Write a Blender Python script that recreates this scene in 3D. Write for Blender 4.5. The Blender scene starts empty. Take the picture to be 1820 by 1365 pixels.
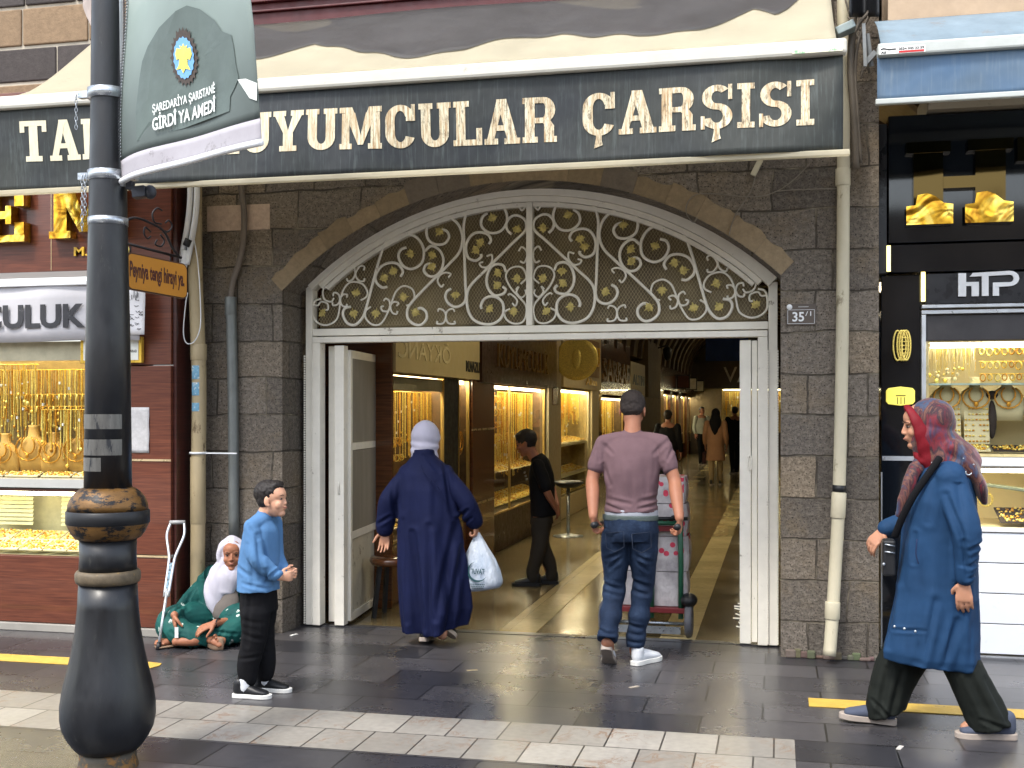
import bpy, bmesh, math, random
import numpy as np
from mathutils import Vector, Matrix, noise as mnoise
PI = math.pi
V = Vector
rnd = random.Random(7)
SC = bpy.context.scene
COL = SC.collection

# ------------------------------------------------------------- camera, world, sun, exposure
YAW = math.radians(13.0)        # the camera looks 13 degrees left of the facade's normal
DIST = 8.0                      # metres from the gate plane (y = 0)
EYE = 1.6
FPX, CX, HY = 2050.0, 910.0, 727.0
cam_d = bpy.data.cameras.new('camera')
cam = bpy.data.objects.new('camera', cam_d); COL.objects.link(cam)
cam.location = (0, -DIST, EYE)
cam.rotation_euler = (math.radians(90), 0, YAW)
cam_d.sensor_width = 36.0
cam_d.lens = 36.0 * FPX / 1820.0
cam_d.shift_y = (HY - 682.5) / 1820.0
cam_d.clip_start = 0.05; cam_d.clip_end = 500
SC.camera = cam

world = bpy.data.worlds.new("World"); SC.world = world
world.use_nodes = True
wn = world.node_tree; wn.nodes.clear()
sky = wn.nodes.new('ShaderNodeTexSky'); sky.sky_type = 'NISHITA'; sky.sun_disc = False
SUN_EL, SUN_AZ = math.radians(58), math.radians(205)   # azimuth clockwise from +Y
sky.sun_elevation = SUN_EL; sky.sun_rotation = SUN_AZ
sky.air_density = 1.2; sky.dust_density = 2.0
bg = wn.nodes.new('ShaderNodeBackground'); bg.inputs[1].default_value = 0.15
wo = wn.nodes.new('ShaderNodeOutputWorld')
hs_ = wn.nodes.new('ShaderNodeHueSaturation'); hs_.inputs['Saturation'].default_value = 0.5
wn.links.new(sky.outputs[0], hs_.inputs['Color']); wn.links.new(hs_.outputs[0], bg.inputs[0]); wn.links.new(bg.outputs[0], wo.inputs[0])
sd = bpy.data.lights.new('sun', 'SUN'); sd.energy = 1.0; sd.angle = math.radians(10); sd.color = (1.0, 0.95, 0.86)
so = bpy.data.objects.new('sun', sd); COL.objects.link(so)
_sv = V((math.sin(SUN_AZ) * math.cos(SUN_EL), math.cos(SUN_AZ) * math.cos(SUN_EL), math.sin(SUN_EL)))
so.rotation_euler = _sv.to_track_quat('Z', 'Y').to_euler(); so.location = _sv * 30
SC.view_settings.view_transform = 'Standard'; SC.view_settings.look = 'None'
SC.view_settings.exposure = 1.7; SC.view_settings.gamma = 1.0
SC.render.engine = 'CYCLES'
SC.cycles.use_denoising = True
SC.cycles.max_bounces = 7; SC.cycles.diffuse_bounces = 3; SC.cycles.glossy_bounces = 3
SC.cycles.transparent_max_bounces = 16; SC.cycles.transmission_bounces = 4
SC.cycles.caustics_reflective = False; SC.cycles.caustics_refractive = False
SC.cycles.sample_clamp_indirect = 1.5; SC.cycles.sample_clamp_direct = 5.0; SC.cycles.blur_glossy = 1.0

# ------------------------------------------------------------- measuring helpers (photo pixel -> point of a real plane)
_f = V((-math.sin(YAW), math.cos(YAW), 0)); _r = V((math.cos(YAW), math.sin(YAW), 0)); _c = V((0, -DIST, EYE))
def G(px, py, z=0.0):
    d = (EYE - z) * FPX / (py - HY)
    return _c + _f * d + _r * ((px - CX) / FPX * d) - V((0, 0, EYE - z))
def W(px, py, y=0.0):
    a = (px - CX) / FPX
    d = (y + DIST) / (math.cos(YAW) + a * math.sin(YAW))
    return _c + _f * d + _r * (a * d) + V((0, 0, (HY - py) / FPX * d))
def WX(px, py, x):
    a = (px - CX) / FPX
    d = x / (-math.sin(YAW) + a * math.cos(YAW))
    return _c + _f * d + _r * (a * d) + V((0, 0, (HY - py) / FPX * d))
def D(px, py, d):
    return _c + _f * d + _r * ((px - CX) / FPX * d) + V((0, 0, (HY - py) / FPX * d))

# ------------------------------------------------------------- materials
def lin(c):
    return tuple(((v / 255.0) / 12.92 if v <= 10.3 else ((v / 255.0 + 0.055) / 1.055) ** 2.4) for v in c)
_mats = {}
class N:
    """small node-tree writer"""
    def __init__(s, name):
        s.m = bpy.data.materials.new(name); s.m.use_nodes = True
        s.t = s.m.node_tree; s.t.nodes.clear()
        s.out = s.n('ShaderNodeOutputMaterial'); s.b = s.n('ShaderNodeBsdfPrincipled')
        s.l(s.b.outputs[0], s.out.inputs[0]); s._tc = None
    def n(s, k, **kw):
        x = s.t.nodes.new(k)
        for a, b in kw.items(): setattr(x, a, b)
        return x
    def l(s, a, b): s.t.links.new(a, b)
    def co(s, scale=(1, 1, 1), loc=(0, 0, 0), rot=(0, 0, 0), kind='Object'):
        if s._tc is None: s._tc = s.n('ShaderNodeTexCoord')
        mp = s.n('ShaderNodeMapping'); s.l(s._tc.outputs[kind], mp.inputs[0])
        mp.inputs['Scale'].default_value = scale; mp.inputs['Location'].default_value = loc; mp.inputs['Rotation'].default_value = rot
        return mp.outputs[0]
    def noise(s, v, scale=5, detail=4, rough=0.6, dist=0):
        x = s.n('ShaderNodeTexNoise'); s.l(v, x.inputs['Vector'])
        x.inputs['Scale'].default_value = scale; x.inputs['Detail'].default_value = detail
        x.inputs['Roughness'].default_value = rough; x.inputs['Distortion'].default_value = dist
        return x.outputs['Fac']
    def ramp(s, f, stops):
        x = s.n('ShaderNodeValToRGB'); s.l(f, x.inputs[0]); e = x.color_ramp.elements
        while len(e) < len(stops): e.new(0.5)
        for k, (p, c) in enumerate(stops):
            e[k].position = p; e[k].color = (c[0], c[1], c[2], 1) if hasattr(c, '__len__') else (c, c, c, 1)
        return x.outputs[0]
    def mix(s, f, a, b, mode='MIX'):
        x = s.n('ShaderNodeMix', data_type='RGBA', blend_type=mode)
        for sock, v in ((x.inputs[0], f), (x.inputs[6], a), (x.inputs[7], b)):
            if hasattr(v, 'is_output'): s.l(v, sock)
            elif hasattr(v, '__len__'): sock.default_value = (v[0], v[1], v[2], 1)
            else: sock.default_value = v
        return x.outputs[2]
    def math(s, op, a, b=0.5):
        x = s.n('ShaderNodeMath', operation=op)
        for sock, v in ((x.inputs[0], a), (x.inputs[1], b)):
            if hasattr(v, 'is_output'): s.l(v, sock)
            else: sock.default_value = v
        return x.outputs[0]
    def attr(s, name='tint'):
        x = s.n('ShaderNodeAttribute'); x.attribute_name = name; return x.outputs['Color']
    def set(s, col=None, rough=None, metal=None, emis=None, es=None, spec=None, alpha=None, coat=None, trans=None, sheen=None):
        for k, v in (('Base Color', col), ('Roughness', rough), ('Metallic', metal), ('Emission Color', emis), ('Emission Strength', es),
                     ('Specular IOR Level', spec), ('Alpha', alpha), ('Coat Weight', coat), ('Transmission Weight', trans), ('Sheen Weight', sheen)):
            if v is None: continue
            i = s.b.inputs[k]
            if hasattr(v, 'is_output'): s.l(v, i)
            elif hasattr(v, '__len__'): i.default_value = (v[0], v[1], v[2], 1)
            else: i.default_value = v
        return s
    def bump(s, h, strength=0.3, dist=0.01, prev=None):
        x = s.n('ShaderNodeBump'); s.l(h, x.inputs['Height'])
        x.inputs['Strength'].default_value = strength; x.inputs['Distance'].default_value = dist
        if prev: s.l(prev, x.inputs['Normal'])
        s.l(x.outputs[0], s.b.inputs['Normal']); return x.outputs[0]

def mat(name, col, rough=0.6, metal=0.0, var=0.25, scale=6, bump=0.15, bscale=60, bdist=0.003, stretch=(1, 1, 1), dirt=None, spec=0.4, emis=None, es=0, coat=None, grime=0.0):
    """coloured surface with uneven tone, fine bump and optional worn patches"""
    if name in _mats: return _mats[name]
    n = N(name); v = n.co(stretch)
    f = n.noise(v, scale, 6, 0.65)
    c = n.mix(n.ramp(f, [(0.3, 0.0), (0.7, 1.0)]), tuple(x * (1 - var) for x in col), tuple(min(1, x * (1 + var * 0.7)) for x in col))
    if dirt:
        g = n.ramp(n.noise(n.co(stretch, (3, 7, 1)), dirt[1], 8, 0.75), [(dirt[2], 0.0), (dirt[2] + 0.06, 1.0)])
        c = n.mix(g, c, dirt[0])
    r = n.ramp(n.noise(v, scale * 2.3, 5), [(0.3, max(0.03, rough - 0.1)), (0.7, min(1, rough + 0.12))])
    n.set(col=c, rough=r, metal=metal, spec=spec, coat=coat)
    if emis is not None: n.set(emis=emis, es=es)
    if bump: n.bump(n.noise(n.co(stretch), bscale, 5), bump, bdist)
    _mats[name] = n.m; return n.m

# ------------------------------------------------------------- mesh builder
class MB:
    def __init__(s): s.v = []; s.f = []; s.mi = []; s.tint = []; s.sm = []
    def add(s, vs, fs, mi=0, tint=None, smooth=False):
        b = len(s.v); s.v.extend([tuple(p) for p in vs])
        for f in fs: s.f.append([i + b for i in f]); s.mi.append(mi); s.tint.append(tint if tint is not None else (1, 1, 1)); s.sm.append(smooth)
        return s
    def box(s, lo, hi, mi=0, tint=None, R=None, o=None):
        x0, y0, z0 = lo; x1, y1, z1 = hi
        vs = [(x0, y0, z0), (x1, y0, z0), (x1, y1, z0), (x0, y1, z0), (x0, y0, z1), (x1, y0, z1), (x1, y1, z1), (x0, y1, z1)]
        if R is not None: vs = [R @ V(p) + (V(o) if o is not None else V((0, 0, 0))) for p in vs]
        return s.add(vs, [(0, 3, 2, 1), (4, 5, 6, 7), (0, 1, 5, 4), (1, 2, 6, 5), (2, 3, 7, 6), (3, 0, 4, 7)], mi, tint)
    def cbox(s, c, size, mi=0, tint=None, R=None):
        h = [x / 2 for x in size]
        return s.box((-h[0], -h[1], -h[2]), (h[0], h[1], h[2]), mi, tint, R or Matrix.Identity(3), c)
    def bar(s, a, b, w, h, up=(0, 0, 1), mi=0, tint=None):
        a = V(a); b = V(b); d = (b - a); L = d.length; d.normalize(); u = V(up)
        x = d.cross(u)
        if x.length < 1e-4: x = d.cross(V((1, 0, 0)))
        x.normalize(); u = x.cross(d)
        vs = [p + x * (sx * w / 2) + u * (sz * h / 2) for p in (a, b) for sx, sz in ((-1, -1), (1, -1), (1, 1), (-1, 1))]
        return s.add(vs, [(3, 2, 1, 0), (4, 5, 6, 7), (0, 1, 5, 4), (1, 2, 6, 5), (2, 3, 7, 6), (3, 0, 4, 7)], mi, tint)
    def tube(s, pts, r, n=8, closed=False, caps=True, mi=0, tint=None, smooth=True, flat=1.0, up=None):
        pts = [V(p) for p in pts]; k = len(pts)
        rs = r if hasattr(r, '__len__') else [r] * k
        prev = None; rings = []
        for i, p in enumerate(pts):
            t = (pts[(i + 1) % k] - pts[i - 1]) if closed else (pts[min(i + 1, k - 1)] - pts[max(i - 1, 0)])
            if t.length < 1e-9: t = V((0, 0, 1))
            t.normalize()
            if up is not None: nrm = V(up) - t * t.dot(V(up))
            elif prev is None: nrm = t.orthogonal()
            else: nrm = prev - t * t.dot(prev)
            if nrm.length < 1e-6: nrm = t.orthogonal()
            nrm.normalize(); prev = nrm; bi = t.cross(nrm)
            rings.append([p + (nrm * math.cos(a) * flat + bi * math.sin(a)) * rs[i] for a in [2 * PI * j / n for j in range(n)]])
        vs = [q for ring in rings for q in ring]; fs = []
        for i in range(k if closed else k - 1):
            for j in range(n):
                a = i * n + j; b = i * n + (j + 1) % n; c = ((i + 1) % k) * n + (j + 1) % n; d = ((i + 1) % k) * n + j
                fs.append((a, b, c, d))
        if caps and not closed: fs.append(tuple(range(n - 1, -1, -1))); fs.append(tuple((k - 1) * n + j for j in range(n)))
        return s.add(vs, fs, mi, tint, smooth)
    def lathe(s, prof, c=(0, 0, 0), n=32, mi=0, axis=None, smooth=True, tint=None, a0=0, a1=2 * PI):
        full = abs(a1 - a0 - 2 * PI) < 1e-6
        m = n if full else n + 1
        vs = []
        for r_, z in prof:
            for j in range(m):
                a = a0 + (a1 - a0) * j / n
                p = V((r_ * math.cos(a), r_ * math.sin(a), z))
                if axis is not None: p = axis @ p
                vs.append(V(c) + p)
        fs = []
        for i in range(len(prof) - 1):
            for j in range(n):
                j2 = (j + 1) % m
                fs.append((i * m + j, i * m + j2, (i + 1) * m + j2, (i + 1) * m + j))
        if full:
            if prof[0][0] > 1e-6: fs.append(tuple(range(m - 1, -1, -1)))
            if prof[-1][0] > 1e-6: fs.append(tuple((len(prof) - 1) * m + j for j in range(m)))
        return s.add(vs, fs, mi, tint, smooth)
    def prism(s, poly, o, x, y, th, mi=0, tint=None):
        """polygon in the plane (x, y) at o, extruded th along x cross y"""
        x = V(x); y = V(y); z = x.cross(y); z.normalize(); o = V(o)
        area = sum(poly[i][0] * poly[(i + 1) % len(poly)][1] - poly[(i + 1) % len(poly)][0] * poly[i][1] for i in range(len(poly)))
        if area < 0: poly = poly[::-1]
        n = len(poly)
        vs = [o + x * p[0] + y * p[1] for p in poly] + [o + x * p[0] + y * p[1] + z * th for p in poly]
        fs = [tuple(range(n - 1, -1, -1)), tuple(range(n, 2 * n))] + [(i, (i + 1) % n, n + (i + 1) % n, n + i) for i in range(n)]
        return s.add(vs, fs, mi, tint)
    def sheet(s, fn, nu, nv, th=0.0, mi=0, smooth=True, tint=None):
        """grid fn(u, v) -> point, u,v in 0..1; th gives it a thickness"""
        P = [[V(fn(i / nu, j / nv)) for j in range(nv + 1)] for i in range(nu + 1)]
        m = nv + 1
        vs = [P[i][j] for i in range(nu + 1) for j in range(m)]
        fs = [(i * m + j, (i + 1) * m + j, (i + 1) * m + j + 1, i * m + j + 1) for i in range(nu) for j in range(nv)]
        if th:
            nb = len(vs); bk = []
            for i in range(nu + 1):
                for j in range(m):
                    du = P[min(i + 1, nu)][j] - P[max(i - 1, 0)][j]; dv = P[i][min(j + 1, nv)] - P[i][max(j - 1, 0)]
                    nn = du.cross(dv); nn.normalize() if nn.length > 0 else None
                    bk.append(P[i][j] - nn * th)
            vs += bk
            fs += [tuple(q + nb for q in reversed(f)) for f in fs]
            edge = [(i, 0) for i in range(nu + 1)] + [(nu, j) for j in range(1, m)] + [(i, nv) for i in range(nu - 1, -1, -1)] + [(0, j) for j in range(nv - 1, 0, -1)]
            idx = [i * m + j for i, j in edge]
            for k in range(len(idx)):
                a, b = idx[k], idx[(k + 1) % len(idx)]; fs.append((b, a, a + nb, b + nb))
        return s.add(vs, fs, mi, tint, smooth)
    def ell(s, c, r, R=None, n=14, m=9, mi=0, tint=None):
        vs = []; fs = []
        for i in range(m + 1):
            th = PI * i / m
            for j in range(n):
                ph = 2 * PI * j / n
                p = V((r[0] * math.sin(th) * math.cos(ph), r[1] * math.sin(th) * math.sin(ph), r[2] * math.cos(th)))
                if R is not None: p = R @ p
                vs.append(V(c) + p)
        for i in range(m):
            for j in range(n):
                fs.append((i * n + j, (i + 1) * n + j, (i + 1) * n + (j + 1) % n, i * n + (j + 1) % n))
        return s.add(vs, fs, mi, tint, True)
    def build(s, name, mats, parent=None, loc=None, bevel=0, autosmooth=None):
        o = V((0, 0, 0)) if loc is None else V(loc)
        if parent is not None: o = PLOC[parent.name]
        me = bpy.data.meshes.new(name)
        me.from_pydata([(p[0] - o[0], p[1] - o[1], p[2] - o[2]) for p in s.v], [], s.f)
        if not isinstance(mats, (list, tuple)): mats = [mats]
        for m in mats: me.materials.append(m)
        me.polygons.foreach_set('material_index', s.mi)
        me.polygons.foreach_set('use_smooth', s.sm)
        if any(t != (1, 1, 1) for t in s.tint):
            a = me.color_attributes.new('tint', 'FLOAT_COLOR', 'CORNER')
            buf = []
            for p, t in zip(me.polygons, s.tint): buf += [t[0], t[1], t[2], 1.0] * p.loop_total
            a.data.foreach_set('color', buf)
        me.validate(); me.update()
        ob = bpy.data.objects.new(name, me); COL.objects.link(ob)
        if parent is not None: ob.parent = parent; PLOC[ob.name] = o
        else: ob.location = o; PLOC[ob.name] = o
        if bevel:
            bm_ = ob.modifiers.new('bevel', 'BEVEL'); bm_.width = bevel; bm_.segments = 2; bm_.limit_method = 'ANGLE'
        return ob
PLOC = {}
def thing(name, label, cat, loc=(0, 0, 0), group=None, kind=None):
    o = bpy.data.objects.new(name, None); COL.objects.link(o); o.location = loc; o.empty_display_size = 0.1
    o['label'] = label; o['category'] = cat
    if group: o['group'] = group
    if kind: o['kind'] = kind
    PLOC[o.name] = V(loc); return o
def tag(o, label, cat, group=None, kind=None):
    o['label'] = label; o['category'] = cat
    if group: o['group'] = group
    if kind: o['kind'] = kind
    return o
def struct(name, mb, m, **k):
    o = mb.build(name, m, **k); o['kind'] = 'structure'; return o
def copy_tree(o, loc, parent=None, **props):
    c = o.copy(); COL.objects.link(c)
    if parent is None: c.location = loc
    else: c.parent = parent
    PLOC[c.name] = V(loc)
    for k, v in props.items(): c[k] = v
    for ch in [x for x in o.children]: copy_tree(ch, loc, c)
    return c

def spline(pts, k=6, closed=False):
    pts = [V(p) for p in pts]; n = len(pts); out = []
    rng = range(n if closed else n - 1)
    for i in rng:
        p1, p2 = pts[i], pts[(i + 1) % n]
        p0 = pts[i - 1] if (i > 0 or closed) else p1 * 2 - p2
        p3 = pts[(i + 2) % n] if (i + 2 < n or closed) else p2 * 2 - p1
        for j in range(k):
            t = j / k
            out.append(0.5 * ((2 * p1) + (p2 - p0) * t + (2 * p0 - 5 * p1 + 4 * p2 - p3) * t * t + (3 * p1 - p0 - 3 * p2 + p3) * t ** 3))
    if not closed: out.append(pts[-1])
    return out
def lerp(a, b, t): return a + (b - a) * t

# ------------------------------------------------------------- lettering
def text_polys(txt, bold=0.0):
    c = bpy.data.curves.new('lettering', 'FONT'); c.body = txt; c.offset = bold; c.resolution_u = 3
    o = bpy.data.objects.new('lettering', c); COL.objects.link(o)
    bpy.context.view_layer.update()
    me = bpy.data.meshes.new_from_object(o.evaluated_get(bpy.context.evaluated_depsgraph_get()))
    vs = [v.co.copy() for v in me.vertices]; fs = [tuple(p.vertices) for p in me.polygons]
    ek = {}
    for f in fs:
        for i in range(len(f)):
            a, b = f[i], f[(i + 1) % len(f)]
            ek.setdefault((min(a, b), max(a, b)), []).append((a, b))
    rim = [x[0] for x in ek.values() if len(x) == 1]
    bpy.data.objects.remove(o); bpy.data.curves.remove(c); bpy.data.meshes.remove(me)
    return vs, fs, rim
def text(mb, txt, o, x, y, w, h, th=0.004, bold=0.0, mi=0, mirror=False, keep=False):
    """builtin sans lettering fitted to the box w x h whose lower left corner is o; x, y unit directions"""
    vs, fs, rim = text_polys(txt, bold)
    x0 = min(v.x for v in vs); x1 = max(v.x for v in vs); y0 = min(v.y for v in vs); y1 = max(v.y for v in vs)
    x = V(x).normalized(); y = V(y).normalized(); z = x.cross(y)
    sx = w / (x1 - x0); sy = h / (y1 - y0)
    def P(v, k):
        u = (v.x - x0) * sx
        if mirror: u = w - u
        return V(o) + x * u + y * ((v.y - y0) * sy) + z * k
    n = len(vs)
    F = [tuple(i + n for i in f) for f in fs] + [(b, a, a + n, b + n) for a, b in rim]
    if mirror: F = [f[::-1] for f in F]
    mb.add([P(v, 0) for v in vs] + [P(v, th) for v in vs], F, mi)
# slab letters: pieces in a box 1 wide (per glyph) x 1 high
def R_(x0, y0, x1, y1): return [(x0, y0), (x1, y0), (x1, y1), (x0, y1)]
def arc_(cx, cy, rx, ry, t, a0, a1, n=10, ty=None):
    ty = ty if ty is not None else t
    P = []
    for i in range(n + 1):
        a = math.radians(a0 + (a1 - a0) * i / n); P.append((cx + rx * math.cos(a), cy + ry * math.sin(a)))
    Q = []
    for i in range(n + 1):
        a = math.radians(a0 + (a1 - a0) * i / n); Q.append((cx + (rx - t) * math.cos(a), cy + (ry - ty) * math.sin(a)))
    return [[P[i], P[i + 1], Q[i + 1], Q[i]] for i in range(n)]
def glyph(ch):
    s = 0.13; st = 0.27          # slab height, stem width
    if ch in 'Iİ':
        g = [R_(0.18, s, 0.82, 1 - s)] ; g = [R_(0.26, s, 0.74, 1 - s), R_(0, 0, 1, s), R_(0, 1 - s, 1, 1)]
        return (g + ([R_(0.26, 1.1, 0.74, 1.26)] if ch == 'İ' else []), 0.46)
    if ch == 'T': return [R_(0.34, s, 0.66, 1 - s), R_(0.2, 0, 0.8, s), R_(0, 1 - s, 1, 1), R_(0, 0.72, 0.17, 1 - s), R_(0.83, 0.72, 1, 1 - s)], 0.92
    if ch == 'L': return [R_(0.1, s, 0.42, 1 - s), R_(0, 0, 1, s), R_(0, 1 - s, 0.55, 1), R_(0.8, s, 1, 0.38)], 0.86
    if ch == 'E': return [R_(0.08, s, 0.38, 1 - s), R_(0, 0, 1, s), R_(0, 1 - s, 1, 1), R_(0.8, s, 1, 0.36), R_(0.8, 0.66, 1, 1 - s), R_(0.38, 0.43, 0.62, 0.57), R_(0.62, 0.33, 0.74, 0.67)], 0.9
    if ch == 'H': return [R_(0.07, s, 0.35, 1 - s), R_(0.65, s, 0.93, 1 - s), R_(0, 0, 0.42, s), R_(0.58, 0, 1, s), R_(0, 1 - s, 0.42, 1), R_(0.58, 1 - s, 1, 1), R_(0.35, 0.43, 0.65, 0.57)], 1.05
    if ch == 'K': return [R_(0.07, s, 0.35, 1 - s), R_(0, 0, 0.42, s), R_(0, 1 - s, 0.42, 1), R_(0.58, 1 - s, 0.98, 1), R_(0.58, 0, 1, s),
                          [(0.35, 0.36), (0.35, 0.6), (0.68, 0.87), (0.93, 0.87)], [(0.46, 0.52), (0.63, 0.66), (0.95, 0.13), (0.66, 0.13)]], 1.02
    if ch == 'U': return [R_(0.07, 0.3, 0.36, 1 - s), R_(0.64, 0.3, 0.93, 1 - s), R_(0, 1 - s, 0.43, 1), R_(0.57, 1 - s, 1, 1)] + arc_(0.5, 0.3, 0.43, 0.3, 0.29, 180, 360, 12, 0.15), 0.98
    if ch == 'Y': return [R_(0.34, s, 0.66, 0.45), R_(0.22, 0, 0.78, s), R_(0, 1 - s, 0.42, 1), R_(0.58, 1 - s, 1, 1),
                          [(0.06, 1 - s), (0.34, 0.45), (0.5, 0.45), (0.5, 0.5), (0.36, 1 - s)], [(0.94, 1 - s), (0.66, 0.45), (0.5, 0.45), (0.5, 0.5), (0.64, 1 - s)]], 0.98
    if ch == 'M': return [R_(0.06, s, 0.24, 0.86), R_(0.74, s, 0.96, 0.86), R_(0, 0, 0.3, s), R_(0.68, 0, 1, s), [(0, 1 - s), (0, 1), (0.3, 1), (0.35, 0.87)], [(1, 1 - s), (1, 1), (0.7, 1), (0.65, 0.87)],
                          [(0.13, 0.87), (0.37, 0.87), (0.56, 0.1), (0.44, 0.1)], [(0.63, 0.87), (0.87, 0.87), (0.56, 0.1), (0.5, 0.3)]], 1.3
    if ch == 'A': return [[(0.08, s), (0.28, s), (0.52, 0.86), (0.62, 1), (0.34, 1), (0.34, 0.95)], [(0.62, 1), (0.36, 1), (0.62, s), (0.92, s)],
                          R_(0, 0, 0.38, s), R_(0.56, 0, 1, s), R_(0.3, 0.3, 0.68, 0.42)], 1.05
    if ch == 'R': return [R_(0.07, s, 0.35, 1 - s), R_(0, 0, 0.44, s), R_(0, 1 - s, 0.6, 1), R_(0.35, 0.43, 0.6, 0.55), R_(0.62, s * 0, 0.98, s)] + arc_(0.6, 0.715, 0.33, 0.285, 0.28, -90, 90, 10, 0.14) + \
        [[(0.55, 0.46), (0.78, 0.5), (0.9, 0.36), (0.9, s), (0.62, s), (0.62, 0.4)]], 1.02
    if ch in 'CÇ':
        g = arc_(0.5, 0.65, 0.46, 0.35, 0.29, 20, 180, 12, 0.14) + arc_(0.5, 0.35, 0.46, 0.35, 0.29, 180, 340, 12, 0.14) + [R_(0.04, 0.35, 0.33, 0.65), R_(0.84, 0.62, 0.96, 1.0), R_(0.68, 0.62, 0.84, 0.78)]
        if ch == 'Ç': g += [R_(0.42, -0.12, 0.58, 0.01), [(0.58, -0.12), (0.42, -0.06), (0.36, -0.3), (0.62, -0.22)]]
        return g, 0.98
    if ch in 'SŞ':
        g = arc_(0.5, 0.72, 0.42, 0.28, 0.27, 40, 270, 14, 0.14) + arc_(0.5, 0.29, 0.44, 0.29, 0.27, -168, 90, 16, 0.14) + [R_(0.82, 0.66, 0.93, 1.0), R_(0.05, 0.0, 0.16, 0.30)]
        if ch == 'Ş': g += [R_(0.42, -0.12, 0.58, 0.01), [(0.58, -0.12), (0.42, -0.06), (0.36, -0.3), (0.62, -0.22)]]
        return g, 0.95
    return [], 0.45
def slab(mb, ch, P, th_v, mi=0, tint=None):
    """P(u, v) maps the glyph box to world; th_v is the thickness vector"""
    for k, poly in enumerate(glyph(ch)[0]):
        off = V(th_v) * (1 + 0.04 * k)
        area = sum(poly[i][0] * poly[(i + 1) % len(poly)][1] - poly[(i + 1) % len(poly)][0] * poly[i][1] for i in range(len(poly)))
        if area < 0: poly = poly[::-1]
        # subdivide long pieces so they follow the cloth
        a = [P(*p) for p in poly]; n = len(a)
        mb.add(a + [q + off for q in a], [tuple(range(n, 2 * n))] + [(i, (i + 1) % n, n + (i + 1) % n, n + i) for i in range(n)], mi, tint)
# ============================================================= materials of the place
def plank(name, dark, light, rough=0.35, coat=0.3):
    n = N(name); v = n.co((1, 1, 1))
    g = n.noise(n.co((1.2, 1.2, 22)), 3.0, 5, 0.6, 0.4)
    f = n.noise(n.co((0.6, 0.6, 60)), 4.0, 3, 0.5)
    c = n.mix(n.ramp(g, [(0.25, dark), (0.5, tuple(0.5 * (a + b) for a, b in zip(dark, light))), (0.75, light)]), tuple(x * 0.55 for x in dark), n.ramp(f, [(0.5, 0), (0.72, 0.8)]) and (0, 0, 0), 'MIX') if False else \
        n.mix(n.ramp(f, [(0.5, 0.0), (0.7, 0.7)]), n.ramp(g, [(0.25, dark), (0.75, light)]), tuple(x * 0.5 for x in dark))
    n.set(col=c, rough=rough, spec=0.4, coat=coat); n.bump(g, 0.08, 0.002); return n.m
M_wood = plank('reddish_wood', lin((78, 38, 26)), lin((118, 66, 46)))
M_woodin = plank('brown_wood', lin((70, 38, 18)), lin((112, 66, 34)), 0.22, 0.5)

def stone_mat():
    n = N('basalt_blocks'); tc = n.n('ShaderNodeTexCoord'); sp = n.n('ShaderNodeSeparateXYZ'); n.l(tc.outputs['Object'], sp.inputs[0])
    cb = n.n('ShaderNodeCombineXYZ'); xy = n.math('ADD', sp.outputs[0], n.math('MULTIPLY', sp.outputs[1], 1.0))
    n.l(xy, cb.inputs[0]); n.l(sp.outputs[2], cb.inputs[1])
    nz = n.n('ShaderNodeTexNoise'); n.l(cb.outputs[0], nz.inputs['Vector']); nz.inputs['Scale'].default_value = 2.6; nz.inputs['Detail'].default_value = 6
    ad = n.n('ShaderNodeVectorMath', operation='MULTIPLY_ADD'); n.l(nz.outputs['Color'], ad.inputs[0]); ad.inputs[1].default_value = (0.075, 0.06, 0); n.l(cb.outputs[0], ad.inputs[2])
    br = n.n('ShaderNodeTexBrick'); n.l(ad.outputs[0], br.inputs['Vector'])
    br.inputs['Scale'].default_value = 1.0; br.inputs['Brick Width'].default_value = 0.47; br.inputs['Row Height'].default_value = 0.265
    br.inputs['Mortar Size'].default_value = 0.007; br.inputs['Mortar Smooth'].default_value = 0.5; br.inputs['Bias'].default_value = 0.0
    br.inputs['Color1'].default_value = (0, 0, 0, 1); br.inputs['Color2'].default_value = (1, 1, 1, 1); br.inputs['Mortar'].default_value = (0.5, 0.5, 0.5, 1)
    br.offset = 0.42; br.squash = 0.8; br.squash_frequency = 3
    per = n.ramp(br.outputs['Color'], [(0.0, lin((112, 105, 97))), (0.35, lin((148, 138, 126))), (0.6, lin((128, 120, 111))), (0.86, lin((156, 143, 126))), (0.97, lin((176, 158, 134)))])
    big = n.noise(cb.outputs[0], 1.7, 5, 0.7)
    fine = n.noise(cb.outputs[0], 34, 8, 0.75); pit = n.noise(cb.outputs[0], 95, 3, 0.5)
    c = n.mix(0.75, per, n.ramp(fine, [(0.32, 0.22), (0.5, 0.62), (0.66, 1.15)]), 'MULTIPLY')
    c = n.mix(n.ramp(big, [(0.5, 0.0), (0.7, 0.55)]), c, lin((134, 116, 90)))
    c = n.mix(n.ramp(pit, [(0.58, 0.0), (0.66, 0.9)]), c, lin((44, 40, 37)))
    c = n.mix(n.ramp(n.noise(cb.outputs[0], 11, 8, 0.8), [(0.64, 0.0), (0.7, 0.6)]), c, lin((176, 164, 142)))
    mort = n.mix(n.ramp(n.noise(cb.outputs[0], 4, 4), [(0.48, 0.0), (0.66, 1.0)]), lin((84, 78, 70)), lin((150, 140, 122)))
    c = n.mix(br.outputs['Fac'], c, mort)
    n.set(col=c, rough=0.9, spec=0.15)
    h = n.math('SUBTRACT', n.math('ADD', n.math('MULTIPLY', fine, 0.6), n.math('MULTIPLY', br.outputs['Color'], 0.35)), n.math('MULTIPLY', br.outputs['Fac'], 0.9))
    n.bump(h, 1.0, 0.035); return n.m
M_stone = stone_mat()
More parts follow.
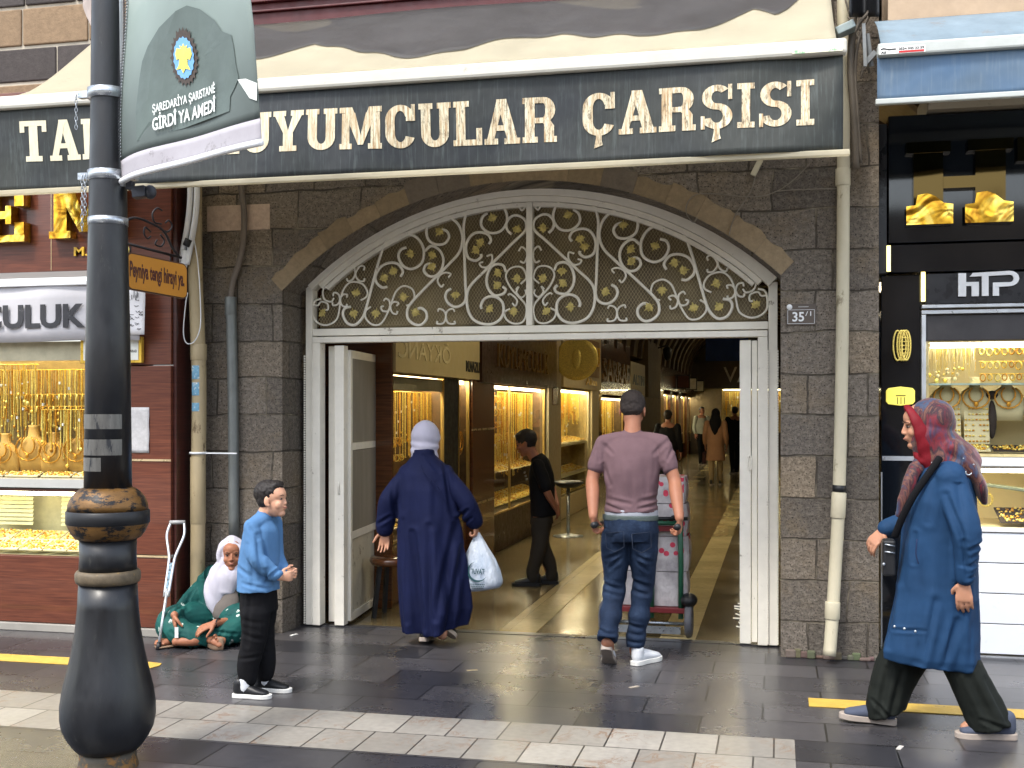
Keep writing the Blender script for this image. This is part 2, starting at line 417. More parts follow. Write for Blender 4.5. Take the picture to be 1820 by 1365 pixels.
M_tan = mat('tan_stone', lin((142, 118, 90)), 0.9, var=0.3, scale=9, bump=0.6, bscale=40, bdist=0.008, dirt=(lin((100, 88, 74)), 6, 0.5))
def tinted(name, rough=0.8, bump=0.4, spec=0.3, metal=0):
    n = N(name); v = n.co(); a = n.attr()
    c = n.mix(0.5, a, n.ramp(n.noise(v, 22, 7, 0.75), [(0.3, 0.35), (0.7, 1.0)]), 'MULTIPLY')
    n.set(col=c, rough=rough, spec=spec, metal=metal); n.bump(n.noise(v, 50, 6, 0.7), bump, 0.006); return n.m
M_vouss = tinted('voussoir_stone', 0.9, 0.8)
M_white = mat('white_gate_paint', lin((236, 231, 218)), 0.55, var=0.08, scale=7, bump=0.25, bscale=70, dirt=(lin((150, 138, 118)), 9, 0.63))
M_wframe = M_white
M_dark = mat('dark_gap', lin((26, 24, 24)), 0.7)
M_black = mat('black_plastic', lin((24, 25, 28)), 0.45, bump=0.05)
M_steel = mat('galvanised_steel', lin((176, 182, 188)), 0.32, metal=0.9, var=0.2, scale=20)
M_alu = mat('aluminium', lin((196, 200, 204)), 0.35, metal=0.7, var=0.1)
M_whiteplastic = mat('white_plastic', lin((226, 228, 230)), 0.4, var=0.06)
M_cream = mat('cream_canvas', lin((206, 199, 178)), 0.9, var=0.12, scale=3, bump=0.4, bscale=9, bdist=0.02, dirt=(lin((150, 140, 116)), 3.5, 0.66))
M_roofshadow = mat('painted_roof_shadow', lin((78, 77, 79)), 0.55, var=0.25, scale=2.5, bump=0.5, bscale=7, bdist=0.03)  # shadow tone of the upper canopy, given to a sheet of its own
M_redfascia = mat('dark_red_fascia', lin((76, 26, 28)), 0.5, var=0.2)

def translucent(m, col, f):
    """thin cloth lets some of the daylight through"""
    t = m.node_tree; pb = next(x for x in t.nodes if x.type == 'BSDF_PRINCIPLED'); o = next(x for x in t.nodes if x.type == 'OUTPUT_MATERIAL')
    tr = t.nodes.new('ShaderNodeBsdfTranslucent'); tr.inputs[0].default_value = (*col, 1); mx = t.nodes.new('ShaderNodeMixShader'); mx.inputs[0].default_value = f
    t.links.new(pb.outputs[0], mx.inputs[1]); t.links.new(tr.outputs[0], mx.inputs[2]); t.links.new(mx.outputs[0], o.inputs[0])
translucent(M_cream, (.85, .80, .66), .6); translucent(M_roofshadow, (.80, .76, .66), .45)
def valance_mat(name, base, base2, streak, rough=0.6):
    n = N(name)
    s1 = n.noise(n.co((26, 1, 1.3)), 3.0, 6, 0.7); s2 = n.noise(n.co((9, 1, 0.9)), 2.3, 5, 0.7)
    bigf = n.noise(n.co((0.5, 1, 0.6)), 1.6, 3)
    c = n.mix(n.ramp(bigf, [(0.4, 0.0), (0.6, 1.0)]), base, base2)
    c = n.mix(n.ramp(s1, [(0.52, 0.0), (0.85, 0.4)]), c, streak)
    c = n.mix(n.ramp(s2, [(0.56, 0.0), (0.8, 0.5)]), c, streak)
    n.set(col=c, rough=rough, spec=0.35); n.bump(n.noise(n.co((1.2, 1, 0.8), rot=(0, 0.6, 0)), 3, 3), 0.5, 0.04); return n.m
M_val = valance_mat('grey_valance_vinyl', lin((40, 44, 48)), lin((48, 51, 48)), lin((104, 114, 112)))
M_valb = valance_mat('blue_valance_vinyl', lin((78, 104, 132)), lin((92, 106, 116)), lin((128, 140, 146)))
M_bluetop = mat('blue_awning_canvas', lin((112, 128, 138)), 0.8, var=0.2, scale=4, dirt=(lin((110, 116, 120)), 5, 0.6))
def letter_mat():
    n = N('faded_cream_lettering'); sp = n.n('ShaderNodeSeparateXYZ'); n.l(n.co(), sp.inputs[0])
    s1 = n.noise(n.co((22, 1, 1.6)), 3.0, 6, 0.7)
    wear = n.math('MULTIPLY', n.ramp(s1, [(0.42, 0.0), (0.62, 1.0)]), n.ramp(n.math('MULTIPLY_ADD', sp.outputs[0], 0.2), [(0.15, 0.12), (0.42, 0.9)]))
    c = n.mix(wear, lin((218, 211, 184)), lin((158, 122, 80)))
    c = n.mix(n.math('MULTIPLY', n.ramp(n.noise(n.co((14, 1, 4)), 3, 7, 0.8), [(0.50, 0.0), (0.60, 0.85)]), n.ramp(n.math('MULTIPLY_ADD', sp.outputs[0], 0.2), [(0.3, 0.15), (0.55, 1)])), c, lin((96, 84, 68)))
    n.set(col=c, rough=0.7, spec=0.2); return n.m
M_letter = letter_mat()

def floor_mat(name, c1, c2, mortar, bw, bh, rough, off=0.0, var=0.5, vein=None, rot=0.0, ms=0.003, loc=(0, 0, 0), bumpy=0.25):
    n = N(name); v = n.co(loc=loc, rot=(0, 0, rot))
    br = n.n('ShaderNodeTexBrick'); n.l(v, br.inputs['Vector']); br.offset = off
    br.inputs['Scale'].default_value = 1; br.inputs['Brick Width'].default_value = bw; br.inputs['Row Height'].default_value = bh
    br.inputs['Mortar Size'].default_value = ms; br.inputs['Mortar Smooth'].default_value = 0.3
    br.inputs['Color1'].default_value = (*c1, 1); br.inputs['Color2'].default_value = (*c2, 1); br.inputs['Mortar'].default_value = (*mortar, 1)
    f = n.noise(v, 9, 3, 0.5); g = n.noise(v, 1.1, 4, 0.6); pit = n.noise(v, 70, 4, 0.6)
    f = n.noise(v, 26, 3, 0.5)
    c = n.mix(var, br.outputs['Color'], n.ramp(f, [(0.25, 0.5), (0.75, 1.3)]), 'MULTIPLY')
    c = n.mix(0.5, c, n.ramp(g, [(0.3, 0.6), (0.7, 1.2)]), 'MULTIPLY')
    if vein is not None:
        w = n.noise(n.co(rot=(0, 0, 0.5)), 5, 6, 0.62, 1.2)
        k = n.ramp(w, [(0.475, 0.0), (0.495, 1.0), (0.505, 1.0), (0.525, 0.0)])
        k = n.math('MULTIPLY', k, n.ramp(n.noise(v, 3, 3), [(0.5, 0.0), (0.62, 1.0)]))
        c = n.mix(n.math('MULTIPLY', k, 0.75), c, vein)
    r = n.ramp(n.math('ADD', n.math('MULTIPLY', f, 0.12), n.math('MULTIPLY', g, 0.88)), [(0.3, max(0.05, rough - 0.05)), (0.65, rough + 0.08)])
    n.set(col=c, rough=r, spec=0.5)
    h = n.math('SUBTRACT', n.math('MULTIPLY', pit, 0.06), n.math('MULTIPLY', br.outputs['Fac'], 1.0))
    h = n.math('ADD', h, n.math('MULTIPLY', f, 0.15)); n.bump(h, bumpy, 0.004); return n.m
M_basalt = floor_mat('basalt_paving', lin((44, 44, 48)), lin((74, 72, 74)), lin((18, 18, 19)), 0.62, 0.335, 0.26, 0.5, 0.4, loc=(0.08, 0.25, 0), ms=0.006)
M_marble = floor_mat('marble_tiles', lin((130, 125, 117)), lin((154, 149, 140)), lin((50, 47, 44)), 0.262, 0.3275, 0.32, 0.35, 0.35, lin((120, 86, 58)), loc=(0.02, 2.905, 0), bumpy=0.15, ms=0.005)
M_corrf = floor_mat('polished_brown_granite', lin((100, 88, 62)), lin((116, 101, 70)), lin((50, 44, 34)), 0.6, 0.6, 0.13, 0.0, 0.3, ms=0.002, bumpy=0.05)
M_corrs = floor_mat('cream_granite_strip', lin((186, 168, 122)), lin((200, 182, 136)), lin((90, 80, 60)), 0.27, 0.6, 0.13, 0.0, 0.25, ms=0.002, bumpy=0.05)
M_yellow = mat('yellow_guide_paint', lin((192, 158, 70)), 0.55, var=0.15, scale=9, bump=0.3, bscale=50, dirt=(lin((110, 98, 70)), 14, 0.6))

# ============================================================= ground
GZ = 0.0
struct('ground', MB().add([(-60, -60, -0.008), (60, -60, -0.008), (60, 60, -0.008), (-60, 60, -0.008)], [(0, 1, 2, 3)]), floor_mat('pale_street_paving', lin((176, 170, 160)), lin((190, 184, 174)), lin((90, 86, 80)), 0.6, 0.4, 0.6, 0.5))
bx = G(1412, 1312).x
struct('pavement_marble_band', MB().box((-12, -2.905, -0.03), (bx, -2.25, 0.0)), M_marble)
_b = MB(); _b.box((-12, -2.25, -0.03), (6, 0.04, -0.0005)); _b.box((bx, -2.905, -0.03), (6, -2.25, -0.0005)); _b.box((-12, -7.9, -0.03), (6, -2.905, -0.0005))
struct('pavement', _b, M_basalt)
yl = G(298, 1178).x
yr = G(1437, 1246).x
_p = [(-12, -1.6), (yl - 0.1, -1.6), (yl - 0.02, -1.57), (yl, -1.5), (yl - 0.02, -1.44), (yl - 0.12, -1.42), (-12, -1.42)]
tag(MB().prism(_p, (0, 0, 0.0015), (1, 0, 0), (0, 1, 0), 0.003).build('guide_stripe', M_yellow), 'worn yellow guiding stripe on the dark paving left of the seated woman', 'guiding stripe', kind='structure')
_p = [(yr, -1.6), (6, -1.6), (6, -1.42), (yr, -1.42)]
tag(MB().prism(_p, (0, 0, 0.0015), (1, 0, 0), (0, 1, 0), 0.003).build('guide_stripe', M_yellow), 'yellow guiding stripe on the paving under the woman in the blue coat', 'guiding stripe', kind='structure')

# ============================================================= stone building with the arched gateway
def circ3(a, b, c):
    ax, ay = a; bx_, by = b; cx, cy = c
    d = 2 * (ax * (by - cy) + bx_ * (cy - ay) + cx * (ay - by))
    ux = ((ax * ax + ay * ay) * (by - cy) + (bx_ ** 2 + by ** 2) * (cy - ay) + (cx * cx + cy * cy) * (ay - by)) / d
    uy = ((ax * ax + ay * ay) * (cx - bx_) + (bx_ ** 2 + by ** 2) * (ax - cx) + (cx * cx + cy * cy) * (bx_ - ax)) / d
    return ux, uy, math.hypot(ax - ux, ay - uy)
WY = -0.35
def xz(px, py, y): p = W(px, py, y); return (p.x, p.z)
gxl, gxr = W(548, 800, 0).x, W(1382, 800, 0).x
acx, acz, acr = circ3(xz(520, 499, WY), xz(930, 322, WY), xz(1374, 478, WY))
hxl, hxr = gxl - 0.05, gxr + 0.02
def arcz(x, c=(acx, acz, acr)): return c[1] + math.sqrt(max(0, c[2] ** 2 - (x - c[0]) ** 2))
NA = 40
arc = [(lerp(hxl, hxr, i / NA), arcz(lerp(hxl, hxr, i / NA))) for i in range(NA + 1)]
XL, XR, ZT = -9.0, W(1562, 800, WY).x, 7.0
XS = W(304, 800, -0.65).x - 0.12
bld = thing('stone_building', 'dark basalt block building with a wide arched gateway', 'building', (0, WY, 0))
w_ = MB()
def wq(x0, z0, x1, z1, y=WY): w_.add([(x0, y, z0), (x1, y, z0), (x1, y, z1), (x0, y, z1)], [(0, 1, 2, 3)])
wq(XS, 0, hxl, ZT); wq(XL, 3.7, XS, ZT); wq(hxr, 0, XR, ZT)
for i in range(NA):
    (x0, z0), (x1, z1) = arc[i], arc[i + 1]
    w_.add([(x0, WY, z0), (x1, WY, z1), (x1, WY, ZT), (x0, WY, ZT)], [(0, 1, 2, 3)])
ol = [(hxl, 0)] + arc + [(hxr, 0)]
for i in range(len(ol) - 1):
    (x0, z0), (x1, z1) = ol[i], ol[i + 1]
    w_.add([(x0, WY, z0), (x1, WY, z1), (x1, 0.1, z1), (x0, 0.1, z0)], [(3, 2, 1, 0)])
w_.add([(XR, WY, 0), (XR, 0.3, 0), (XR, 0.3, ZT), (XR, WY, ZT)], [(0, 1, 2, 3)])
w_.build('wall', M_stone, bld)
# arch ring of tan and grey voussoirs standing 6 mm proud, following the same circle
a0 = math.atan2(arc[0][1] - acz, arc[0][0] - acx) + 0.0; a1 = math.atan2(arc[-1][1] - acz, arc[-1][0] - acx)
v_ = MB(); nv = 17; rv = random.Random(3)
for i in range(nv):
    t0, t1 = lerp(a0, a1, (i + 0.004) / nv), lerp(a0, a1, (i + 0.996) / nv)
    th = 0.135 + rv.uniform(-0.025, 0.02)
    tan = i not in (5, 6, 11)
    base = lin((148, 130, 104)) if tan else lin((118, 108, 97))
    k = rv.uniform(0.88, 1.1); tint = tuple(b * k for b in base)
    sg = 4; P = []
    for j in range(sg + 1):
        a = lerp(t0, t1, j / sg); P.append((acx + (acr + 0.004) * math.cos(a), acz + (acr + 0.004) * math.sin(a)))
    for j in range(sg, -1, -1):
        a = lerp(t0, t1, j / sg); q = th + 0.01 * math.sin(j * 2.1 + i); P.append((acx + (acr + q) * math.cos(a), acz + (acr + q) * math.sin(a)))
    v_.prism(P, (0, WY - 0.008, 0), (1, 0, 0), (0, 0, 1), -0.0, 0, tint) if False else None
    n = len(P); f = [(p[0], WY - 0.005 - 0.002 * (i % 2), p[1]) for p in P]; b = [(p[0], WY + 0.02, p[1]) for p in P]
    v_.add(f + b, [tuple(range(n)), tuple(range(2 * n - 1, n - 1, -1))] + [((k2 + 1) % n, k2, n + k2, n + (k2 + 1) % n) for k2 in range(n)], 0, tint)
v_.build('arch_stone', M_vouss, bld)
# a few pale blocks let into the left jamb
for (x0, y0, x1, y1) in ((368, 362, 480, 412),):
    p = W(x0, y1, WY); q = W(x1, y0, WY); pb = MB(); pb.box((p.x, WY - 0.007, p.z), (q.x, WY + 0.02, q.z), 0, lin((204, 180, 160))); pb.build('pale_block', M_vouss, bld, bevel=0.006)
# upper storey: sunlit tan courses left, red metal fascia
ub = MB(); z = 3.75
ru = random.Random(11)
for row in range(12):
    h = 0.27 if row % 2 else 0.3
    x = XL + ru.uniform(0, 0.3)
    while x < -3.0:
        w = ru.uniform(0.35, 0.62)
        if x + w > -3.0: break
        base = lin((150, 126, 100)) if row % 2 == 0 else lin((78, 72, 70))
        k = ru.uniform(0.8, 1.12)
        ub.box((x, WY - 0.03 - ru.uniform(0, 0.012), z + 0.012), (x + w - 0.014, WY + 0.02, z + h - 0.012), 0, tuple(c * k for c in base)); x += w
    z += h
ub.build('upper_stonework', M_vouss, bld, bevel=0.01)
mb_ = MB(); mb_.box((XL, WY - 0.018, 3.74), (-3.0, WY - 0.002, 7.0)); mb_.build('mortar', mat('pale_mortar', lin((176, 166, 150)), 0.9), bld)
rf = MB(); xr = W(1010, 0, WY).x
for k, (z0, z1, yy) in enumerate(((4.24, 4.36, -0.56), (4.36, 4.375, -0.585), (4.375, 4.43, -0.55), (4.43, 4.445, -0.585), (4.445, 4.9, -0.56))):
    rf.box((-3.85, yy, z0), (0.2, WY + 0.01, z1 - 0.001))
rf.build('fascia', M_redfascia, bld, bevel=0.004)
# low rough plinth of mortar along the wall foot at the right
pl = MB(); rp = random.Random(5); x = hxr + 0.03
while x < XR - 0.02:
    w = rp.uniform(0.03, 0.07); pl.box((x, WY - rp.uniform(0.01, 0.035), 0), (x + w + 0.01, WY + 0.02, rp.uniform(0.02, 0.06)), 0, tuple(c * rp.uniform(0.8, 1.2) for c in lin((104, 96, 86)))); x += w
pl.build('footing', M_vouss, bld, bevel=0.008)
# house number plate
q0 = W(1398, 578, WY); q1 = W(1450, 540, WY)
npl = thing('number_plate', 'small dark house number plate reading 35 on the stone right of the gate', 'number plate', (q0.x, WY, q0.z))
MB().box((q0.x, WY - 0.012, q0.z), (q1.x, WY - 0.003, q1.z)).build('plate', mat('brown_enamel', lin((84, 74, 66)), 0.4, var=0.1), npl)
t_ = MB(); ww = q1.x - q0.x; hh = q1.z - q0.z
text(t_, '35', (q0.x + 0.2 * ww, WY - 0.0125, q0.z + 0.16 * hh), (1, 0, 0), (0, 0, 1), 0.4 * ww, 0.46 * hh, 0.001, 0.02)
text(t_, '/1', (q0.x + 0.64 * ww, WY - 0.0125, q0.z + 0.42 * hh), (1, 0, 0), (0, 0, 1), 0.2 * ww, 0.22 * hh, 0.001)
for a, b in (((.04, .06), (.95, .06)), ((.04, .72), (.95, .72)), ((.04, .06), (.04, .72)), ((.95, .06), (.95, .72))):
    t_.bar((q0.x + a[0] * ww, WY - 0.013, q0.z + a[1] * hh), (q0.x + b[0] * ww, WY - 0.013, q0.z + b[1] * hh), 0.003, 0.002)
t_.bar((q0.x + .4 * ww, WY - 0.013, q0.z + .86 * hh), (q0.x + .75 * ww, WY - 0.013, q0.z + .86 * hh), 0.004, 0.002)
t_.lathe([(0.0, 0), (0.018, 0), (0.018, 0.002), (0.0, 0.002)], (q0.x + .1 * ww, WY - 0.014, q0.z + .86 * hh), 12, axis=Matrix.Rotation(PI / 2, 3, 'X'))
t_.build('lettering', M_whiteplastic, npl)

# ============================================================= the white gate
gate = thing('arched_gate', 'white painted iron gate with a scrollwork fanlight over the open doorway', 'gate', (0, 0, 0))
gcx, gcz, gcr = circ3(xz(552, 500, 0), xz(945, 331, 0), xz(1383, 497, 0))
gc = (gcx, gcz, gcr)
def band(mb, c, r0, r1, x0, x1, y0, y1, n=48, mi=0):
    """curved bar following the circle c between radii r0 < r1"""
    A0 = math.acos((x0 - c[0]) / c[2]); A1 = math.acos((x1 - c[0]) / c[2])
    ring = []
    for i in range(n + 1):
        a = lerp(A0, A1, i / n); ca, sa = math.cos(a), math.sin(a)
        ring.append([V((c[0] + r * ca, y, c[1] + r * sa)) for r, y in ((r0, y0), (r1, y0), (r1, y1), (r0, y1))])
    vs = [p for q in ring for p in q]; fs = [(3, 2, 1, 0)[::-1], tuple(4 * n + j for j in (0, 1, 2, 3))[::-1]]
    for i in range(n):
        for j in range(4): fs.append((4 * i + j, 4 * i + (j + 1) % 4, 4 * (i + 1) + (j + 1) % 4, 4 * (i + 1) + j))
    mb.add(vs, fs, mi)
ztr1 = W(945, 579, 0).z; ztr0 = W(945, 605, 0).z       # transom top and bottom
zcor = W(548, 560, 0).z
fr = MB()
band(fr, gc, gcr - 0.075, gcr, gxl + 0.004, gxr - 0.004, -0.07, 0.05)
band(fr, gc, gcr - 0.115, gcr - 0.077, gxl + 0.05, gxr - 0.05, -0.045, 0.04)
band(fr, gc, gcr - 0.150, gcr - 0.119, gxl + 0.07, gxr - 0.07, -0.03, 0.03)
fr.build('arch_frame', M_white, gate, bevel=0.003)
fr = MB(); fx = 0.012
def upright(mb, x0, x1, z1, y0=-0.05, y1=0.05): mb.box((x0, y0, 0.01), (x1, y1, z1))
zl = arcz(gxl + 0.06, gc) - 0.08
upright(fr, gxl + 0.0, gxl + 0.052, zl); fr.build('frame_post', M_white, gate, bevel=0.004); fr = MB(); upright(fr, gxl + 0.056, gxl + 0.118, ztr0 - 0.001, -0.062, 0.04)
fr.build('frame_post', M_white, gate, bevel=0.004); fr = MB()
xr0 = W(1315, 800, 0).x; zr = arcz(gxr - 0.06, gc) - 0.08
upright(fr, gxr - 0.06, gxr, zr); fr.build('frame_post', M_white, gate, bevel=0.004); fr = MB(); upright(fr, gxr - 0.13, gxr - 0.064, ztr0 - 0.001, -0.062, 0.04)
fr.build('frame_post', M_white, gate, bevel=0.004)
# toothed cover strips beside the posts
for xx in (gxl - 0.004, gxl + 0.054, gxr - 0.062, gxr + 0.002):
    th_ = MB(); z = 0.02
    while z < 2.0: th_.box((xx - 0.004, -0.066, z), (xx + 0.004, -0.0515, z + 0.013)); z += 0.018
    th_.build('toothed_strip', M_white, gate)
tr = MB()
x0, x1 = gxl + 0.056, gxr - 0.064
tr.box((x0, -0.06, ztr0), (x1, 0.04, lerp(ztr0, ztr1, 0.42))); tr.box((gxl + 0.054, -0.045, lerp(ztr0, ztr1, 0.5)), (gxr - 0.062, 0.04, ztr1))
tr.build('transom', M_white, gate, bevel=0.004)
mu = MB(); xm = W(943, 400, 0).x
mu.box((xm - 0.022, -0.05, ztr1), (xm + 0.022, 0.03, arcz(xm, gc) - 0.12)); mu.build('mullion', M_white, gate, bevel=0.003)
# scrollwork, traced left half, then the same forms mirrored
CR = 3.957
def cp(p): return W(520 + p[0] / CR, 300 + p[1] / CR, -0.02)
scrolls = [
 ([(1370,310),(1335,340),(1325,390),(1350,430),(1400,452),(1460,440),(1500,390),(1508,330),(1480,265),(1420,225),(1350,218),(1280,250),(1225,310),(1203,400),(1205,500),(1210,650),(1215,800),(1220,900),(1200,950),(1150,972),(1100,950),(1075,905),(1085,865),(1115,843)],1.0),
 ([(1540,460),(1510,430),(1505,380),(1540,335),(1590,330),(1635,360),(1645,410),(1625,450),(1560,510),(1480,590),(1400,670),(1330,740),(1265,805),(1232,860),(1225,930),(1240,1010),(1285,1070),(1370,1095),(1440,1075),(1480,1020),(1480,950),(1445,910),(1390,898),(1345,920),(1325,960),(1330,985)],1.0),
 ([(1380,530),(1395,500),(1370,460),(1310,447),(1260,465),(1225,520),(1220,580),(1240,630),(1290,645),(1325,620),(1325,600)],1.0),
 ([(1045,425),(1085,440),(1100,480),(1070,525),(1010,532),(960,505),(942,450),(955,390),(1000,345),(1070,332),(1140,365),(1180,420),(1195,500),(1170,590),(1100,670),(1030,740),(940,830),(850,925),(810,985),(810,1050),(850,1090),(900,1098),(940,1060),(940,1010),(905,980),(870,990)],1.0),
 ([(930,580),(975,543),(1030,570),(1060,630),(1050,700),(1010,750),(960,755),(925,720),(935,680),(970,668),(1005,690)],1.0),
 ([(800,553),(760,570),(745,620),(775,680),(830,705),(885,685),(918,640),(920,560),(880,490),(820,462),(740,470),(680,500),(640,550),(600,670),(560,820),(520,970),(490,1050),(440,1098),(385,1085),(355,1030),(365,985),(410,970)],1.0),
 ([(760,760),(775,720),(740,670),(680,662),(620,690),(585,750),(590,800),(630,835),(665,830)],1.0),
 ([(480,925),(520,900),(525,860),(490,810),(420,795),(370,830),(340,900),(330,980),(310,1060),(250,1098),(190,1090),(150,1050),(145,980),(160,930),(200,915)],0.6),
 ([(800,962),(835,950),(858,900),(840,845),(780,825),(730,860),(700,930),(670,1010),(620,1090),(560,1095),(515,1050),(515,1000),(550,970)],0.6),
 ([(1605,810),(1645,765),(1620,700),(1570,688),(1520,710),(1500,760),(1530,830),(1580,890),(1635,950),(1645,1010),(1620,1075),(1560,1090),(1505,1060),(1490,1010),(1530,985)],0.6),
 ([(1500,725),(1480,680),(1430,672),(1390,700),(1365,770),(1375,840),(1420,890),(1480,880),(1498,850),(1478,828)],1.0),
 ([(1365,615),(1400,605),(1402,650),(1370,690),(1330,690),(1315,665),(1340,655)],0.55),
 ([(1095,765),(1112,740),(1075,730),(1035,750),(1020,790),(1045,830),(1065,812)],0.55),
 ([(1022,1005),(1030,985),(1065,1000),(1078,1040),(1060,1085),(1018,1090),(1018,1070)],0.55),
 ([(1140,1005),(1125,985),(1090,1000),(1078,1040),(1095,1085),(1140,1090),(1138,1070)],0.55),
 ([(640,930),(655,912),(680,930),(685,965),(670,1000),(635,1000),(622,975),(640,965)],0.55),
 ([(730,965),(745,945),(715,935),(688,965),(700,1010),(730,1022),(738,1000)],0.55),
 ([(285,895),(290,872),(320,880),(332,920),(315,955),(285,960),(280,940)],0.55),
 ([(380,905),(385,885),(355,885),(334,920),(350,962),(378,970),(382,950)],0.55),
 ([(385,700),(400,680),(430,690),(440,740),(420,780),(390,790),(380,770)],0.55),
 ([(500,715),(505,690),(475,685),(442,740),(465,785),(500,790),(505,770)],0.55),
 ([(1587,205),(1600,172),(1640,190),(1645,250),(1615,292),(1595,268)],0.6),
 ([(1590,580),(1610,550),(1640,570),(1650,610),(1630,660),(1600,650)],0.55),
 ([(1570,850),(1590,830),(1575,870),(1610,905),(1640,880),(1635,850)],0.5),
 ([(1515,890),(1530,880),(1565,905),(1580,935),(1565,965),(1545,945)],0.5),
 ([(255,830),(225,835),(212,870),(225,920),(270,935),(290,910)],0.5),
 ([(150,960),(180,960),(200,935),(245,950),(248,990),(220,990)],0.5)]
leaves = [(1405,345),(1580,425),(1320,520),(1290,575),(1035,445),(985,610),(985,690),(830,600),(710,720),(650,770),(450,870),(435,1020),(215,1015),(590,1020),(785,900),(870,1010),(1150,890),(1445,735),(1440,820),(1580,775),(1555,1005),(1390,985)]
M_leaf = mat('gilded_leaf_paint', lin((200, 182, 110)), 0.6, metal=0.0, var=0.3, scale=30)
fan_l, fan_r = MB(), MB()
lf_n = 0
for side, mb in ((0, fan_l), (1, fan_r)):
    for pts, w in scrolls:
        P = [cp(p) for p in pts]
        if side: P = [V((2 * xm - p.x, p.y, p.z)) for p in P]
        mb.tube(spline(P, 5), 0.0090 * (0.55 + 0.45 * w) if w < 1 else 0.0105, 6)
fan_l.build('scrollwork', M_white, gate); fan_r.build('scrollwork', M_white, gate)
shape = [(.05, -1), (.10, -.55), (.45, -.62), (.62, -.30), (.95, -.05), (.62, .12), (.55, .45), (.25, .40), (.06, 1.0), (-.16, .42), (-.48, .50), (-.50, .12), (-.9, -.12), (-.58, -.32), (-.42, -.60), (-.04, -.55), (-.04, -1)]
rl = random.Random(2)
for side in (0, 1):
    for p in leaves:
        c = cp(p); c = V((2 * xm - c.x if side else c.x, -0.032, c.z)); a = rl.uniform(0, 2 * PI); s = 0.042
        R = Matrix.Rotation(a, 3, 'Y') @ Matrix.Rotation(rl.uniform(-.4, .4), 3, 'X')
        lb = MB(); vs = [c + R @ V((u * s, -0.002, v * s)) for u, v in shape] + [c + R @ V((u * s, 0.004, v * s)) for u, v in shape] + [c + R @ V((0, -0.012, 0))]
        n = len(shape); lb.add(vs, [(i, (i + 1) % n, 2 * n) for i in range(n)] + [((i + 1) % n, i, n + i, n + (i + 1) % n) for i in range(n)] + [tuple(range(2 * n - 1, n - 1, -1))])
        lb.build('leaf', M_leaf, gate)
# expanded metal mesh behind the scrolls
em = MB(); st = 0.0235; xa, xb = gxl + 0.07, gxr - 0.07; zb = ztr1
def inside(x, z): return z > zb and xa < x < xb and (x - gc[0]) ** 2 + (z - gc[1]) ** 2 < (gc[2] - 0.12) ** 2
k = -2.0
for sgn in (1, -1):
    c = -4.0
    while c < 4.5:
        run = []; t = 0.0
        while t < 1.3:
            z = zb + t; x = (xm + c) + sgn * t * 0.62
            if inside(x, z): run.append((x, z))
            elif run: break
            t += 0.02
        if len(run) > 1: em.bar((run[0][0], 0.012 + 0.002 * sgn, run[0][1]), (run[-1][0], 0.012 + 0.002 * sgn, run[-1][1]), 0.0022, 0.0022, up=(0, 1, 0))
        c += st
em.build('wire_mesh', mat('wire_mesh_metal', lin((176, 160, 124)), 0.6, var=0.2), gate)
# dusty panes behind the mesh
pn = N('dusty_fanlight_panel'); c = pn.ramp(pn.noise(pn.co((1, 1, 0.35)), 2.2, 5, 0.6), [(0.3, lin((76, 62, 46))), (0.5, lin((116, 102, 72))), (0.72, lin((150, 134, 96)))]); pn.set(col=c, rough=0.5)
pan = MB(); N2 = 30
top = [(lerp(xa, xb, i / N2), arcz(lerp(xa, xb, i / N2), (gc[0], gc[1], gc[2] - 0.11))) for i in range(N2 + 1)]
pan.prism([(xa, zb)] + [(xb, zb)] + top[::-1], (0, 0.07, 0), (1, 0, 0), (0, 0, 1), 0.01); pan.build('fanlight_panel', pn.m, gate)

# folded door leaves: left one stands open inwards, the right one is folded flat against its post
lp0 = W(597, 800, 0).x; lp1 = W(614, 800, 0).x
lf = thing('gate_leaf', 'open white iron gate leaf with wire mesh panels left of the doorway', 'gate leaf', (lp1, 0.05, 0))
gi = W(578, 800, 0).x
po = MB(); po.box((W(579, 800, 0).x, 0.055, 0.02), (W(592, 800, 0).x, 0.12, ztr0 - 0.02)); po.build('hinge_post', M_white, lf, bevel=0.003)
po = MB(); po.box((lp0, -0.03, 0.01), (lp1, 0.05, ztr0 - 0.02)); po.build('lock_stile', M_white, lf, bevel=0.003)
# leaf plane: from (lp1, .05) to the far edge seen at px 668
pe = G(667, 1078); A = V((lp1 + 0.005, 0.05, 0)); B = V((pe.x, pe.y, 0)); u = (B - A); Lw = u.length; u.normalize(); nrm = u.cross(V((0, 0, 1)))
lb = MB(); ht = ztr0 - 0.05
def lbar(s0, z0, s1, z1, w, t=0.035): lb.bar(A + u * s0 + V((0, 0, z0)), A + u * s1 + V((0, 0, z1)), t, w, up=(u if abs(s1 - s0) < 1e-6 else (0, 0, 1)))
lbar(0.025, 0.03, 0.025, ht, 0.05); lbar(Lw - 0.025, 0.03, Lw - 0.025, ht, 0.05)
for zz, w in ((0.055, 0.06), (0.66, 0.06), (1.32, 0.055), (ht - 0.03, 0.06)): lbar(0.05, zz, Lw - 0.05, zz, w, 0.033)
lb.build('leaf_frame', M_white, lf, bevel=0.003)
sp_ = MB(); sp_.bar(A + u * 0.05 + V((0, 0, 0.36)), A + u * (Lw - 0.05) + V((0, 0, 0.36)), 0.008, 0.56); sp_.build('kick_panel', mat('scuffed_white_panel', lin((206, 200, 182)), 0.55, var=0.12, scale=5, dirt=(lin((140, 128, 106)), 5, 0.58)), lf)
wm = MB()
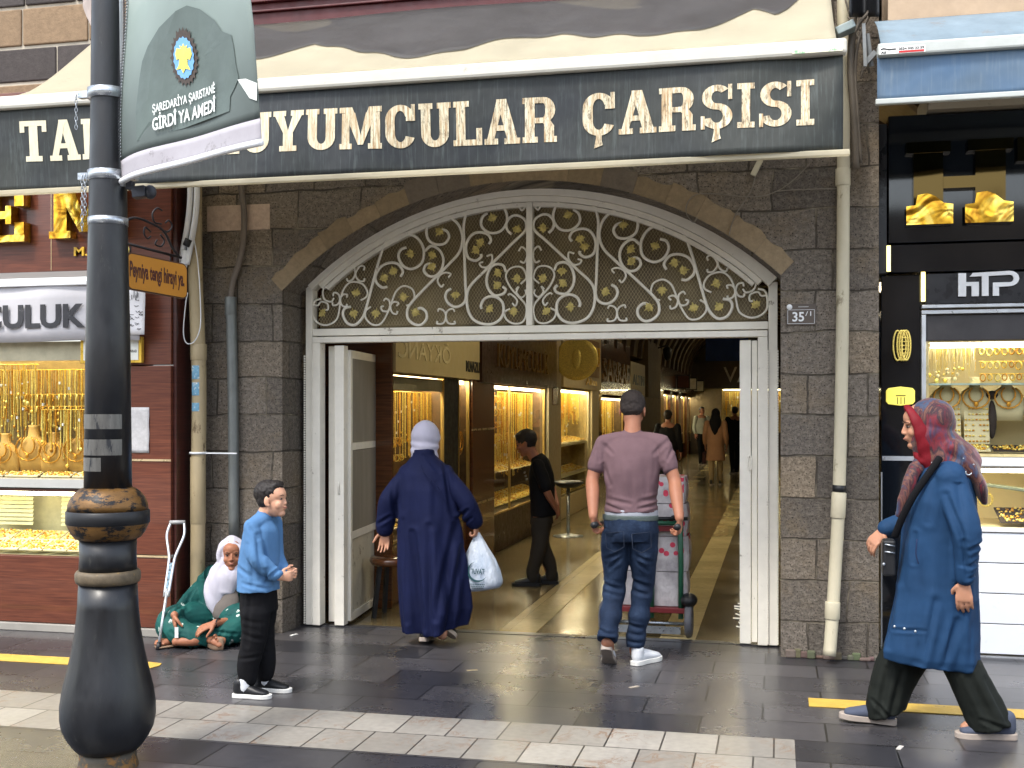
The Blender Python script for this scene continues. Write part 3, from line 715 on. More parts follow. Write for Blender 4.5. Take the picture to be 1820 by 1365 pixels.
for (z0, z1) in ((0.69, 1.29), (1.35, ht - 0.06)):
    s = 0.06
    while s < Lw - 0.06:
        wm.bar(A + u * s + V((0, 0, z0)), A + u * s + V((0, 0, z1)), 0.003, 0.003); s += 0.016
    z = z0
    while z < z1: wm.bar(A + u * 0.05 + V((0, 0, z)), A + u * (Lw - 0.05) + V((0, 0, z)), 0.003, 0.003); z += 0.018
wm.build('wire_mesh', mat('grey_mesh', lin((108, 102, 94)), 0.6), lf)
bp = MB()
for (z0, z1) in ((0.69, 1.29), (1.35, ht - 0.06)): bp.bar(A + u * 0.05 + nrm * 0.016 + V((0, 0, (z0 + z1) / 2)), A + u * (Lw - 0.05) + nrm * 0.016 + V((0, 0, (z0 + z1) / 2)), 0.004, z1 - z0)
bp.build('dusty_glass', mat('dusty_glass_grey', lin((138, 132, 122)), 0.7, var=0.2, scale=3, stretch=(1, 1, 0.3)), lf)
hd = MB(); hd.tube([A + u * 0.02 + nrm * -0.02 + V((-0.03, -0.07, 1.08)), A + V((-0.045, -0.09, 1.05)), A + V((-0.045, -0.09, 0.98)), A + u * 0.02 + V((-0.03, -0.07, 0.95))], 0.006, 6); hd.build('handle', M_white, lf)
rl_ = thing('gate_leaf', 'white iron gate leaf folded edge-on against the right post with an oval pull', 'gate leaf', (xr0, 0.05, 0))
po = MB(); po.box((xr0, -0.03, 0.01), (xr0 + 0.075, 0.06, ztr0 - 0.02)); po.build('lock_stile', M_white, rl_, bevel=0.004)
po = MB(); po.box((xr0 + 0.079, -0.015, 0.02), (gxr - 0.134, 0.06, ztr0 - 0.022)); po.build('leaf_frame', M_white, rl_, bevel=0.003)
hz = W(1333, 822, 0); hd = MB(); hd.tube([(hz.x + 0.014 * math.cos(t), -0.04, hz.z + 0.05 * math.sin(t)) for t in [2 * PI * i / 16 for i in range(16)]], 0.005, 6, closed=True); hd.build('handle', M_white, rl_)
fl = MB(); rp = random.Random(9)
for k in range(9): fl.bar((xr0 + 0.005, -0.03, 0.12 + 0.02 * k), (xr0 - rp.uniform(0.0, 0.05), -0.035, 0.13 + 0.02 * k + rp.uniform(-.01, .01)), 0.004, 0.008)
fl.build('rust_flake', M_white, rl_)
# concrete threshold
struct('threshold', MB().box((hxl, -0.03, -0.02), (hxr, 0.06, 0.004)), M_basalt)
# buildings across the street, behind the viewer: they shade the horizon and show in the glass
fb = MB(); fb.box((-40, -26, 0), (40, -22, 6.5))
for k in range(26):
    for zz in (0.3, 3.6): fb.box((-38 + 3 * k, -21.99, zz), (-36.4 + 3 * k, -21.9, zz + 2.2))
    fb.box((-38.4 + 3 * k, -21.99, 2.9), (-36 + 3 * k, -20.6, 3.0))
struct('street_buildings_opposite', fb, mat('brown_street_facade', lin((132, 116, 100)), 0.8, var=0.5, scale=0.7))
# ============================================================= main awning
def ray_plane(px, py, p0, nn):
    o = V((0, -DIST, EYE)); d = _f + _r * ((px - CX) / FPX) + V((0, 0, (HY - py) / FPX)); nn = V(nn)
    return o + d * ((V(p0) - o).dot(nn) / d.dot(nn))
AY = -1.5
axr = W(1500, 150, AY).x; axl = -5.4; axf = W(26, 160, -1.5).x
zb0 = W(1500, 271, AY).z; zt0 = W(1500, 96, AY).z; zt1 = W(1500, 72, AY).z
ROOF_Z1, ROOF_Y1 = 4.28, -0.56
aw = thing('shop_awning', 'long dark grey awning lettered for the goldsmiths market across the arched gate', 'awning', (-2, AY, zb0))
def valx(x, z, off=0.0):
    """front surface of the hanging valance, with folds"""
    u = (zt0 - z) / (zt0 - zb0)
    w = 0.026 * math.sin(x * 2.1 + 1.0 + u * 1.2) * u + 0.014 * math.sin(x * 5.3 + z * 3) * u + 0.005 * math.sin(x * 11 + u * 4) * u
    w += 0.008 * math.exp(-((x + 4.2) / 0.5) ** 2) * math.sin((x * 3 + z * 8)) + 0.018 * math.exp(-((x - 0.3) / 0.4) ** 2) * math.sin(x * 9 - z * 8)
    return V((x, AY - w + off, z))
mb = MB(); mb.sheet(lambda u, v: valx(lerp(axl, axr - 0.005, u), lerp(zb0 + 0.01, zt0 + 0.01, v)), 110, 14, -0.004)
mb.build('valance', M_val, aw)
mb = MB(); mb.bar((axl, AY - 0.005, zb0 - 0.003), (axr + 0.03, AY - 0.005, zb0 - 0.003), 0.045, 0.032); mb.build('bottom_bar', M_cream, aw, bevel=0.006)
mb = MB(); mb.bar((axl, AY, (zt0 + zt1) / 2), (axr + 0.015, AY, (zt0 + zt1) / 2), 0.09, zt1 - zt0 + 0.012); mb.build('front_bar', M_cream if False else mat('weathered_white_bar', lin((196, 193, 182)), 0.5, var=0.1, scale=4, dirt=(lin((150, 140, 118)), 12, 0.62)), aw, bevel=0.018)
rz0 = zt1 + 0.004
def roof(u, v):
    x = lerp(axf, axr - 0.04 - 0.0 * v, u); y = lerp(AY - 0.01, ROOF_Y1, v); z = lerp(rz0, ROOF_Z1, v)
    z += (0.020 * math.sin(x * 7 + v * 3.0) + 0.012 * math.sin(x * 17 - v * 5)) * (1 - v) * min(1, v * 6) - 0.03 * math.sin(v * PI)
    return V((x, y, z))
mb = MB(); mb.sheet(roof, 150, 12, 0.004); mb.build('canopy', M_cream, aw)
# dark sheet standing in for shadow on the upper canopy, its edge drawn in waves
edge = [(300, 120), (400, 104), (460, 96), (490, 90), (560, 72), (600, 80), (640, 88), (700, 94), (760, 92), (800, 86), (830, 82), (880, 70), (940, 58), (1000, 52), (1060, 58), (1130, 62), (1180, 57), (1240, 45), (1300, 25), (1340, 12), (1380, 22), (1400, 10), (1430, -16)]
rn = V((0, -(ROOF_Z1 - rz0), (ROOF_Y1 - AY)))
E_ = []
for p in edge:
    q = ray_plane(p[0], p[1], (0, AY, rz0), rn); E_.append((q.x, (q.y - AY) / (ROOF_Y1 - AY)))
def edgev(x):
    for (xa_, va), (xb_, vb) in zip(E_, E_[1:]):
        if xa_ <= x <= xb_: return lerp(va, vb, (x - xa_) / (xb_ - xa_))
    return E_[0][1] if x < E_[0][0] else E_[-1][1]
def roof_shadow(u, v):
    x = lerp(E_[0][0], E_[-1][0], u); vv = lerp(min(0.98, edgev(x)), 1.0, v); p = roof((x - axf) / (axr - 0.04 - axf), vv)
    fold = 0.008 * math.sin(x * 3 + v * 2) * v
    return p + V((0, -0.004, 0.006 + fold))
mb = MB(); mb.sheet(roof_shadow, 160, 10, 0.003)
tag(mb.build('roof_shadow_sheet', M_roofshadow), 'dark grey sheet standing for the wavy shadow on the upper cream canopy', 'roof_shadow_sheet')
# lettering, sewn 1 mm in front of the valance
L_ = MB()
def put_word(word, pxa, pxb, ytop_a, ytop_b, ybot_a, ybot_b):
    """letters between two photo columns; the tops and feet follow the given lines"""
    ws = [glyph(ch)[1] for ch in word]; gap = 0.07; tot = sum(ws) + gap * (len(ws) - 1)
    pa, pb_ = W(pxa, (ytop_a + ybot_a) / 2, AY).x, W(pxb, (ytop_b + ybot_b) / 2, AY).x
    za1, zb1, za0, zb0_ = W(pxa, ytop_a, AY).z, W(pxb, ytop_b, AY).z, W(pxa, ybot_a, AY).z, W(pxb, ybot_b, AY).z
    s = 0
    for ch, w in zip(word, ws):
        t0, t1 = s / tot, (s + w) / tot; s += w + gap
        def P(u, v, t0=t0, t1=t1):
            t = lerp(t0, t1, u); x = lerp(pa, pb_, t); z = lerp(lerp(za0, zb0_, t), lerp(za1, zb1, t), v)
            return valx(x, z, -0.0065)
        slab(L_, ch, P, (0, -0.0010, 0))
put_word('TARİHİ', 35, 318, 216, 206, 287, 276)
L_.build('word', M_letter, aw); L_ = MB(); put_word('KUYUMCULAR', 372, 991, 206, 171, 276, 252)
L_.build('word', M_letter, aw); L_ = MB(); put_word('ÇARŞISI', 1033, 1447, 167, 141, 242, 224)
L_.build('word', M_letter, aw)
lab = MB(); a = W(1408, 96, AY - 0.05); b = W(1498, 84, AY - 0.05)
lab.box((a.x, AY - 0.051, a.z), (b.x, AY - 0.0465, b.z)); lab.build('maker_label', mat('faded_label', lin((214, 212, 190)), 0.5, dirt=(lin((120, 170, 130)), 30, 0.55)), aw)
for x in (axf + 0.3, axr - 0.25):
    mb = MB(); mb.bar((x, AY + 0.06, zt0 + 0.03), (x + 0.05, -1.0, zt0 + 0.1), 0.03, 0.04); mb.bar((x + 0.05, -1.0, zt0 + 0.1), (x, WY, 4.1), 0.03, 0.04); mb.build('arm', M_white, aw)

# ------------------------------------------------------------- blue grey awning at the right
BY = -1.2
bxl = W(1559, 130, BY).x; bxr = 2.6
def zat(py, px=1559, y=BY): return W(px, py, y).z
bz0, bz1, bz2 = zat(179), zat(103), zat(82)
ba = thing('shop_awning', 'faded blue grey awning over the black fronted shop', 'awning', (bxl, BY, bz0))
def vb(x, z): return V((x, BY + 0.012 * math.sin(x * 4 + z * 5) * ((bz1 - z) / (bz1 - bz0)), z))
mb = MB(); mb.sheet(lambda u, v: vb(lerp(bxl, bxr, u), lerp(bz0, bz1 + 0.01, v)), 40, 8, -0.004); mb.build('valance', M_valb, ba)
mb = MB(); mb.bar((bxl - 0.01, BY, bz0 - 0.01), (bxr, BY, bz0 - 0.01), 0.04, 0.032); mb.build('bottom_bar', mat('white_bar', lin((176, 180, 176)), 0.5, var=0.1), ba, bevel=0.006)
mb = MB(); mb.bar((bxl, BY, (bz1 + bz2) / 2), (bxr, BY, (bz1 + bz2) / 2), 0.09, bz2 - bz1 + 0.006); mb.build('front_bar', mat('white_bar', lin((176, 180, 176)), 0.5), ba, bevel=0.012)
bt = W(1556, 38, -0.75).z
mb = MB(); mb.sheet(lambda u, v: V((lerp(bxl + 0.02, bxr, u), lerp(BY, -0.75, v), lerp(bz2 + 0.004, bt, v) + 0.03 * math.sin(PI * v))), 30, 8, 0.004); mb.build('canopy', M_bluetop, ba)
lb = MB(); a = W(1563, 97, BY - 0.05); b = W(1645, 80, BY - 0.05); lb.box((a.x, BY - 0.049, a.z), (b.x, BY - 0.046, b.z)); o_ = lb.build('maker_label', mat('label_white', lin((232, 232, 228)), 0.4, var=0.04), ba)
lt = MB(); w = b.x - a.x; h = b.z - a.z
text(lt, '0534 045 33 59', (a.x + 0.42 * w, BY - 0.0492, a.z + 0.5 * h), (1, 0, 0), (0, 0, 1), 0.55 * w, 0.4 * h, 0.001, 0.03)
text(lt, 'AS', (a.x + 0.03 * w, BY - 0.0492, a.z + 0.08 * h), (1, 0, 0), (0, 0, 1), 0.12 * w, 0.36 * h, 0.001, 0.04)
lt.tube([(a.x + 0.03 * w, BY - 0.05, a.z + .75 * h), (a.x + 0.09 * w, BY - 0.05, a.z + .88 * h), (a.x + 0.2 * w, BY - 0.05, a.z + .68 * h), (a.x + 0.36 * w, BY - 0.05, a.z + .72 * h)], 0.0035, 5)
lt.build('lettering', M_black, o_)
lt = MB(); lt.box((a.x + 0.42 * w, BY - 0.0505, a.z + 0.08 * h), (a.x + 0.97 * w, BY - 0.0492, a.z + 0.4 * h)); lt.build('red_strip', mat('label_red', lin((190, 40, 40)), 0.4), o_)

# ============================================================= left jewellery shop (reddish wood)
LY = -0.65
M_goldletter = N('mirror_gold'); c = M_goldletter.ramp(M_goldletter.noise(M_goldletter.co((1, 1, 0.7)), 5, 2, 0.5, 1.5), [(0.3, lin((150, 96, 20))), (0.46, lin((222, 170, 50))), (0.6, lin((252, 222, 110))), (0.75, lin((190, 128, 34)))])
M_goldletter.set(col=c, rough=0.16, metal=0.85); M_goldletter.bump(M_goldletter.noise(M_goldletter.co(), 5, 2, 0.5, 1.0), 0.35, 0.02); M_goldletter = M_goldletter.m
lxe = W(304, 800, LY).x
ls = thing('jewellery_shop', 'reddish wood clad shopfront with big gold letters and lit jewellery windows', 'shop', (lxe - 1, LY, 0))
def lz(py, px=180, y=LY): return W(px, py, y).z
def lx(px, y=LY): return W(px, 700, y).x
LX0 = -7.2
mb = MB()
mb.box((LX0, LY, lz(480)), (lxe, -0.3, 3.9))                                # fascia
mb.box((lx(230), LY, lz(649)), (lxe, -0.36, lz(480) - 0.004))               # pier above
mb.box((lx(230), LY - 0.01, lz(986) + 0.012), (lxe + 0.004, -0.36, lz(651)))   # pier middle
mb.box((lx(230), LY - 0.01, 0.06), (lxe + 0.004, -0.36, lz(988)))           # pier lower
mb.box((LX0, LY - 0.012, 0.06), (lx(230) - 0.003, -0.36, lz(992)))          # dado under the window
mb.build('wood_cladding', M_wood, ls, bevel=0.004)
mb = MB(); mb.box((lxe + 0.006, LY + 0.02, 0.05), (lxe + 0.03, WY - 0.08, 3.85)); mb.build('side_panel', plank('dark_red_wood', lin((48, 20, 18)), lin((74, 34, 28))), ls)
mb = MB(); mb.box((LX0, LY - 0.035, 0.0), (lxe, -0.4, 0.055)); mb.build('plinth', mat('pale_plinth', lin((150, 146, 138)), 0.7, var=0.15), ls, bevel=0.005)
tm = MB()
for py, px0 in ((817, 236), (986, 241)): tm.box((lx(px0), LY - 0.016, lz(py) - 0.006), (lxe + 0.006, LY - 0.009, lz(py) + 0.008))
tm.box((lx(91), LY - 0.004, lz(478)), (lx(91) + 0.004, LY + 0.001, 3.8))
tm.build('trim_strip', mat('brass_strip', lin((214, 190, 150)), 0.3, metal=0.5), ls)
gl = MB()
def slab_box(mb, ch, x0, x1, z0, z1, y, th=0.05): slab(mb, ch, lambda u, v: V((lerp(x0, x1, u), y, lerp(z0, z1, v))), (0, -th, 0))
slab_box(gl, 'E', lx(-26), lx(55), lz(427), lz(331), LY - 0.004, 0.07)
gl.build('gold_letter', M_goldletter, ls); gl = MB()
slab_box(gl, 'M', lx(99), lx(226), lz(424), lz(328), LY - 0.004, 0.07)
gl.build('gold_letter', M_goldletter, ls)
gl = MB(); text(gl, 'M.', (lx(133), LY - 0.001, lz(454)), (1, 0, 0), (0, 0, 1), lx(157) - lx(133), lz(438) - lz(454), 0.012, 0.02); gl.build('small_lettering', mat('yellow_letters', lin((236, 190, 60)), 0.3), ls)
# white banner CULUK hung across under the fascia
bn = thing('cloth_banner', 'white cloth banner with black letters hung under the wooden fascia behind the lamp post', 'banner', (lx(100), LY - 0.1, lz(560)))
def cb_(u, v, off=0): x = lerp(LX0, lx(262), u); return V((x, LY - 0.10 + off + 0.006 * math.sin(x * 9), lerp(lz(607), lz(507), v) + 0.004 * math.sin(x * 5)))
mb = MB(); mb.sheet(lambda u, v: cb_(u, v), 40, 4, 0.004); mb.build('cloth', mat('white_banner_cloth', lin((190, 188, 192)), 0.8, var=0.06), bn)
mb = MB(); mb.bar((LX0, LY - 0.10, lz(505)), (lx(262), LY - 0.10, lz(505)), 0.04, 0.03); mb.build('rail', M_whiteplastic, bn, bevel=0.004)
lt = MB(); text(lt, 'CULUK', (lx(-16), LY - 0.112, lz(584)), (1, 0, 0), (0, 0, 1), lx(168) - lx(-16), lz(541) - lz(584), 0.002, 0.035); lt.build('lettering', mat('worn_black_letters', lin((52, 52, 56)), 0.6, var=0.2, dirt=(lin((150, 150, 152)), 14, 0.6)), bn)
nt = thing('paper_notice', 'white paper notice with dark scribbled writing hanging right of the lamp post', 'notice', (lx(250), LY - 0.11, lz(597)))
MB().sheet(lambda u, v: V((lerp(lx(222), lx(273), u), LY - 0.115 + 0.006 * math.sin(u * 5 + v * 3), lerp(lz(598), lz(516), v))), 8, 8, -0.002).build('sheet', mat('paper', lin((222, 220, 222)), 0.8, var=0.04), nt)
wr = MB(); rw = random.Random(4); wx0, wx1, wz0, wz1 = lx(230), lx(271), lz(595), lz(518)
for k in range(42):
    x = rw.uniform(wx0, wx1 - 0.03); z = rw.uniform(wz0, wz1)
    if z > lerp(wz0, wz1, 0.75): wr.bar((x, LY - 0.124, z - 0.02), (x, LY - 0.124, z + 0.012), 0.0045, 0.002)
    else: wr.tube(spline([(x, LY - 0.124, z), (x + 0.01, LY - 0.124, z + rw.uniform(-.012, .012)), (x + 0.022, LY - 0.124, z + rw.uniform(-.01, .01)), (x + 0.03, LY - 0.124, z)], 3), 0.0018, 4)
wr.build('writing', M_black, nt)
nb = thing('small_signboard', 'small white signboard in a gold frame behind the lamp post', 'sign', (lx(205), LY - 0.03, lz(645)))
mb = MB(); mb.box((lx(150), LY - 0.05, lz(646)), (lx(258), LY - 0.012, lz(600))); mb.build('frame', mat('gold_frame', lin((226, 186, 74)), 0.3, metal=0.5), nb, bevel=0.004)
mb = MB(); mb.box((lx(156), LY - 0.054, lz(641)), (lx(253), LY - 0.0505, lz(604))); mb.build('panel', mat('panel_white', lin((216, 216, 206)), 0.5), nb)
lt = MB(); text(lt, 'NUMARASI', (lx(229), LY - 0.0542, lz(628)), (1, 0, 0), (0, 0, 1), lx(250) - lx(229), 0.02, 0.001, 0.02); lt.build('lettering', M_black, nb)
nt = thing('paper_notice', 'blank crumpled white paper stuck on the wooden pier beside the lamp post', 'notice', (lx(250), LY, lz(805)))
MB().sheet(lambda u, v: V((lerp(lx(228), lx(267), u), LY - 0.014 + 0.003 * math.sin(u * 9 + v * 13), lerp(lz(804), lz(724), v))), 8, 12, -0.002).build('sheet', mat('crumpled_paper', lin((186, 184, 184)), 0.8, var=0.15, scale=40, bump=0.5, bscale=30), nt)

# ------------------------------------------------------------- lit jewellery windows
M_gold = N('gold'); c = M_gold.ramp(M_gold.noise(M_gold.co(), 60, 3), [(0.3, lin((206, 156, 44))), (0.6, lin((246, 208, 92)))]); M_gold.set(col=c, rough=0.28, metal=0.55); M_gold = M_gold.m
M_gold2 = mat('pale_gold', lin((248, 220, 120)), 0.3, metal=0.4, var=0.2, scale=50)
M_gold3 = mat('deep_gold', lin((206, 144, 40)), 0.3, metal=0.5, var=0.3, scale=40)
M_velvet = mat('cream_velvet', lin((220, 206, 160)), 0.8, var=0.08)
M_velvetd = mat('dark_velvet', lin((50, 40, 34)), 0.8)
M_backp = mat('display_back', lin((150, 128, 76)), 0.6, var=0.35, scale=12)
M_backg = mat('display_back_golden', lin((78, 54, 24)), 0.5, var=0.6, scale=14)
def glass_mat(name, tint=(1, 1, 1), spec=0.12):
    m = bpy.data.materials.new(name); m.use_nodes = True; t = m.node_tree; t.nodes.clear()
    o = t.nodes.new('ShaderNodeOutputMaterial'); mx = t.nodes.new('ShaderNodeMixShader'); tr = t.nodes.new('ShaderNodeBsdfTransparent'); g = t.nodes.new('ShaderNodeBsdfGlossy')
    fz = t.nodes.new('ShaderNodeFresnel'); gm = t.nodes.new('ShaderNodeNewGeometry'); mr = t.nodes.new('ShaderNodeMapRange'); t.links.new(gm.outputs['Backfacing'], mr.inputs[0]); mr.inputs[3].default_value = 1.45; mr.inputs[4].default_value = 1 / 1.45; t.links.new(mr.outputs[0], fz.inputs[0])
    tr.inputs[0].default_value = (*tint, 1); g.inputs['Roughness'].default_value = 0.02
    t.links.new(fz.outputs[0], mx.inputs[0]); t.links.new(tr.outputs[0], mx.inputs[1]); t.links.new(g.outputs[0], mx.inputs[2]); t.links.new(mx.outputs[0], o.inputs[0]); return m
M_glass = glass_mat('shop_glass', (0.96, 0.98, 0.97))
def led(col, s):
    key = 'lamp_strip_%d_%d' % (int(s * 10), int(col[2] * 100))
    if key in _mats: return _mats[key]
    n = N(key); n.set(col=(0.8, 0.8, 0.8), emis=col, es=s); _mats[key] = n.m; return n.m
JR = random.Random(21); M_tagw = mat('price_tag', lin((232, 230, 220)), .6)
def jewel_case(name, label, o, u, nin, w, z0, z1, depth, frame, strength=14, lcol=(1.0, 0.84, 0.5), back=None, group=None, split=None, bottomlamp=False):
    """lit showcase; o = outer lower left corner on the floor plan, u along the front, nin inwards"""
    o = V(o); u = V(u).normalized(); nin = V(nin).normalized(); Z = V((0, 0, 1))
    t = thing(name, label, 'showcase', o + Z * z0, group)
    def P(a, b, c): return o + u * a + nin * b + Z * c
    def panel(mb, a0, a1, b0, b1, c0, c1): 
        vs = [P(a, b, c) for c in (c0, c1) for a, b in ((a0, b0), (a1, b0), (a1, b1), (a0, b1))]
        mb.add(vs, [(0, 3, 2, 1), (4, 5, 6, 7), (0, 1, 5, 4), (1, 2, 6, 5), (2, 3, 7, 6), (3, 0, 4, 7)])
    mb = MB(); panel(mb, 0, w, depth, depth + 0.02, z0, z1); panel(mb, 0.0, 0.012, 0.03, depth - 0.001, z0, z1); panel(mb, w - 0.012, w, 0.03, depth - 0.001, z0, z1)
    panel(mb, 0.013, w - 0.013, 0.03, depth - 0.001, z0 - 0.015, z0); panel(mb, 0.013, w - 0.013, 0.03, depth - 0.001, z1, z1 + 0.015); mb.build('lining', back or M_backp, t)
    mb = MB(); f = 0.018
    panel(mb, -0.002, f, -0.004, 0.028, z0 - 0.018, z1 + 0.02); panel(mb, w - f, w + 0.002, -0.004, 0.028, z0 - 0.018, z1 + 0.02)
    panel(mb, f + 0.001, w - f - 0.001, -0.002, 0.028, z1, z1 + 0.02); panel(mb, f + 0.001, w - f - 0.001, -0.002, 0.028, z0 - 0.018, z0)
    if split: panel(mb, split - 0.006, split + 0.006, -0.001, 0.026, z0 + 0.001, z1 - 0.001)
    mb.build('frame', frame, t)
    mb = MB(); mb.add([P(f + .002, .012, z0 + .001), P(w - f - .002, .012, z0 + .001), P(w - f - .002, .012, z1 - .001), P(f + .002, .012, z1 - .001)], [(0, 1, 2, 3)]); mb.build('glass', M_glass, t)
    mb = MB(); panel(mb, 0.04, w - 0.04, 0.05, 0.09, z1 - 0.03, z1 - 0.008)
    mb.build('lamp_strip', led(lcol, strength), t)
    return t, P
def strands(P, a0, a1, b, c0, c1, n, name='gold_chains', label='', m=None, rows=1, parent=None, pend=True, thick=0.0035, wob=0.004):
    """a curtain of hanging chains (too many to count)"""
    mb = MB()
    for k in range(n):
        a = a0 + (a1 - a0) * (k + JR.uniform(0.2, 0.8)) / n; bb = b + JR.uniform(-0.02, 0.02)
        L = (c1 - c0) * JR.uniform(0.55, 1.0); r = thick * JR.uniform(0.6, 1.5); pts = []
        for j in range(5): pts.append(P(a + JR.uniform(-wob, wob), bb, c1 - L * j / 4))
        mb.tube(pts, r, 4, mi=JR.randrange(3), smooth=False)
        if JR.random() < .18: c_t = P(a, bb - .01, c1 - L * JR.uniform(.2, .8)); mb.cbox(c_t, (thick * 3, thick * 3, thick * 5), 3)
        if pend and JR.random() < 0.6:
            s = JR.uniform(0.006, 0.016); mb.ell(P(a, bb - 0.004, c1 - L - s * 0.6), (s, s * 0.5, s), n=6, m=4, mi=JR.randrange(3))
    mb.tube([P(a0, b, c1), P(a1, b, c1)], 0.004, 5, mi=0)
    o = mb.build(name, (m or [M_gold, M_gold2, M_gold3]) + [M_tagw]); tag(o, label, 'jewellery', 'hanging gold chains', 'stuff'); return o
def hoops(P, a0, a1, b, zs, n, label, r=0.03):
    """rows of bangles threaded on rods"""
    mb = MB()
    for z in zs:
        mb.tube([P(a0, b, z), P(a1, b, z)], 0.003, 5)
        for k in range(n):
            a = a0 + (a1 - a0) * (k + 0.5) / n + JR.uniform(-.004, .004); rr = r * JR.uniform(0.8, 1.15); mi = JR.randrange(3); c = P(a, b, z - rr)
            ax = (P(1, 0, 0) - P(0, 0, 0)) * 0.5 + (P(0, 1, 0) - P(0, 0, 0)) * -0.5
            mb.tube([c + ax * (rr * math.cos(t)) * 1.2 + V((0, 0, rr * math.sin(t))) for t in [2 * PI * j / 9 for j in range(9)]], 0.005, 4, closed=True, mi=mi)
    return tag(mb.build('gold_bangles', [M_gold, M_gold2, M_gold3]), label, 'jewellery', 'rows of bangles', 'stuff')
def tray(P, a0, a1, b0, b1, z, label, tilt=0.0, group='jewellery trays', dens=90, m=None):
    """cream tray strewn with small rings"""
    c0 = P((a0 + a1) / 2, (b0 + b1) / 2, z); t = thing('jewellery_tray', label, 'tray', c0, group)
    mb = MB(); U = P(1, 0, 0) - P(0, 0, 0); Nn = P(0, 1, 0) - P(0, 0, 0); k = V((0, 0, tilt))
    def Q(a, b, h): return P(a, b, z) + k * ((b - b0)) + V((0, 0, h))
    def slabq(mb, x0, x1, y0, y1, h0, h1, mi=0): mb.add([Q(x, y, h) for h in (h0, h1) for x, y in ((x0, y0), (x1, y0), (x1, y1), (x0, y1))], [(0, 3, 2, 1), (4, 5, 6, 7), (0, 1, 5, 4), (1, 2, 6, 5), (2, 3, 7, 6), (3, 0, 4, 7)], mi)
    slabq(mb, a0, a1, b0, b1, 0, 0.008); mb.build('base', m or M_velvet, t)
    mb = MB(); area = (a1 - a0) * (b1 - b0); n = min(260, int(dens * max(1, area / 0.04)))
    for i in range(n):
        a, b = JR.uniform(a0 + .01, a1 - .01), JR.uniform(b0 + .01, b1 - .01); s = JR.uniform(0.004, 0.010)
        mb.ell(Q(a, b, 0.008 + s * 0.5), (s * 1.3, s, s), n=5, m=3, mi=JR.randrange(3))
    mb.build('rings', [M_gold, M_gold2, M_gold3], t); return t
def bust(P, a, b, z, h, label, m=None, group='necklace busts'):
    """necklace bust: neck and shoulders of velvet with a necklace"""
    c = P(a, b, z); t = thing('necklace_bust', label, 'bust', c, group)
    U = P(1, 0, 0) - P(0, 0, 0); Nn = P(0, 1, 0) - P(0, 0, 0)
    mb = MB(); prof = [(0.55, 0, 0.1), (0.62, .25, .22), (0.60, .5, .3), (0.42, .68, .26), (0.2, .78, .18), (0.17, .95, .16), (0.2, 1.0, .17)]
    ring = []; n = 14
    for rx, zz, ry in prof: ring.append([c + U * (rx * h * .62 * math.cos(q)) + Nn * (ry * h * .6 * math.sin(q)) + V((0, 0, zz * h)) for q in [2 * PI * j / n for j in range(n)]])
    vs = [p for r_ in ring for p in r_]; fs = [(i * n + j, i * n + (j + 1) % n, (i + 1) * n + (j + 1) % n, (i + 1) * n + j) for i in range(len(prof) - 1) for j in range(n)] + [tuple((len(prof) - 1) * n + j for j in range(n)), tuple(range(n - 1, -1, -1))]
    mb.add(vs, fs, 0, None, True); mb.build('form', m or M_velvet, t)
    mb = MB()
    for q in (0.0, 0.14):
        mb.tube([c + U * (h * (.15 + q) * math.sin(s)) * 1.0 + Nn * (-h * .2) + V((0, 0, h * (.78 - (.36 + q) * math.cos(s / 2) ** 2 * 1.0))) for s in [lerp(-2.6, 2.6, k / 12) for k in range(13)]], 0.006, 5, mi=0)
    mb.ell(c + Nn * (-h * .24) + V((0, 0, h * .38)), (0.016, 0.008, 0.02), n=8, m=5); mb.build('necklace', M_gold3, t); return t

# left shop: upper window
wz1, wz0 = lz(612, 80), lz(850, 80)
X1 = lx(229)
case, P = jewel_case('display_window', 'lit upper window of gold necklaces left of the lamp post', (LX0, LY + 0.01, 0), (1, 0, 0), (0, 1, 0), X1 - LX0, wz0, wz1, 0.30, mat('champagne_frame', lin((196, 186, 156)), 0.4, metal=0.3), 9, (1, 0.86, 0.6))
def AX(px): return lx(px) - LX0
mb = MB(); q = [P(a, b, c) for c in (lz(640), lz(608)) for a, b in ((AX(-120), -0.02), (AX(228), -0.02), (AX(228), 0.0), (AX(-120), 0.0))]; mb.add(q, [(0, 3, 2, 1), (4, 5, 6, 7), (0, 1, 5, 4), (1, 2, 6, 5), (2, 3, 7, 6), (3, 0, 4, 7)]); mb.build('shutter_box', mat('beige_shutter_box', lin((176, 168, 140)), 0.5), case)
strands(P, AX(-60), AX(228), 0.16, lz(770), lz(655), 90, label='long row of gold chains across the middle of the left shop window', thick=.004)
strands(P, AX(-60), AX(60), 0.05, lz(735), lz(646), 30, label='fine hanging chains at the top of the left shop window', thick=0.002)
strands(P, AX(60), AX(228), 0.08, lz(830), lz(728), 46, name='gold_chains', label='dense curtain of gold chains behind the lamp post', thick=0.004)
strands(P, AX(-60), AX(75), 0.2, lz(790), lz(700), 40, label='dark gold chains at the back of the left shop window', thick=0.004)
hoops(P, AX(20), AX(152), 0.12, (lz(700), lz(722)), 13, 'double row of bangles high in the left shop window', 0.022)
for k, (pxc, hh_) in enumerate(((-10, .30), (36, .36), (78, .31), (122, .35), (190, .3))):
    bust(P, AX(pxc), 0.12 + 0.03 * (k % 2), wz0 + 0.02, hh_, ['broad gold necklace bust at the left frame edge', 'tall gold necklace bust second from the left frame edge', 'low gold necklace bust in front of the dark chains', 'gold necklace bust just left of the lamp post', 'gold necklace bust behind the lamp post'][k], mat('gold_velvet', lin((206, 160, 78)), .6, var=.2))
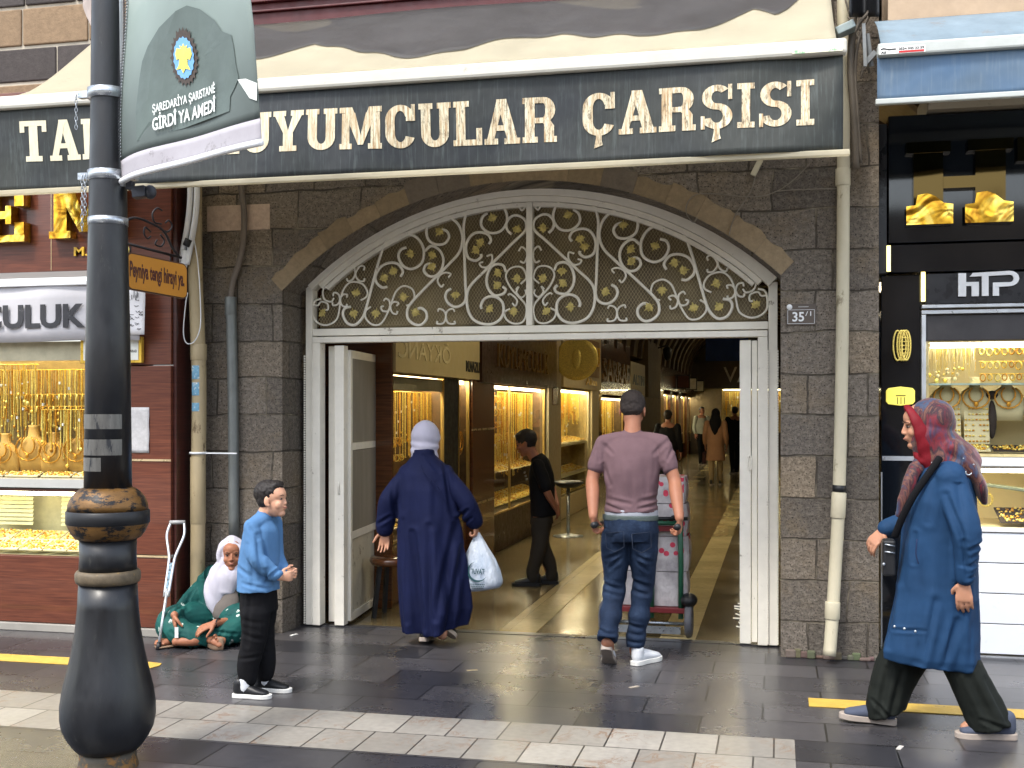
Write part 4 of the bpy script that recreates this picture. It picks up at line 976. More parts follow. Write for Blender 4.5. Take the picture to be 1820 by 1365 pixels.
for k, (a, b) in enumerate(((-55, -2), (2, 60), (66, 118), (122, 226))): tray(P, AX(a), AX(b), 0.03, 0.12, wz0 + 0.006, ['jewellery tray at the very left of the upper shelf', 'jewellery tray second from the left on the upper shelf', 'jewellery tray third from the left on the upper shelf', 'jewellery tray on the upper shelf beside the lamp post'][k], 0.3)
mb = MB(); mb.box((LX0, LY - 0.03, lz(868)), (lx(230) - 0.002, LY + 0.3, lz(853))); tag(mb.build('shelf', mat('grey_shelf', lin((176, 176, 172)), 0.35, var=0.06), None), 'grey marble shelf under the upper window of the left shop', 'shelf')
# left shop: lower window with trays of coins
l0 = lz(988, 80); l1 = lz(874, 80)
case, P = jewel_case('display_window', 'low window with slatted blind and rows of ring trays left of the lamp post', (LX0, LY + 0.01, 0), (1, 0, 0), (0, 1, 0), X1 - LX0, l0, l1, 0.42, M_wood, 7, (1, .88, .62), back=mat('pale_back', lin((190, 186, 150)), 0.6))
mb = MB(); z = lz(945)
while z < l1 - 0.02:
    for x0_, x1_ in ((AX(-60), AX(10)), (AX(62), AX(226))): q = [P(a, b, c) for a, b, c in ((x0_, 0.30, z), (x1_, 0.30, z), (x1_, 0.315, z + 0.026), (x0_, 0.315, z + 0.026))]; mb.add(q + [p + V((0, 0.003, 0)) for p in q], [(0, 1, 2, 3), (7, 6, 5, 4), (0, 3, 7, 4), (1, 5, 6, 2), (0, 4, 5, 1), (3, 2, 6, 7)])
    z += 0.031
tag(mb.build('slatted_blind', mat('cream_slats', lin((204, 202, 160)), 0.5)), 'cream slatted blind behind the lower trays', 'blind')
for k in range(7):
    a0_ = AX(-58) + k * 0.2
    if a0_ + 0.19 < AX(228): 
        for r_ in (0, 1): tray(P, a0_ + r_ * .03, a0_ + 0.185 + r_ * .03, 0.03 + 0.15 * r_, 0.17 + 0.15 * r_, l0 + 0.03 + 0.055 * r_, 'ring tray %s, %s row of the lower window' % (['at the left frame edge', 'second from the left', 'third from the left', 'fourth from the left', 'just left of the lamp post', 'hidden behind the lamp post', 'nearest the wooden pier'][k], ['front', 'back'][r_]), 0.38, 'ring trays in the lower left window', 70)

# ============================================================= right shop (black glossy front)
RY = -0.05; RB = 0.45
M_blk = N('black_glossy_panel'); M_blk.set(col=lin((20, 22, 26)), rough=0.06, spec=0.6); M_blk.bump(M_blk.noise(M_blk.co(), 2.0, 2), 0.1, 0.01); M_blk = M_blk.m
M_blk2 = mat('black_satin_panel', lin((28, 28, 32)), 0.3, var=0.1, bump=0.02)
def rx(px, y=RY): return W(px, 700, y).x
def rz(py, px=1640, y=RY): return W(px, py, y).z
rs = thing('jewellery_shop', 'black glossy shopfront with mirror letters and white slatted base at the right edge', 'shop', (rx(1700), RY, 0))
RX1 = 2.4
mb = MB()
mb.box((rx(1578, RY), RY - 0.04, rz(432)), (RX1, RB, rz(206)))
mb.build('fascia', M_blk, rs, bevel=0.004)
mb = MB(); mb.box((rx(1552), RY - 0.02, rz(486)), (rx(1577), RB, rz(218))); mb.build('corner_trim', M_blk2, rs, bevel=0.006)
mb = MB(); mb.box((rx(1578), RY - 0.03, rz(484)), (RX1, RB, rz(435))); mb.build('lower_fascia', M_blk, rs, bevel=0.003)
mb = MB(); mb.box((rx(1646), RY - 0.01, rz(541)), (RX1, RB, rz(487))); mb.build('name_panel', M_blk2, rs, bevel=0.003)
mb = MB(); mb.box((rx(1566), RY, 0.0), (rx(1636), RB, rz(488))); mb.build('pier', M_blk, rs, bevel=0.006)
mb = MB(); mb.box((rx(1568), RY - 0.006, rz(819)), (rx(1634), RY - 0.001, rz(811))); mb.box((rx(1567) - .004, RY - 0.004, 0.0), (rx(1567) + 0.004, RY + 0.02, rz(840))); mb.build('trim_strip', M_alu, rs)
mb = MB(); mb.box((rx(1575), RY - 0.036, rz(482)), (rx(1582), RY - 0.0301, rz(436))); mb.build('light_strip', led((1.0, 0.8, 0.22), 1.0), rs); mb = MB(); mb.box((rx(1637), RY - 0.016, rz(536)), (rx(1644), RY - 0.0, rz(484))); mb.build('light_strip', led((1.0, 0.8, 0.22), 1.0), rs)
mb = MB(); mb.box((rx(1637), RY - 0.05, rz(549)), (RX1, RY + 0.05, rz(543))); mb.box((rx(1637), RY - 0.03, rz(559)), (RX1, RY + 0.05, rz(552))); mb.box((rx(1637), RY - 0.03, rz(940)), (rx(1645), RY + 0.05, rz(560))); mb.build('window_frame', M_alu, rs, bevel=0.003)
mb = MB(); mb.box((rx(1646), RY + 0.0, rz(606)), (RX1, RY + 0.2, rz(560))); mb.build('shutter_box', mat('dark_grey_box', lin((56, 54, 56)), 0.5), rs, bevel=0.005)
mb = MB(); mb.box((rx(1646), RY - 0.12, rz(206) + 0.01), (RX1, RB, rz(160))); mb.build('upper_wall', mat('beige_plaster', lin((150, 140, 122)), 0.8, var=0.1, dirt=(lin((110, 100, 86)), 5, 0.6)), rs)
mb = MB(); mb.box((bxl + 0.1, -0.74, W(1600, 36, -0.75).z), (RX1, RB, 4.9)); mb.build('plaster_band', mat('tan_plaster', lin((170, 148, 124)), 0.8, var=0.15), rs)
# slab mirror letters
gl = MB(); M_mirror = N('dark_mirror_gold'); M_mirror.set(col=lin((74, 60, 34)), rough=0.05, metal=1.0); M_mirror.bump(M_mirror.noise(M_mirror.co(), 2.5, 1), 0.12, 0.04); M_mirror = M_mirror.m
slab_box(gl, 'H', rx(1608), rx(1796), rz(404), rz(258), RY - 0.041, 0.05)
gl.build('mirror_letter', M_mirror, rs); gl = MB(); slab_box(gl, 'T', rx(1803), rx(1990), rz(404), rz(258), RY - 0.041, 0.05)
gl.build('mirror_letter', M_mirror, rs)
for a_, b_ in ((1608, 1690), (1711, 1796), (1842, 1960)):  # gold plates that paint the bright reflection over the letter feet
    for k_, (u0, u1, h0, h1) in enumerate(((0, 1, 404, 380),)):
        gl = MB(); gl.prism([(0, 0), (rx(b_) - rx(a_), 0), (rx(b_) - rx(a_), .125), (.8 * (rx(b_) - rx(a_)), .135), (.62 * (rx(b_) - rx(a_)), .18), (.45 * (rx(b_) - rx(a_)), .20), (.24 * (rx(b_) - rx(a_)), .19), (.2 * (rx(b_) - rx(a_)), .125), (0, .12)], (rx(a_), RY - .099, rz(403)), (1, 0, 0), (0, 0, 1), .004); gl.build('foot_reflection', M_goldletter, rs)
# HTP
hp = MB(); zz0, zz1 = rz(529), rz(486); xa_, xb_ = rx(1702), rx(1810); Y_ = RY - 0.011
def hq(pts):
    P_ = [(lerp(xa_, xb_, u), Y_, lerp(zz0, zz1, v)) for u, v in pts]; n = len(P_)
    hp.add(P_ + [(p[0], p[1] - 0.02, p[2]) for p in P_], [tuple(range(n - 1, -1, -1))[::-1], tuple(range(n, 2 * n))[::-1]] + [((i + 1) % n, i, n + i, n + (i + 1) % n) for i in range(n)])
for g in ([(0, 0), (.13, 0), (.13, .95), (0, .95)], [(.13, .42), (.34, .42), (.34, .58), (.13, .58)], [(.22, 0), (.34, 0), (.34, .42), (.22, .42)],
          [(.19, .8), (.85, .84), (.85, 1.0), (.24, .95)], [(.39, 0), (.5, 0), (.5, .82), (.39, .81)], [(.57, .0), (.67, 0), (.67, .35), (.57, .35)], [(.57, .35), (.85, .38), (.85, .54), (.57, .54)]): hq(g)
for k in range(8):
    t0, t1 = -PI / 2 + PI * k / 8, -PI / 2 + PI * (k + 1) / 8
    hq([(.85 + .15 * math.cos(t0), .69 + .31 * math.sin(t0)), (.85 + .15 * math.cos(t1), .69 + .31 * math.sin(t1)), (.85 + .06 * math.cos(t1), .69 + .15 * math.sin(t1)), (.85 + .06 * math.cos(t0), .69 + .15 * math.sin(t0))])
hp.build('name_lettering', M_whiteplastic, rs)
# ring plates on the pier
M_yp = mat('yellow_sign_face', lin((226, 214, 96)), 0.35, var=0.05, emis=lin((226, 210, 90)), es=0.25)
rg = thing('ring_sign', 'gold ring shaped sign fixed on the black pier', 'sign', (rx(1601), RY, rz(614)))
mb = MB(); c = V((rx(1598), RY - 0.02, rz(614)))
for dx in (-0.012, 0.012, 0.026, 0.040): mb.tube([c + V((dx + 0.028 * math.cos(t), -0.01 - abs(dx) * .2, 0.098 * math.sin(t))) for t in [2 * PI * i / 20 for i in range(20)]], 0.006, 5, closed=True, flat=1)
for k in range(5): mb.bar(c + V((-0.008, -0.015, -0.05 + .025 * k)), c + V((0.06, -0.018, -0.05 + .025 * k)), 0.008, 0.006)
mb.build('ring', M_gold2, rg)
rg = thing('oval_sign', 'yellow barrel shaped sign fixed on the black pier behind the patterned headscarf', 'sign', (rx(1600), RY, rz(703)))
pl_ = [(-.5, -.28), (-.42, -.42), (0, -.5), (.42, -.42), (.5, -.28), (.5, .28), (.42, .42), (0, .5), (-.42, .42), (-.5, .28)]
mb = MB(); mb.prism([(a * 0.18, b * 0.125) for a, b in pl_], (rx(1600), RY - 0.001, rz(704)), (1, 0, 0), (0, 0, 1), 0.02); mb.build('face', M_yp, rg, bevel=0.003)
mb = MB(); mb.box((rx(1592), RY - 0.0235, rz(704)), (rx(1609), RY - 0.021, rz(702)));
for dx in (-6, 0, 6): mb.box((rx(1600 + dx), RY - 0.0235, rz(718)), (rx(1601.5 + dx), RY - 0.021, rz(706)))
mb.build('mark', mat('olive_mark', lin((120, 110, 50)), 0.5), rg)
# display windows of the right shop
case, P = jewel_case('display_window', 'bright upper showcase of necklaces behind the woman in blue', (rx(1646), RY + 0.02, 0), (1, 0, 0), (0, 1, 0), RX1 - rx(1646), rz(806), rz(609), 0.5, mat('pale_gold_frame', lin((224, 206, 150)), 0.3, metal=0.3), 8, (1, 0.9, 0.7), back=mat('cream_back', lin((214, 198, 150)), 0.6, var=0.05))
def BX(px): return rx(px) - rx(1646)
RZ = lambda py: rz(py, 1700)
strands(P, BX(1650), BX(1740), 0.1, RZ(674), RZ(616), 40, label='short fine chains at the top left of the bright showcase', thick=0.0015, m=[M_velvet, M_gold2, M_gold])
hoops(P, BX(1745), BX(1850), 0.08, (RZ(617), RZ(642), RZ(664)), 8, 'three rows of gold pendants at the top right of the bright showcase', 0.024)
mb = MB(); q = [P(a, b, c) for c in (RZ(684), RZ(681)) for a, b in ((0.02, 0.03), (RX1 - rx(1646) - 0.02, 0.03), (RX1 - rx(1646) - 0.02, 0.3), (0.02, 0.3))]; mb.add(q, [(0, 3, 2, 1), (4, 5, 6, 7), (0, 1, 5, 4), (1, 2, 6, 5), (2, 3, 7, 6), (3, 0, 4, 7)]); tag(mb.build('glass_shelf', mat('shelf_glass', lin((170, 190, 180)), 0.1)), 'thin glass shelf across the bright showcase of the black shop', 'shelf')
for k, px in enumerate((1690, 1743, 1802)): bust(P, BX(px), 0.22, RZ(748), 0.29, ['cream necklace bust nearest the patterned headscarf', 'cream necklace bust in the middle of the bright showcase', 'cream necklace bust at the right edge of the bright showcase'][k])
for k, (a, b) in enumerate(((1668, 1716), (1722, 1768))):
    mb = MB(); c0, c1 = RZ(790), RZ(712); q = [P(x, y, z) for z, y in ((c0, 0.16), (c1, 0.2)) for x, y2 in ((BX(a), 0), (BX(b), 0), (BX(b), .01), (BX(a), .01)) for y in (y + y2,)]
    mb.add(q, [(0, 3, 2, 1), (4, 5, 6, 7), (0, 1, 5, 4), (1, 2, 6, 5), (2, 3, 7, 6), (3, 0, 4, 7)])
    t = thing('ring_board', ['cream ring board left in the bright showcase', 'cream ring board right in the bright showcase'][k], 'display board', P(BX(a), .16, c0)); mb.build('board', M_velvet, t)
    mb = MB()
    for r_ in range(8):
        for s in range(7):
            if JR.random() < .85: mb.ell(P(lerp(BX(a), BX(b), (s + .5) / 7), 0.155 + .04 * r_ / 8, lerp(c0, c1, (r_ + .5) / 8)), (0.009, 0.006, 0.006), n=6, m=4, mi=JR.randrange(3))
    mb.build('rings', [M_gold, M_gold2, M_gold3], t)
mb = MB(); c = P(BX(1774), .2, RZ(765)); mb.ell(c + V((0, 0, .07)), (0.03, .03, .13), n=10, m=8); mb.ell(c + V((0, 0, .23)), (0.045, .03, .03), n=10, m=6); tag(mb.build('earring_stand', M_velvetd), 'dark slender earring stand between two cream busts', 'stand')
for k, (a, b) in enumerate(((1690, 1765), (1770, 1850))): tray(P, BX(a), BX(b), 0.05, 0.18, RZ(803), ['tray of gold rings along the front of the bright showcase', 'dark tray of silver pieces at the right of the bright showcase'][k], .25, dens=70, m=M_velvet if k == 0 else M_velvetd)
mb = MB(); mb.box((rx(1646), RY - 0.03, rz(827)), (RX1, RY + 0.5, rz(812))); tag(mb.build('shelf', M_whiteplastic, bevel=0.004), 'white shelf edge between the two showcases of the black shop', 'shelf')
case, P = jewel_case('display_window', 'lower lit counter window of the black shop behind the blue coat', (rx(1646), RY + 0.02, 0), (1, 0, 0), (0, 1, 0), RX1 - rx(1646), rz(936), rz(831), 0.7, M_whiteplastic, 9, (1, .9, .66), back=mat('cream_back', lin((214, 198, 150)), 0.6))
tray(P, BX(1782), BX(1850), .05, .3, RZ(930), 'dark tray of gold pieces on the lower counter at the right edge', .3, dens=60, m=M_velvetd)
mb = MB(); mb.bar(P(BX(1745), .2, RZ(862)), P(BX(1850), .12, RZ(874)), 0.08, 0.02); tag(mb.build('jewellery_box', mat('grey_green_lid', lin((96, 104, 88)), 0.5), bevel=0.003), 'long grey green box lid on the lower counter', 'box')
mb = MB(); mb.tube(spline([P(BX(1768) + .04 * math.cos(t), .3, RZ(893) + .045 * math.sin(t)) for t in [2 * PI * i / 12 for i in range(12)]], 2, True), 0.008, 6, closed=True); tag(mb.build('bracelet', M_gold2), 'single large bracelet standing on the lower counter', 'bracelet')
# a shop assistant's hand and sleeve are hidden behind the coat; white slatted base
mb = MB(); mb.box((rx(1646), RY - 0.035, rz(942)), (RX1, RY + 0.02, rz(936) + 0.004)); mb.build('counter_edge', M_whiteplastic, rs, bevel=0.004)
for k in range(4):
    z1 = lerp(rz(944), rz(1157), k / 4); z0 = lerp(rz(944), rz(1157), (k + 1) / 4) + 0.006
    mb = MB(); mb.box((rx(1646), RY - 0.025, z0), (RX1, RY + 0.02, z1)); mb.build('base_board', mat('white_lacquer_board', lin((212, 216, 222)), 0.35, var=0.03, bump=0.0), rs, bevel=0.004)
mb = MB(); mb.box((rx(1646), RY - 0.02, 0.0), (RX1, RY + 0.02, rz(1159))); mb.build('plinth', M_alu, rs)

# ============================================================= pipes and cables on the wall
def pipe(name, label, pts, r, m, collars=(), cat='pipe', n=14, group=None):
    t = thing(name, label, cat, pts[0], group); mb = MB(); mb.tube(spline(pts, 6), r, n); mb.build('pipe', m, t)
    for a, b, rr in collars:
        mb = MB(); mb.tube([a, b], rr, n); mb.build('collar', m, t, bevel=0.002)
    return t
M_pvc = mat('grimy_cream_pvc', lin((188, 180, 156)), 0.5, var=0.12, scale=5, dirt=(lin((132, 122, 100)), 7, 0.62), stretch=(1, 1, .5))
M_pvcd = mat('stained_yellowish_pvc', lin((164, 148, 116)), 0.55, var=0.2, scale=4, dirt=(lin((104, 88, 64)), 8, 0.58), stretch=(1, 1, .4))
py_ = WY - 0.07
dp = pipe('downpipe', 'long cream plastic downpipe on the stone right of the gate', [W(1490, 1166, -0.55), W(1478, 1100, -0.47) , W(1490, 1000, py_), W(1493, 880, py_), W(1497, 600, py_), W(1500, 300, py_), W(1502, 60, py_), W(1502, -80, py_)], 0.042, M_pvc,
          [(W(1491, 1000, py_), W(1492, 876, py_), 0.047), (W(1499, 420, py_), W(1499, 300, py_), 0.047)]) if False else \
     pipe('downpipe', 'long cream plastic downpipe on the stone right of the gate', [W(1474, 1166, -0.50), W(1479, 1100, -0.46), W(1485, 1000, py_), W(1491, 880, py_), W(1497, 600, py_), W(1499, 300, py_), W(1499, 60, py_), W(1499, -80, py_)], 0.040, M_pvc,
          [(W(1491.5, 876, py_), W(1489, 920, py_), 0.046), (W(1480, 1070, -0.455), W(1479, 1100, -0.46), 0.047), (W(1498, 330, py_), W(1498, 300, py_), 0.047)])
mb = MB(); a = W(1492, 862, py_); b = W(1491.5, 874, py_); mb.tube([a, b], 0.0425, 14); mb.build('black_tape', M_black, dp)
lp = pipe('downpipe', 'stained yellowish downpipe with blue stickers beside the wooden shopfront', [W(351, 1128, -0.5), W(352, 900, -0.5), W(354, 700, -0.5), W(352, 610, -0.5), W(347, 480, -0.5), W(346, 330, -0.5), W(346, 200, -0.5)], 0.052, M_pvcd,
          [(W(353, 640, -0.5), W(353, 612, -0.5), 0.058), (W(352, 930, -0.5), W(352, 812, -0.5), 0.055)])
M_stk = mat('blue_sticker', lin((110, 158, 184)), 0.4, var=0.2, scale=60, dirt=(lin((210, 214, 210)), 40, 0.55))
for k, (py1, py2) in enumerate(((650, 674), (680, 703), (716, 731))):
    mb = MB(); c = W(353, (py1 + py2) / 2, -0.5); hh_ = (W(353, py1, -.5).z - W(353, py2, -.5).z) / 2
    mb.lathe([(0.0535, -hh_), (0.0540, -hh_ + .002), (0.0540, hh_ - .002), (0.0535, hh_)], c, 12, a0=-2.1, a1=-1.0); mb.build('sticker', M_stk, lp)
mb = MB(); c = W(352, 805, -0.5); mb.lathe([(.056, -.008), (.061, -.008), (.061, .008), (.056, .008)], c, 16); mb.box((c.x + .05, c.y - .006, c.z - .005), (c.x + .3, c.y + .006, c.z + .004)); mb.build('clamp', M_whiteplastic, lp)
pipe('conduit', 'grey steel conduit curving up the wall left of the boy', [W(416, 960, WY - .04), W(414, 700, WY - .04), W(410, 530, WY - .04)], 0.038, mat('grey_conduit', lin((112, 116, 114)), 0.45, metal=0.3, var=0.2), [(W(410, 560, WY - .04), W(410, 528, WY - .04), 0.042)], 'conduit')
pipe('cable', 'thick grey cable bending out of the conduit up to the awning', [W(410, 530, WY - .04), W(414, 500, WY - .04), W(424, 470, WY - .04), W(432, 430, WY - .04), W(434, 380, WY - .04), W(428, 330, WY - .05), W(420, 300, WY - .05)], 0.022, mat('grey_cable', lin((108, 98, 88)), 0.6), cat='cable')
cb2 = thing('cable_bundle', 'pair of thick white cables bound with black tape beside the wooden shop', 'cable', W(340, 500, -.58))
mb = MB()
for dx in (-6, 6): mb.tube(spline([W(326 + dx, 470, -.57), W(332 + dx, 440, -.57), W(340 + dx, 395, -.58), W(344 + dx, 350, -.58), W(343 + dx, 300, -.58)], 5), 0.021, 8)
mb.tube(spline([W(318, 500, -.57), W(326, 470, -.57), W(331, 445, -.57)], 4), 0.03, 8); mb.build('cable', M_whiteplastic, cb2)
mb = MB(); mb.tube([W(331, 437, -.575), W(336, 425, -.575)], 0.045, 10, flat=.6); mb.build('black_tape', M_black, cb2)
mb = MB(); mb.tube(spline([W(345, 425, -.57), W(352, 470, -.57), W(356, 530, -.57), W(356, 580, -.57), W(346, 606, -.57), W(332, 610, -.57), W(326, 590, -.57), W(330, 540, -.57), W(334, 520, -.57)], 6), 0.004, 5); tag(mb.build('loose_wire', M_whiteplastic), 'thin white wire hanging in a loop over the yellowish downpipe', 'wire')
for pts, lab in (([(1345, 300), (1338, 330), (1325, 355), (1308, 380), (1300, 400), (1296, 418)], 'pale thin wire dropping from the awning onto the arch'), ([(1440, 290), (1410, 320), (1380, 340), (1340, 350), (1280, 345), (1240, 345), (1222, 360), (1220, 380), (1232, 395), (1240, 385)], 'dark thin wire looping above the right of the arch'),
                 ([(1500, 335), (1420, 337), (1380, 340)], 'straight thin wire running to the cream downpipe')):
    mb = MB(); mb.tube(spline([W(x, y, WY - .02) for x, y in pts], 6), 0.0035, 5); tag(mb.build('loose_wire', mat('wire_grey', lin((128, 120, 108)), 0.6)), lab, 'wire')
# clutter between the two awnings
cl = thing('cable_clutter', 'tangle of pipes, wires and a metal bracket between the two awnings', 'cables', W(1530, 100, -.5))
mb = MB(); rr = random.Random(8)
for pts, r in (([(1522, 300), (1517, 200), (1512, 120), (1516, 40), (1520, -20)], .022), ([(1530, 290), (1524, 200), (1520, 120), (1530, 60), (1560, 0)], .010), ([(1508, 30), (1522, 60), (1535, 85), (1545, 130)], .007), ([(1500, -10), (1512, 30), (1530, 55)], .006), ([(1535, 45), (1540, 90), (1530, 140)], .006), ([(1560, -10), (1545, 20), (1528, 40), (1518, 60)], .012), ([(1545, 60), (1549, 90), (1541, 118), (1530, 128)], .006)):
    mb.tube(spline([W(x, y, -.52) for x, y in pts], 6), r, 8)
mb.build('cable', mat('dirty_cable', lin((92, 84, 74)), 0.6), cl)
mb = MB(); a = W(1486, 60, -.6); b = W(1518, 45, -.6); mb.bar(a, b, .12, .05); mb.build('junction_box', mat('pale_blue_box', lin((150, 164, 166)), 0.5), cl, bevel=0.006)
mb = MB(); mb.bar(W(1535, 42, -.62), W(1538, 118, -.62), .016, .02); mb.bar(W(1538, 112, -.6), W(1556, 92, -.6), .02, .03); mb.bar(W(1541, 60, -.6), W(1549, 118, -.58), .02, .02); mb.build('bracket', mat('old_bracket', lin((130, 134, 136)), .5, var=.3), cl)
mb = MB(); mb.sheet(lambda u, v: W(lerp(1512, 1560, u), lerp(30, -30, v), -.75 + .25 * math.sin(PI * u)), 10, 6, 0.01); mb.build('dark_drum', M_black, cl)
mb = MB(); mb.bar(W(1352, 284, WY - .05), W(1338, 312, WY - .05), .03, .035); tag(mb.build('wall_bracket', M_pvc), 'short cream bracket stub poking out under the awning above the arch', 'bracket')
# ============================================================= lamp post in the foreground
M_post = N('dark_post_paint'); v = M_post.co((1, 1, .35)); c = M_post.mix(M_post.ramp(M_post.noise(v, 7, 6, .7), [(.35, 0.0), (.7, 1.0)]), lin((14, 15, 18)), lin((30, 32, 36)))
c = M_post.mix(M_post.ramp(M_post.noise(M_post.co((1, 1, .2)), 22, 8, .8), [(.6, 0.0), (.72, .5)]), c, lin((84, 84, 78)))
M_post.set(col=c, rough=M_post.ramp(M_post.noise(v, 15, 5), [(.3, .28), (.7, .5)]), spec=.5); M_post.bump(M_post.noise(M_post.co((1, 1, .4)), 30, 6), .2, .004); M_post = M_post.m
M_oldgold = mat('worn_gold_paint', lin((108, 78, 40)), .45, metal=.3, var=.4, scale=9, bump=.3, dirt=(lin((24, 24, 26)), 12, .5), stretch=(1, 1, 2))
base = G(192, 1362); PD = (base - _c).dot(_f); S = PD / FPX
lpst = thing('lamp_post', 'thick dark metal lamp post with gold collar in the left foreground', 'lamp post', base)
def pz(y): return EYE + (HY - y) * S
def prof(l): return [(w * S, pz(y)) for y, w in l]
bc = (base.x, base.y, 0)
mb = MB(); mb.lathe(prof([(1330, 54), (1320, 62), (1308, 70), (1292, 78), (1272, 81.5), (1250, 81.5), (1225, 78), (1195, 71), (1160, 63), (1120, 56), (1080, 52), (1036, 50)]), bc, 48)
mb.lathe(prof([(1012, 49.5), (990, 48.5), (958, 49)]), bc, 48); mb.build('base', M_post, lpst)
mb = MB(); mb.lathe(prof([(1372, 52), (1358, 52), (1352, 50), (1347, 49), (1330, 49)]), bc, 40); mb.build('foot', mat('pale_foot_paint', lin((70, 64, 54)), .6, var=.3, dirt=(lin((130, 92, 44)), 12, .52)), lpst)
mb = MB(); mb.lathe(prof([(1036, 50), (1034, 54), (1028, 56), (1018, 56), (1013, 53), (1012, 49)]), bc, 40); mb.build('ring', mat('rusty_ring', lin((96, 84, 66)), .6, var=.4, scale=20, dirt=(lin((150, 120, 60)), 22, .6)), lpst)
mb = MB(); mb.lathe(prof([(958, 49), (955, 56), (946, 63), (932, 69.5), (926, 70)]), bc, 48); mb.lathe(prof([(906, 69), (896, 68), (884, 63), (874, 55), (868, 47), (866, 41)]), bc, 48); mb.build('collar', M_oldgold, lpst)
mb = MB(); mb.lathe(prof([(930, 70), (929, 71.5), (908, 71.5), (906, 69)]), bc, 48); mb.build('band', M_black, lpst)
mb = MB(); mb.lathe(prof([(868, 41), (600, 38), (400, 33.5), (200, 30), (0, 28), (-250, 25)]), bc, 40); mb.build('shaft', M_post, lpst)
M_tape = mat('torn_tape', lin((96, 95, 92)), .35, metal=.3, var=.3, scale=14, dirt=(lin((50, 52, 56)), 10, .55), stretch=(3, 3, .6))
mb = MB()
for y0, y1 in ((762, 736), (808, 780), (836, 812)): mb.lathe([(lerp(41, 38, (868 - y) / 268) * S + .0015, pz(y)) for y in (y0, y1)], bc, 24, a0=-2.9, a1=-0.4 if y0 < 830 else -1.3)
mb.build('torn_tape', M_tape, lpst)
mb = MB(); mb.lathe([((34.6) * S, pz(401)), ((34.6) * S, pz(388))], bc, 40); mb.build('steel_band', M_steel, lpst)
for yy in (314, 169):
    mb = MB(); mb.lathe([(35 * S, pz(yy + 8)), (35.2 * S, pz(yy - 9))], bc, 40); zc = pz(yy); a = V(bc) + V((0, 0, zc)); mb.cbox(a - _r * .105 + V((0, 0, 0)), (.05, .03, .03)); mb.cbox(a + _r * .1, (.06, .04, .035)); mb.tube([a - _r * .13, a - _r * .09], .012, 6); mb.build('clamp', M_steel, lpst)
# small chains
mb = MB()
def chain(mb, p, n, dz):
    for k in range(n):
        c = V(p) - V((0, 0, dz * k)); ax = (_r if k % 2 else _f)
        mb.tube([c + ax * (.006 * math.cos(t)) + V((0, 0, .012 * math.sin(t))) for t in [2 * PI * i / 8 for i in range(8)]], .0018, 4, closed=True)
cpos = V(bc) - _r * (.135) - _f * .02
chain(mb, cpos + V((0, 0, pz(175))), 8, .019); chain(mb, cpos + V((.03, 0, pz(318))), 13, .019); chain(mb, cpos + V((.045, 0, pz(316))), 10, .018); mb.build('chain', M_steel, lpst)
mb = MB(); q = V(bc) + _r * .12 - _f * .02; mb.bar(q + V((0, 0, pz(345))), q + _r * .06 + V((0, 0, pz(342))), .06, .05); mb.ell(q + _r * .075 + V((0, 0, pz(343))), (.028, .028, .032)); mb.bar(q + V((-.03, 0, pz(330))), q + V((0, 0, pz(332))), .03, .04); mb.build('spotlight', mat('dark_grey_metal', lin((58, 60, 66)), .45, metal=.4), lpst, bevel=.004)

# ------------------------------------------------------------- street banner
bA = V(bc) + _r * (22 * S) - _f * 0.02; 
bl = D(213, 320, PD - .02); br_ = D(460, 243, 4.36)
bu = V((br_.x - bl.x, br_.y - bl.y, 0)); bw = bu.length; bu.normalize(); bn_ = bu.cross(V((0, 0, 1)))       # faces the street
BZ0 = bl.z; BZ1 = BZ0 + 1.9
sb = thing('street_banner', 'tall grey green printed banner with a blue and yellow crest hanging from the lamp post', 'banner', bl)
def ban(s, z, off=0.0):
    """s metres from the pole side, z above the bottom hem; the cloth billows"""
    t = s / bw; h = z / 1.9
    bul = 0.05 * math.sin(PI * t) * (0.5 + .8 * math.sin(PI * min(1, h * 1.4))) + .02 * math.sin(t * 5 + h * 9) + 0.015 * math.sin(t * 9 - h * 6)
    pull = -0.035 * math.sin(PI * min(1, z / .9) * .9) * t if False else 0
    # the free edge curls back above the hem, so it swings left with height
    curl = t * t * (0.16 * max(0, (z - .42)) ** 1.0)
    lift = .09 * t - .0
    p = bl + bu * (s - curl) + V((0, 0, z * 1.0)) + bn_ * (bul * .8 + off)
    return p
M_bn = N('banner_print'); tc = M_bn.co(loc=(0, 0, 0)); sp = M_bn.n('ShaderNodeSeparateXYZ'); M_bn.l(tc, sp.inputs[0])
hz_ = M_bn.ramp(M_bn.math('ADD', M_bn.math('MULTIPLY', sp.outputs[2], .9), M_bn.math('MULTIPLY', M_bn.noise(M_bn.co(), 2.0, 3), .35)), [(.10, lin((56, 61, 60))), (.4, lin((92, 102, 99))), (.8, lin((134, 148, 143))), (1.0, lin((180, 188, 184)))])
M_bn.set(col=hz_, rough=.6, spec=.3); M_bn = M_bn.m
mb = MB(); mb.sheet(lambda u, v: ban(.03 + (bw - .03) * u, .075 + 1.825 * v), 30, 50, .002); mb.build('cloth', M_bn, sb)
mb = MB(); mb.sheet(lambda u, v: ban(.03 + (bw - .03) * u, -.01 + .088 * v, .001), 30, 4, .004); mb.build('hem', mat('white_hem', lin((160, 156, 162)), .6, var=.1, dirt=(lin((120, 116, 116)), 5, .6)), sb)
mb = MB(); mb.tube([ban(bw * k / 20, -.012) for k in range(-1, 21)], .014, 8); mb.build('bottom_rod', M_whiteplastic, sb)
mb = MB(); mb.tube([bl + V((0, 0, -.05)), bl + V((0, 0, 1.9))], .016, 8); mb.tube([bl + V((0, 0, -.03)), bl + V((0, 0, .03))], .026, 8); mb.build('edge_rail', M_alu, sb)
mb = MB(); z = .09
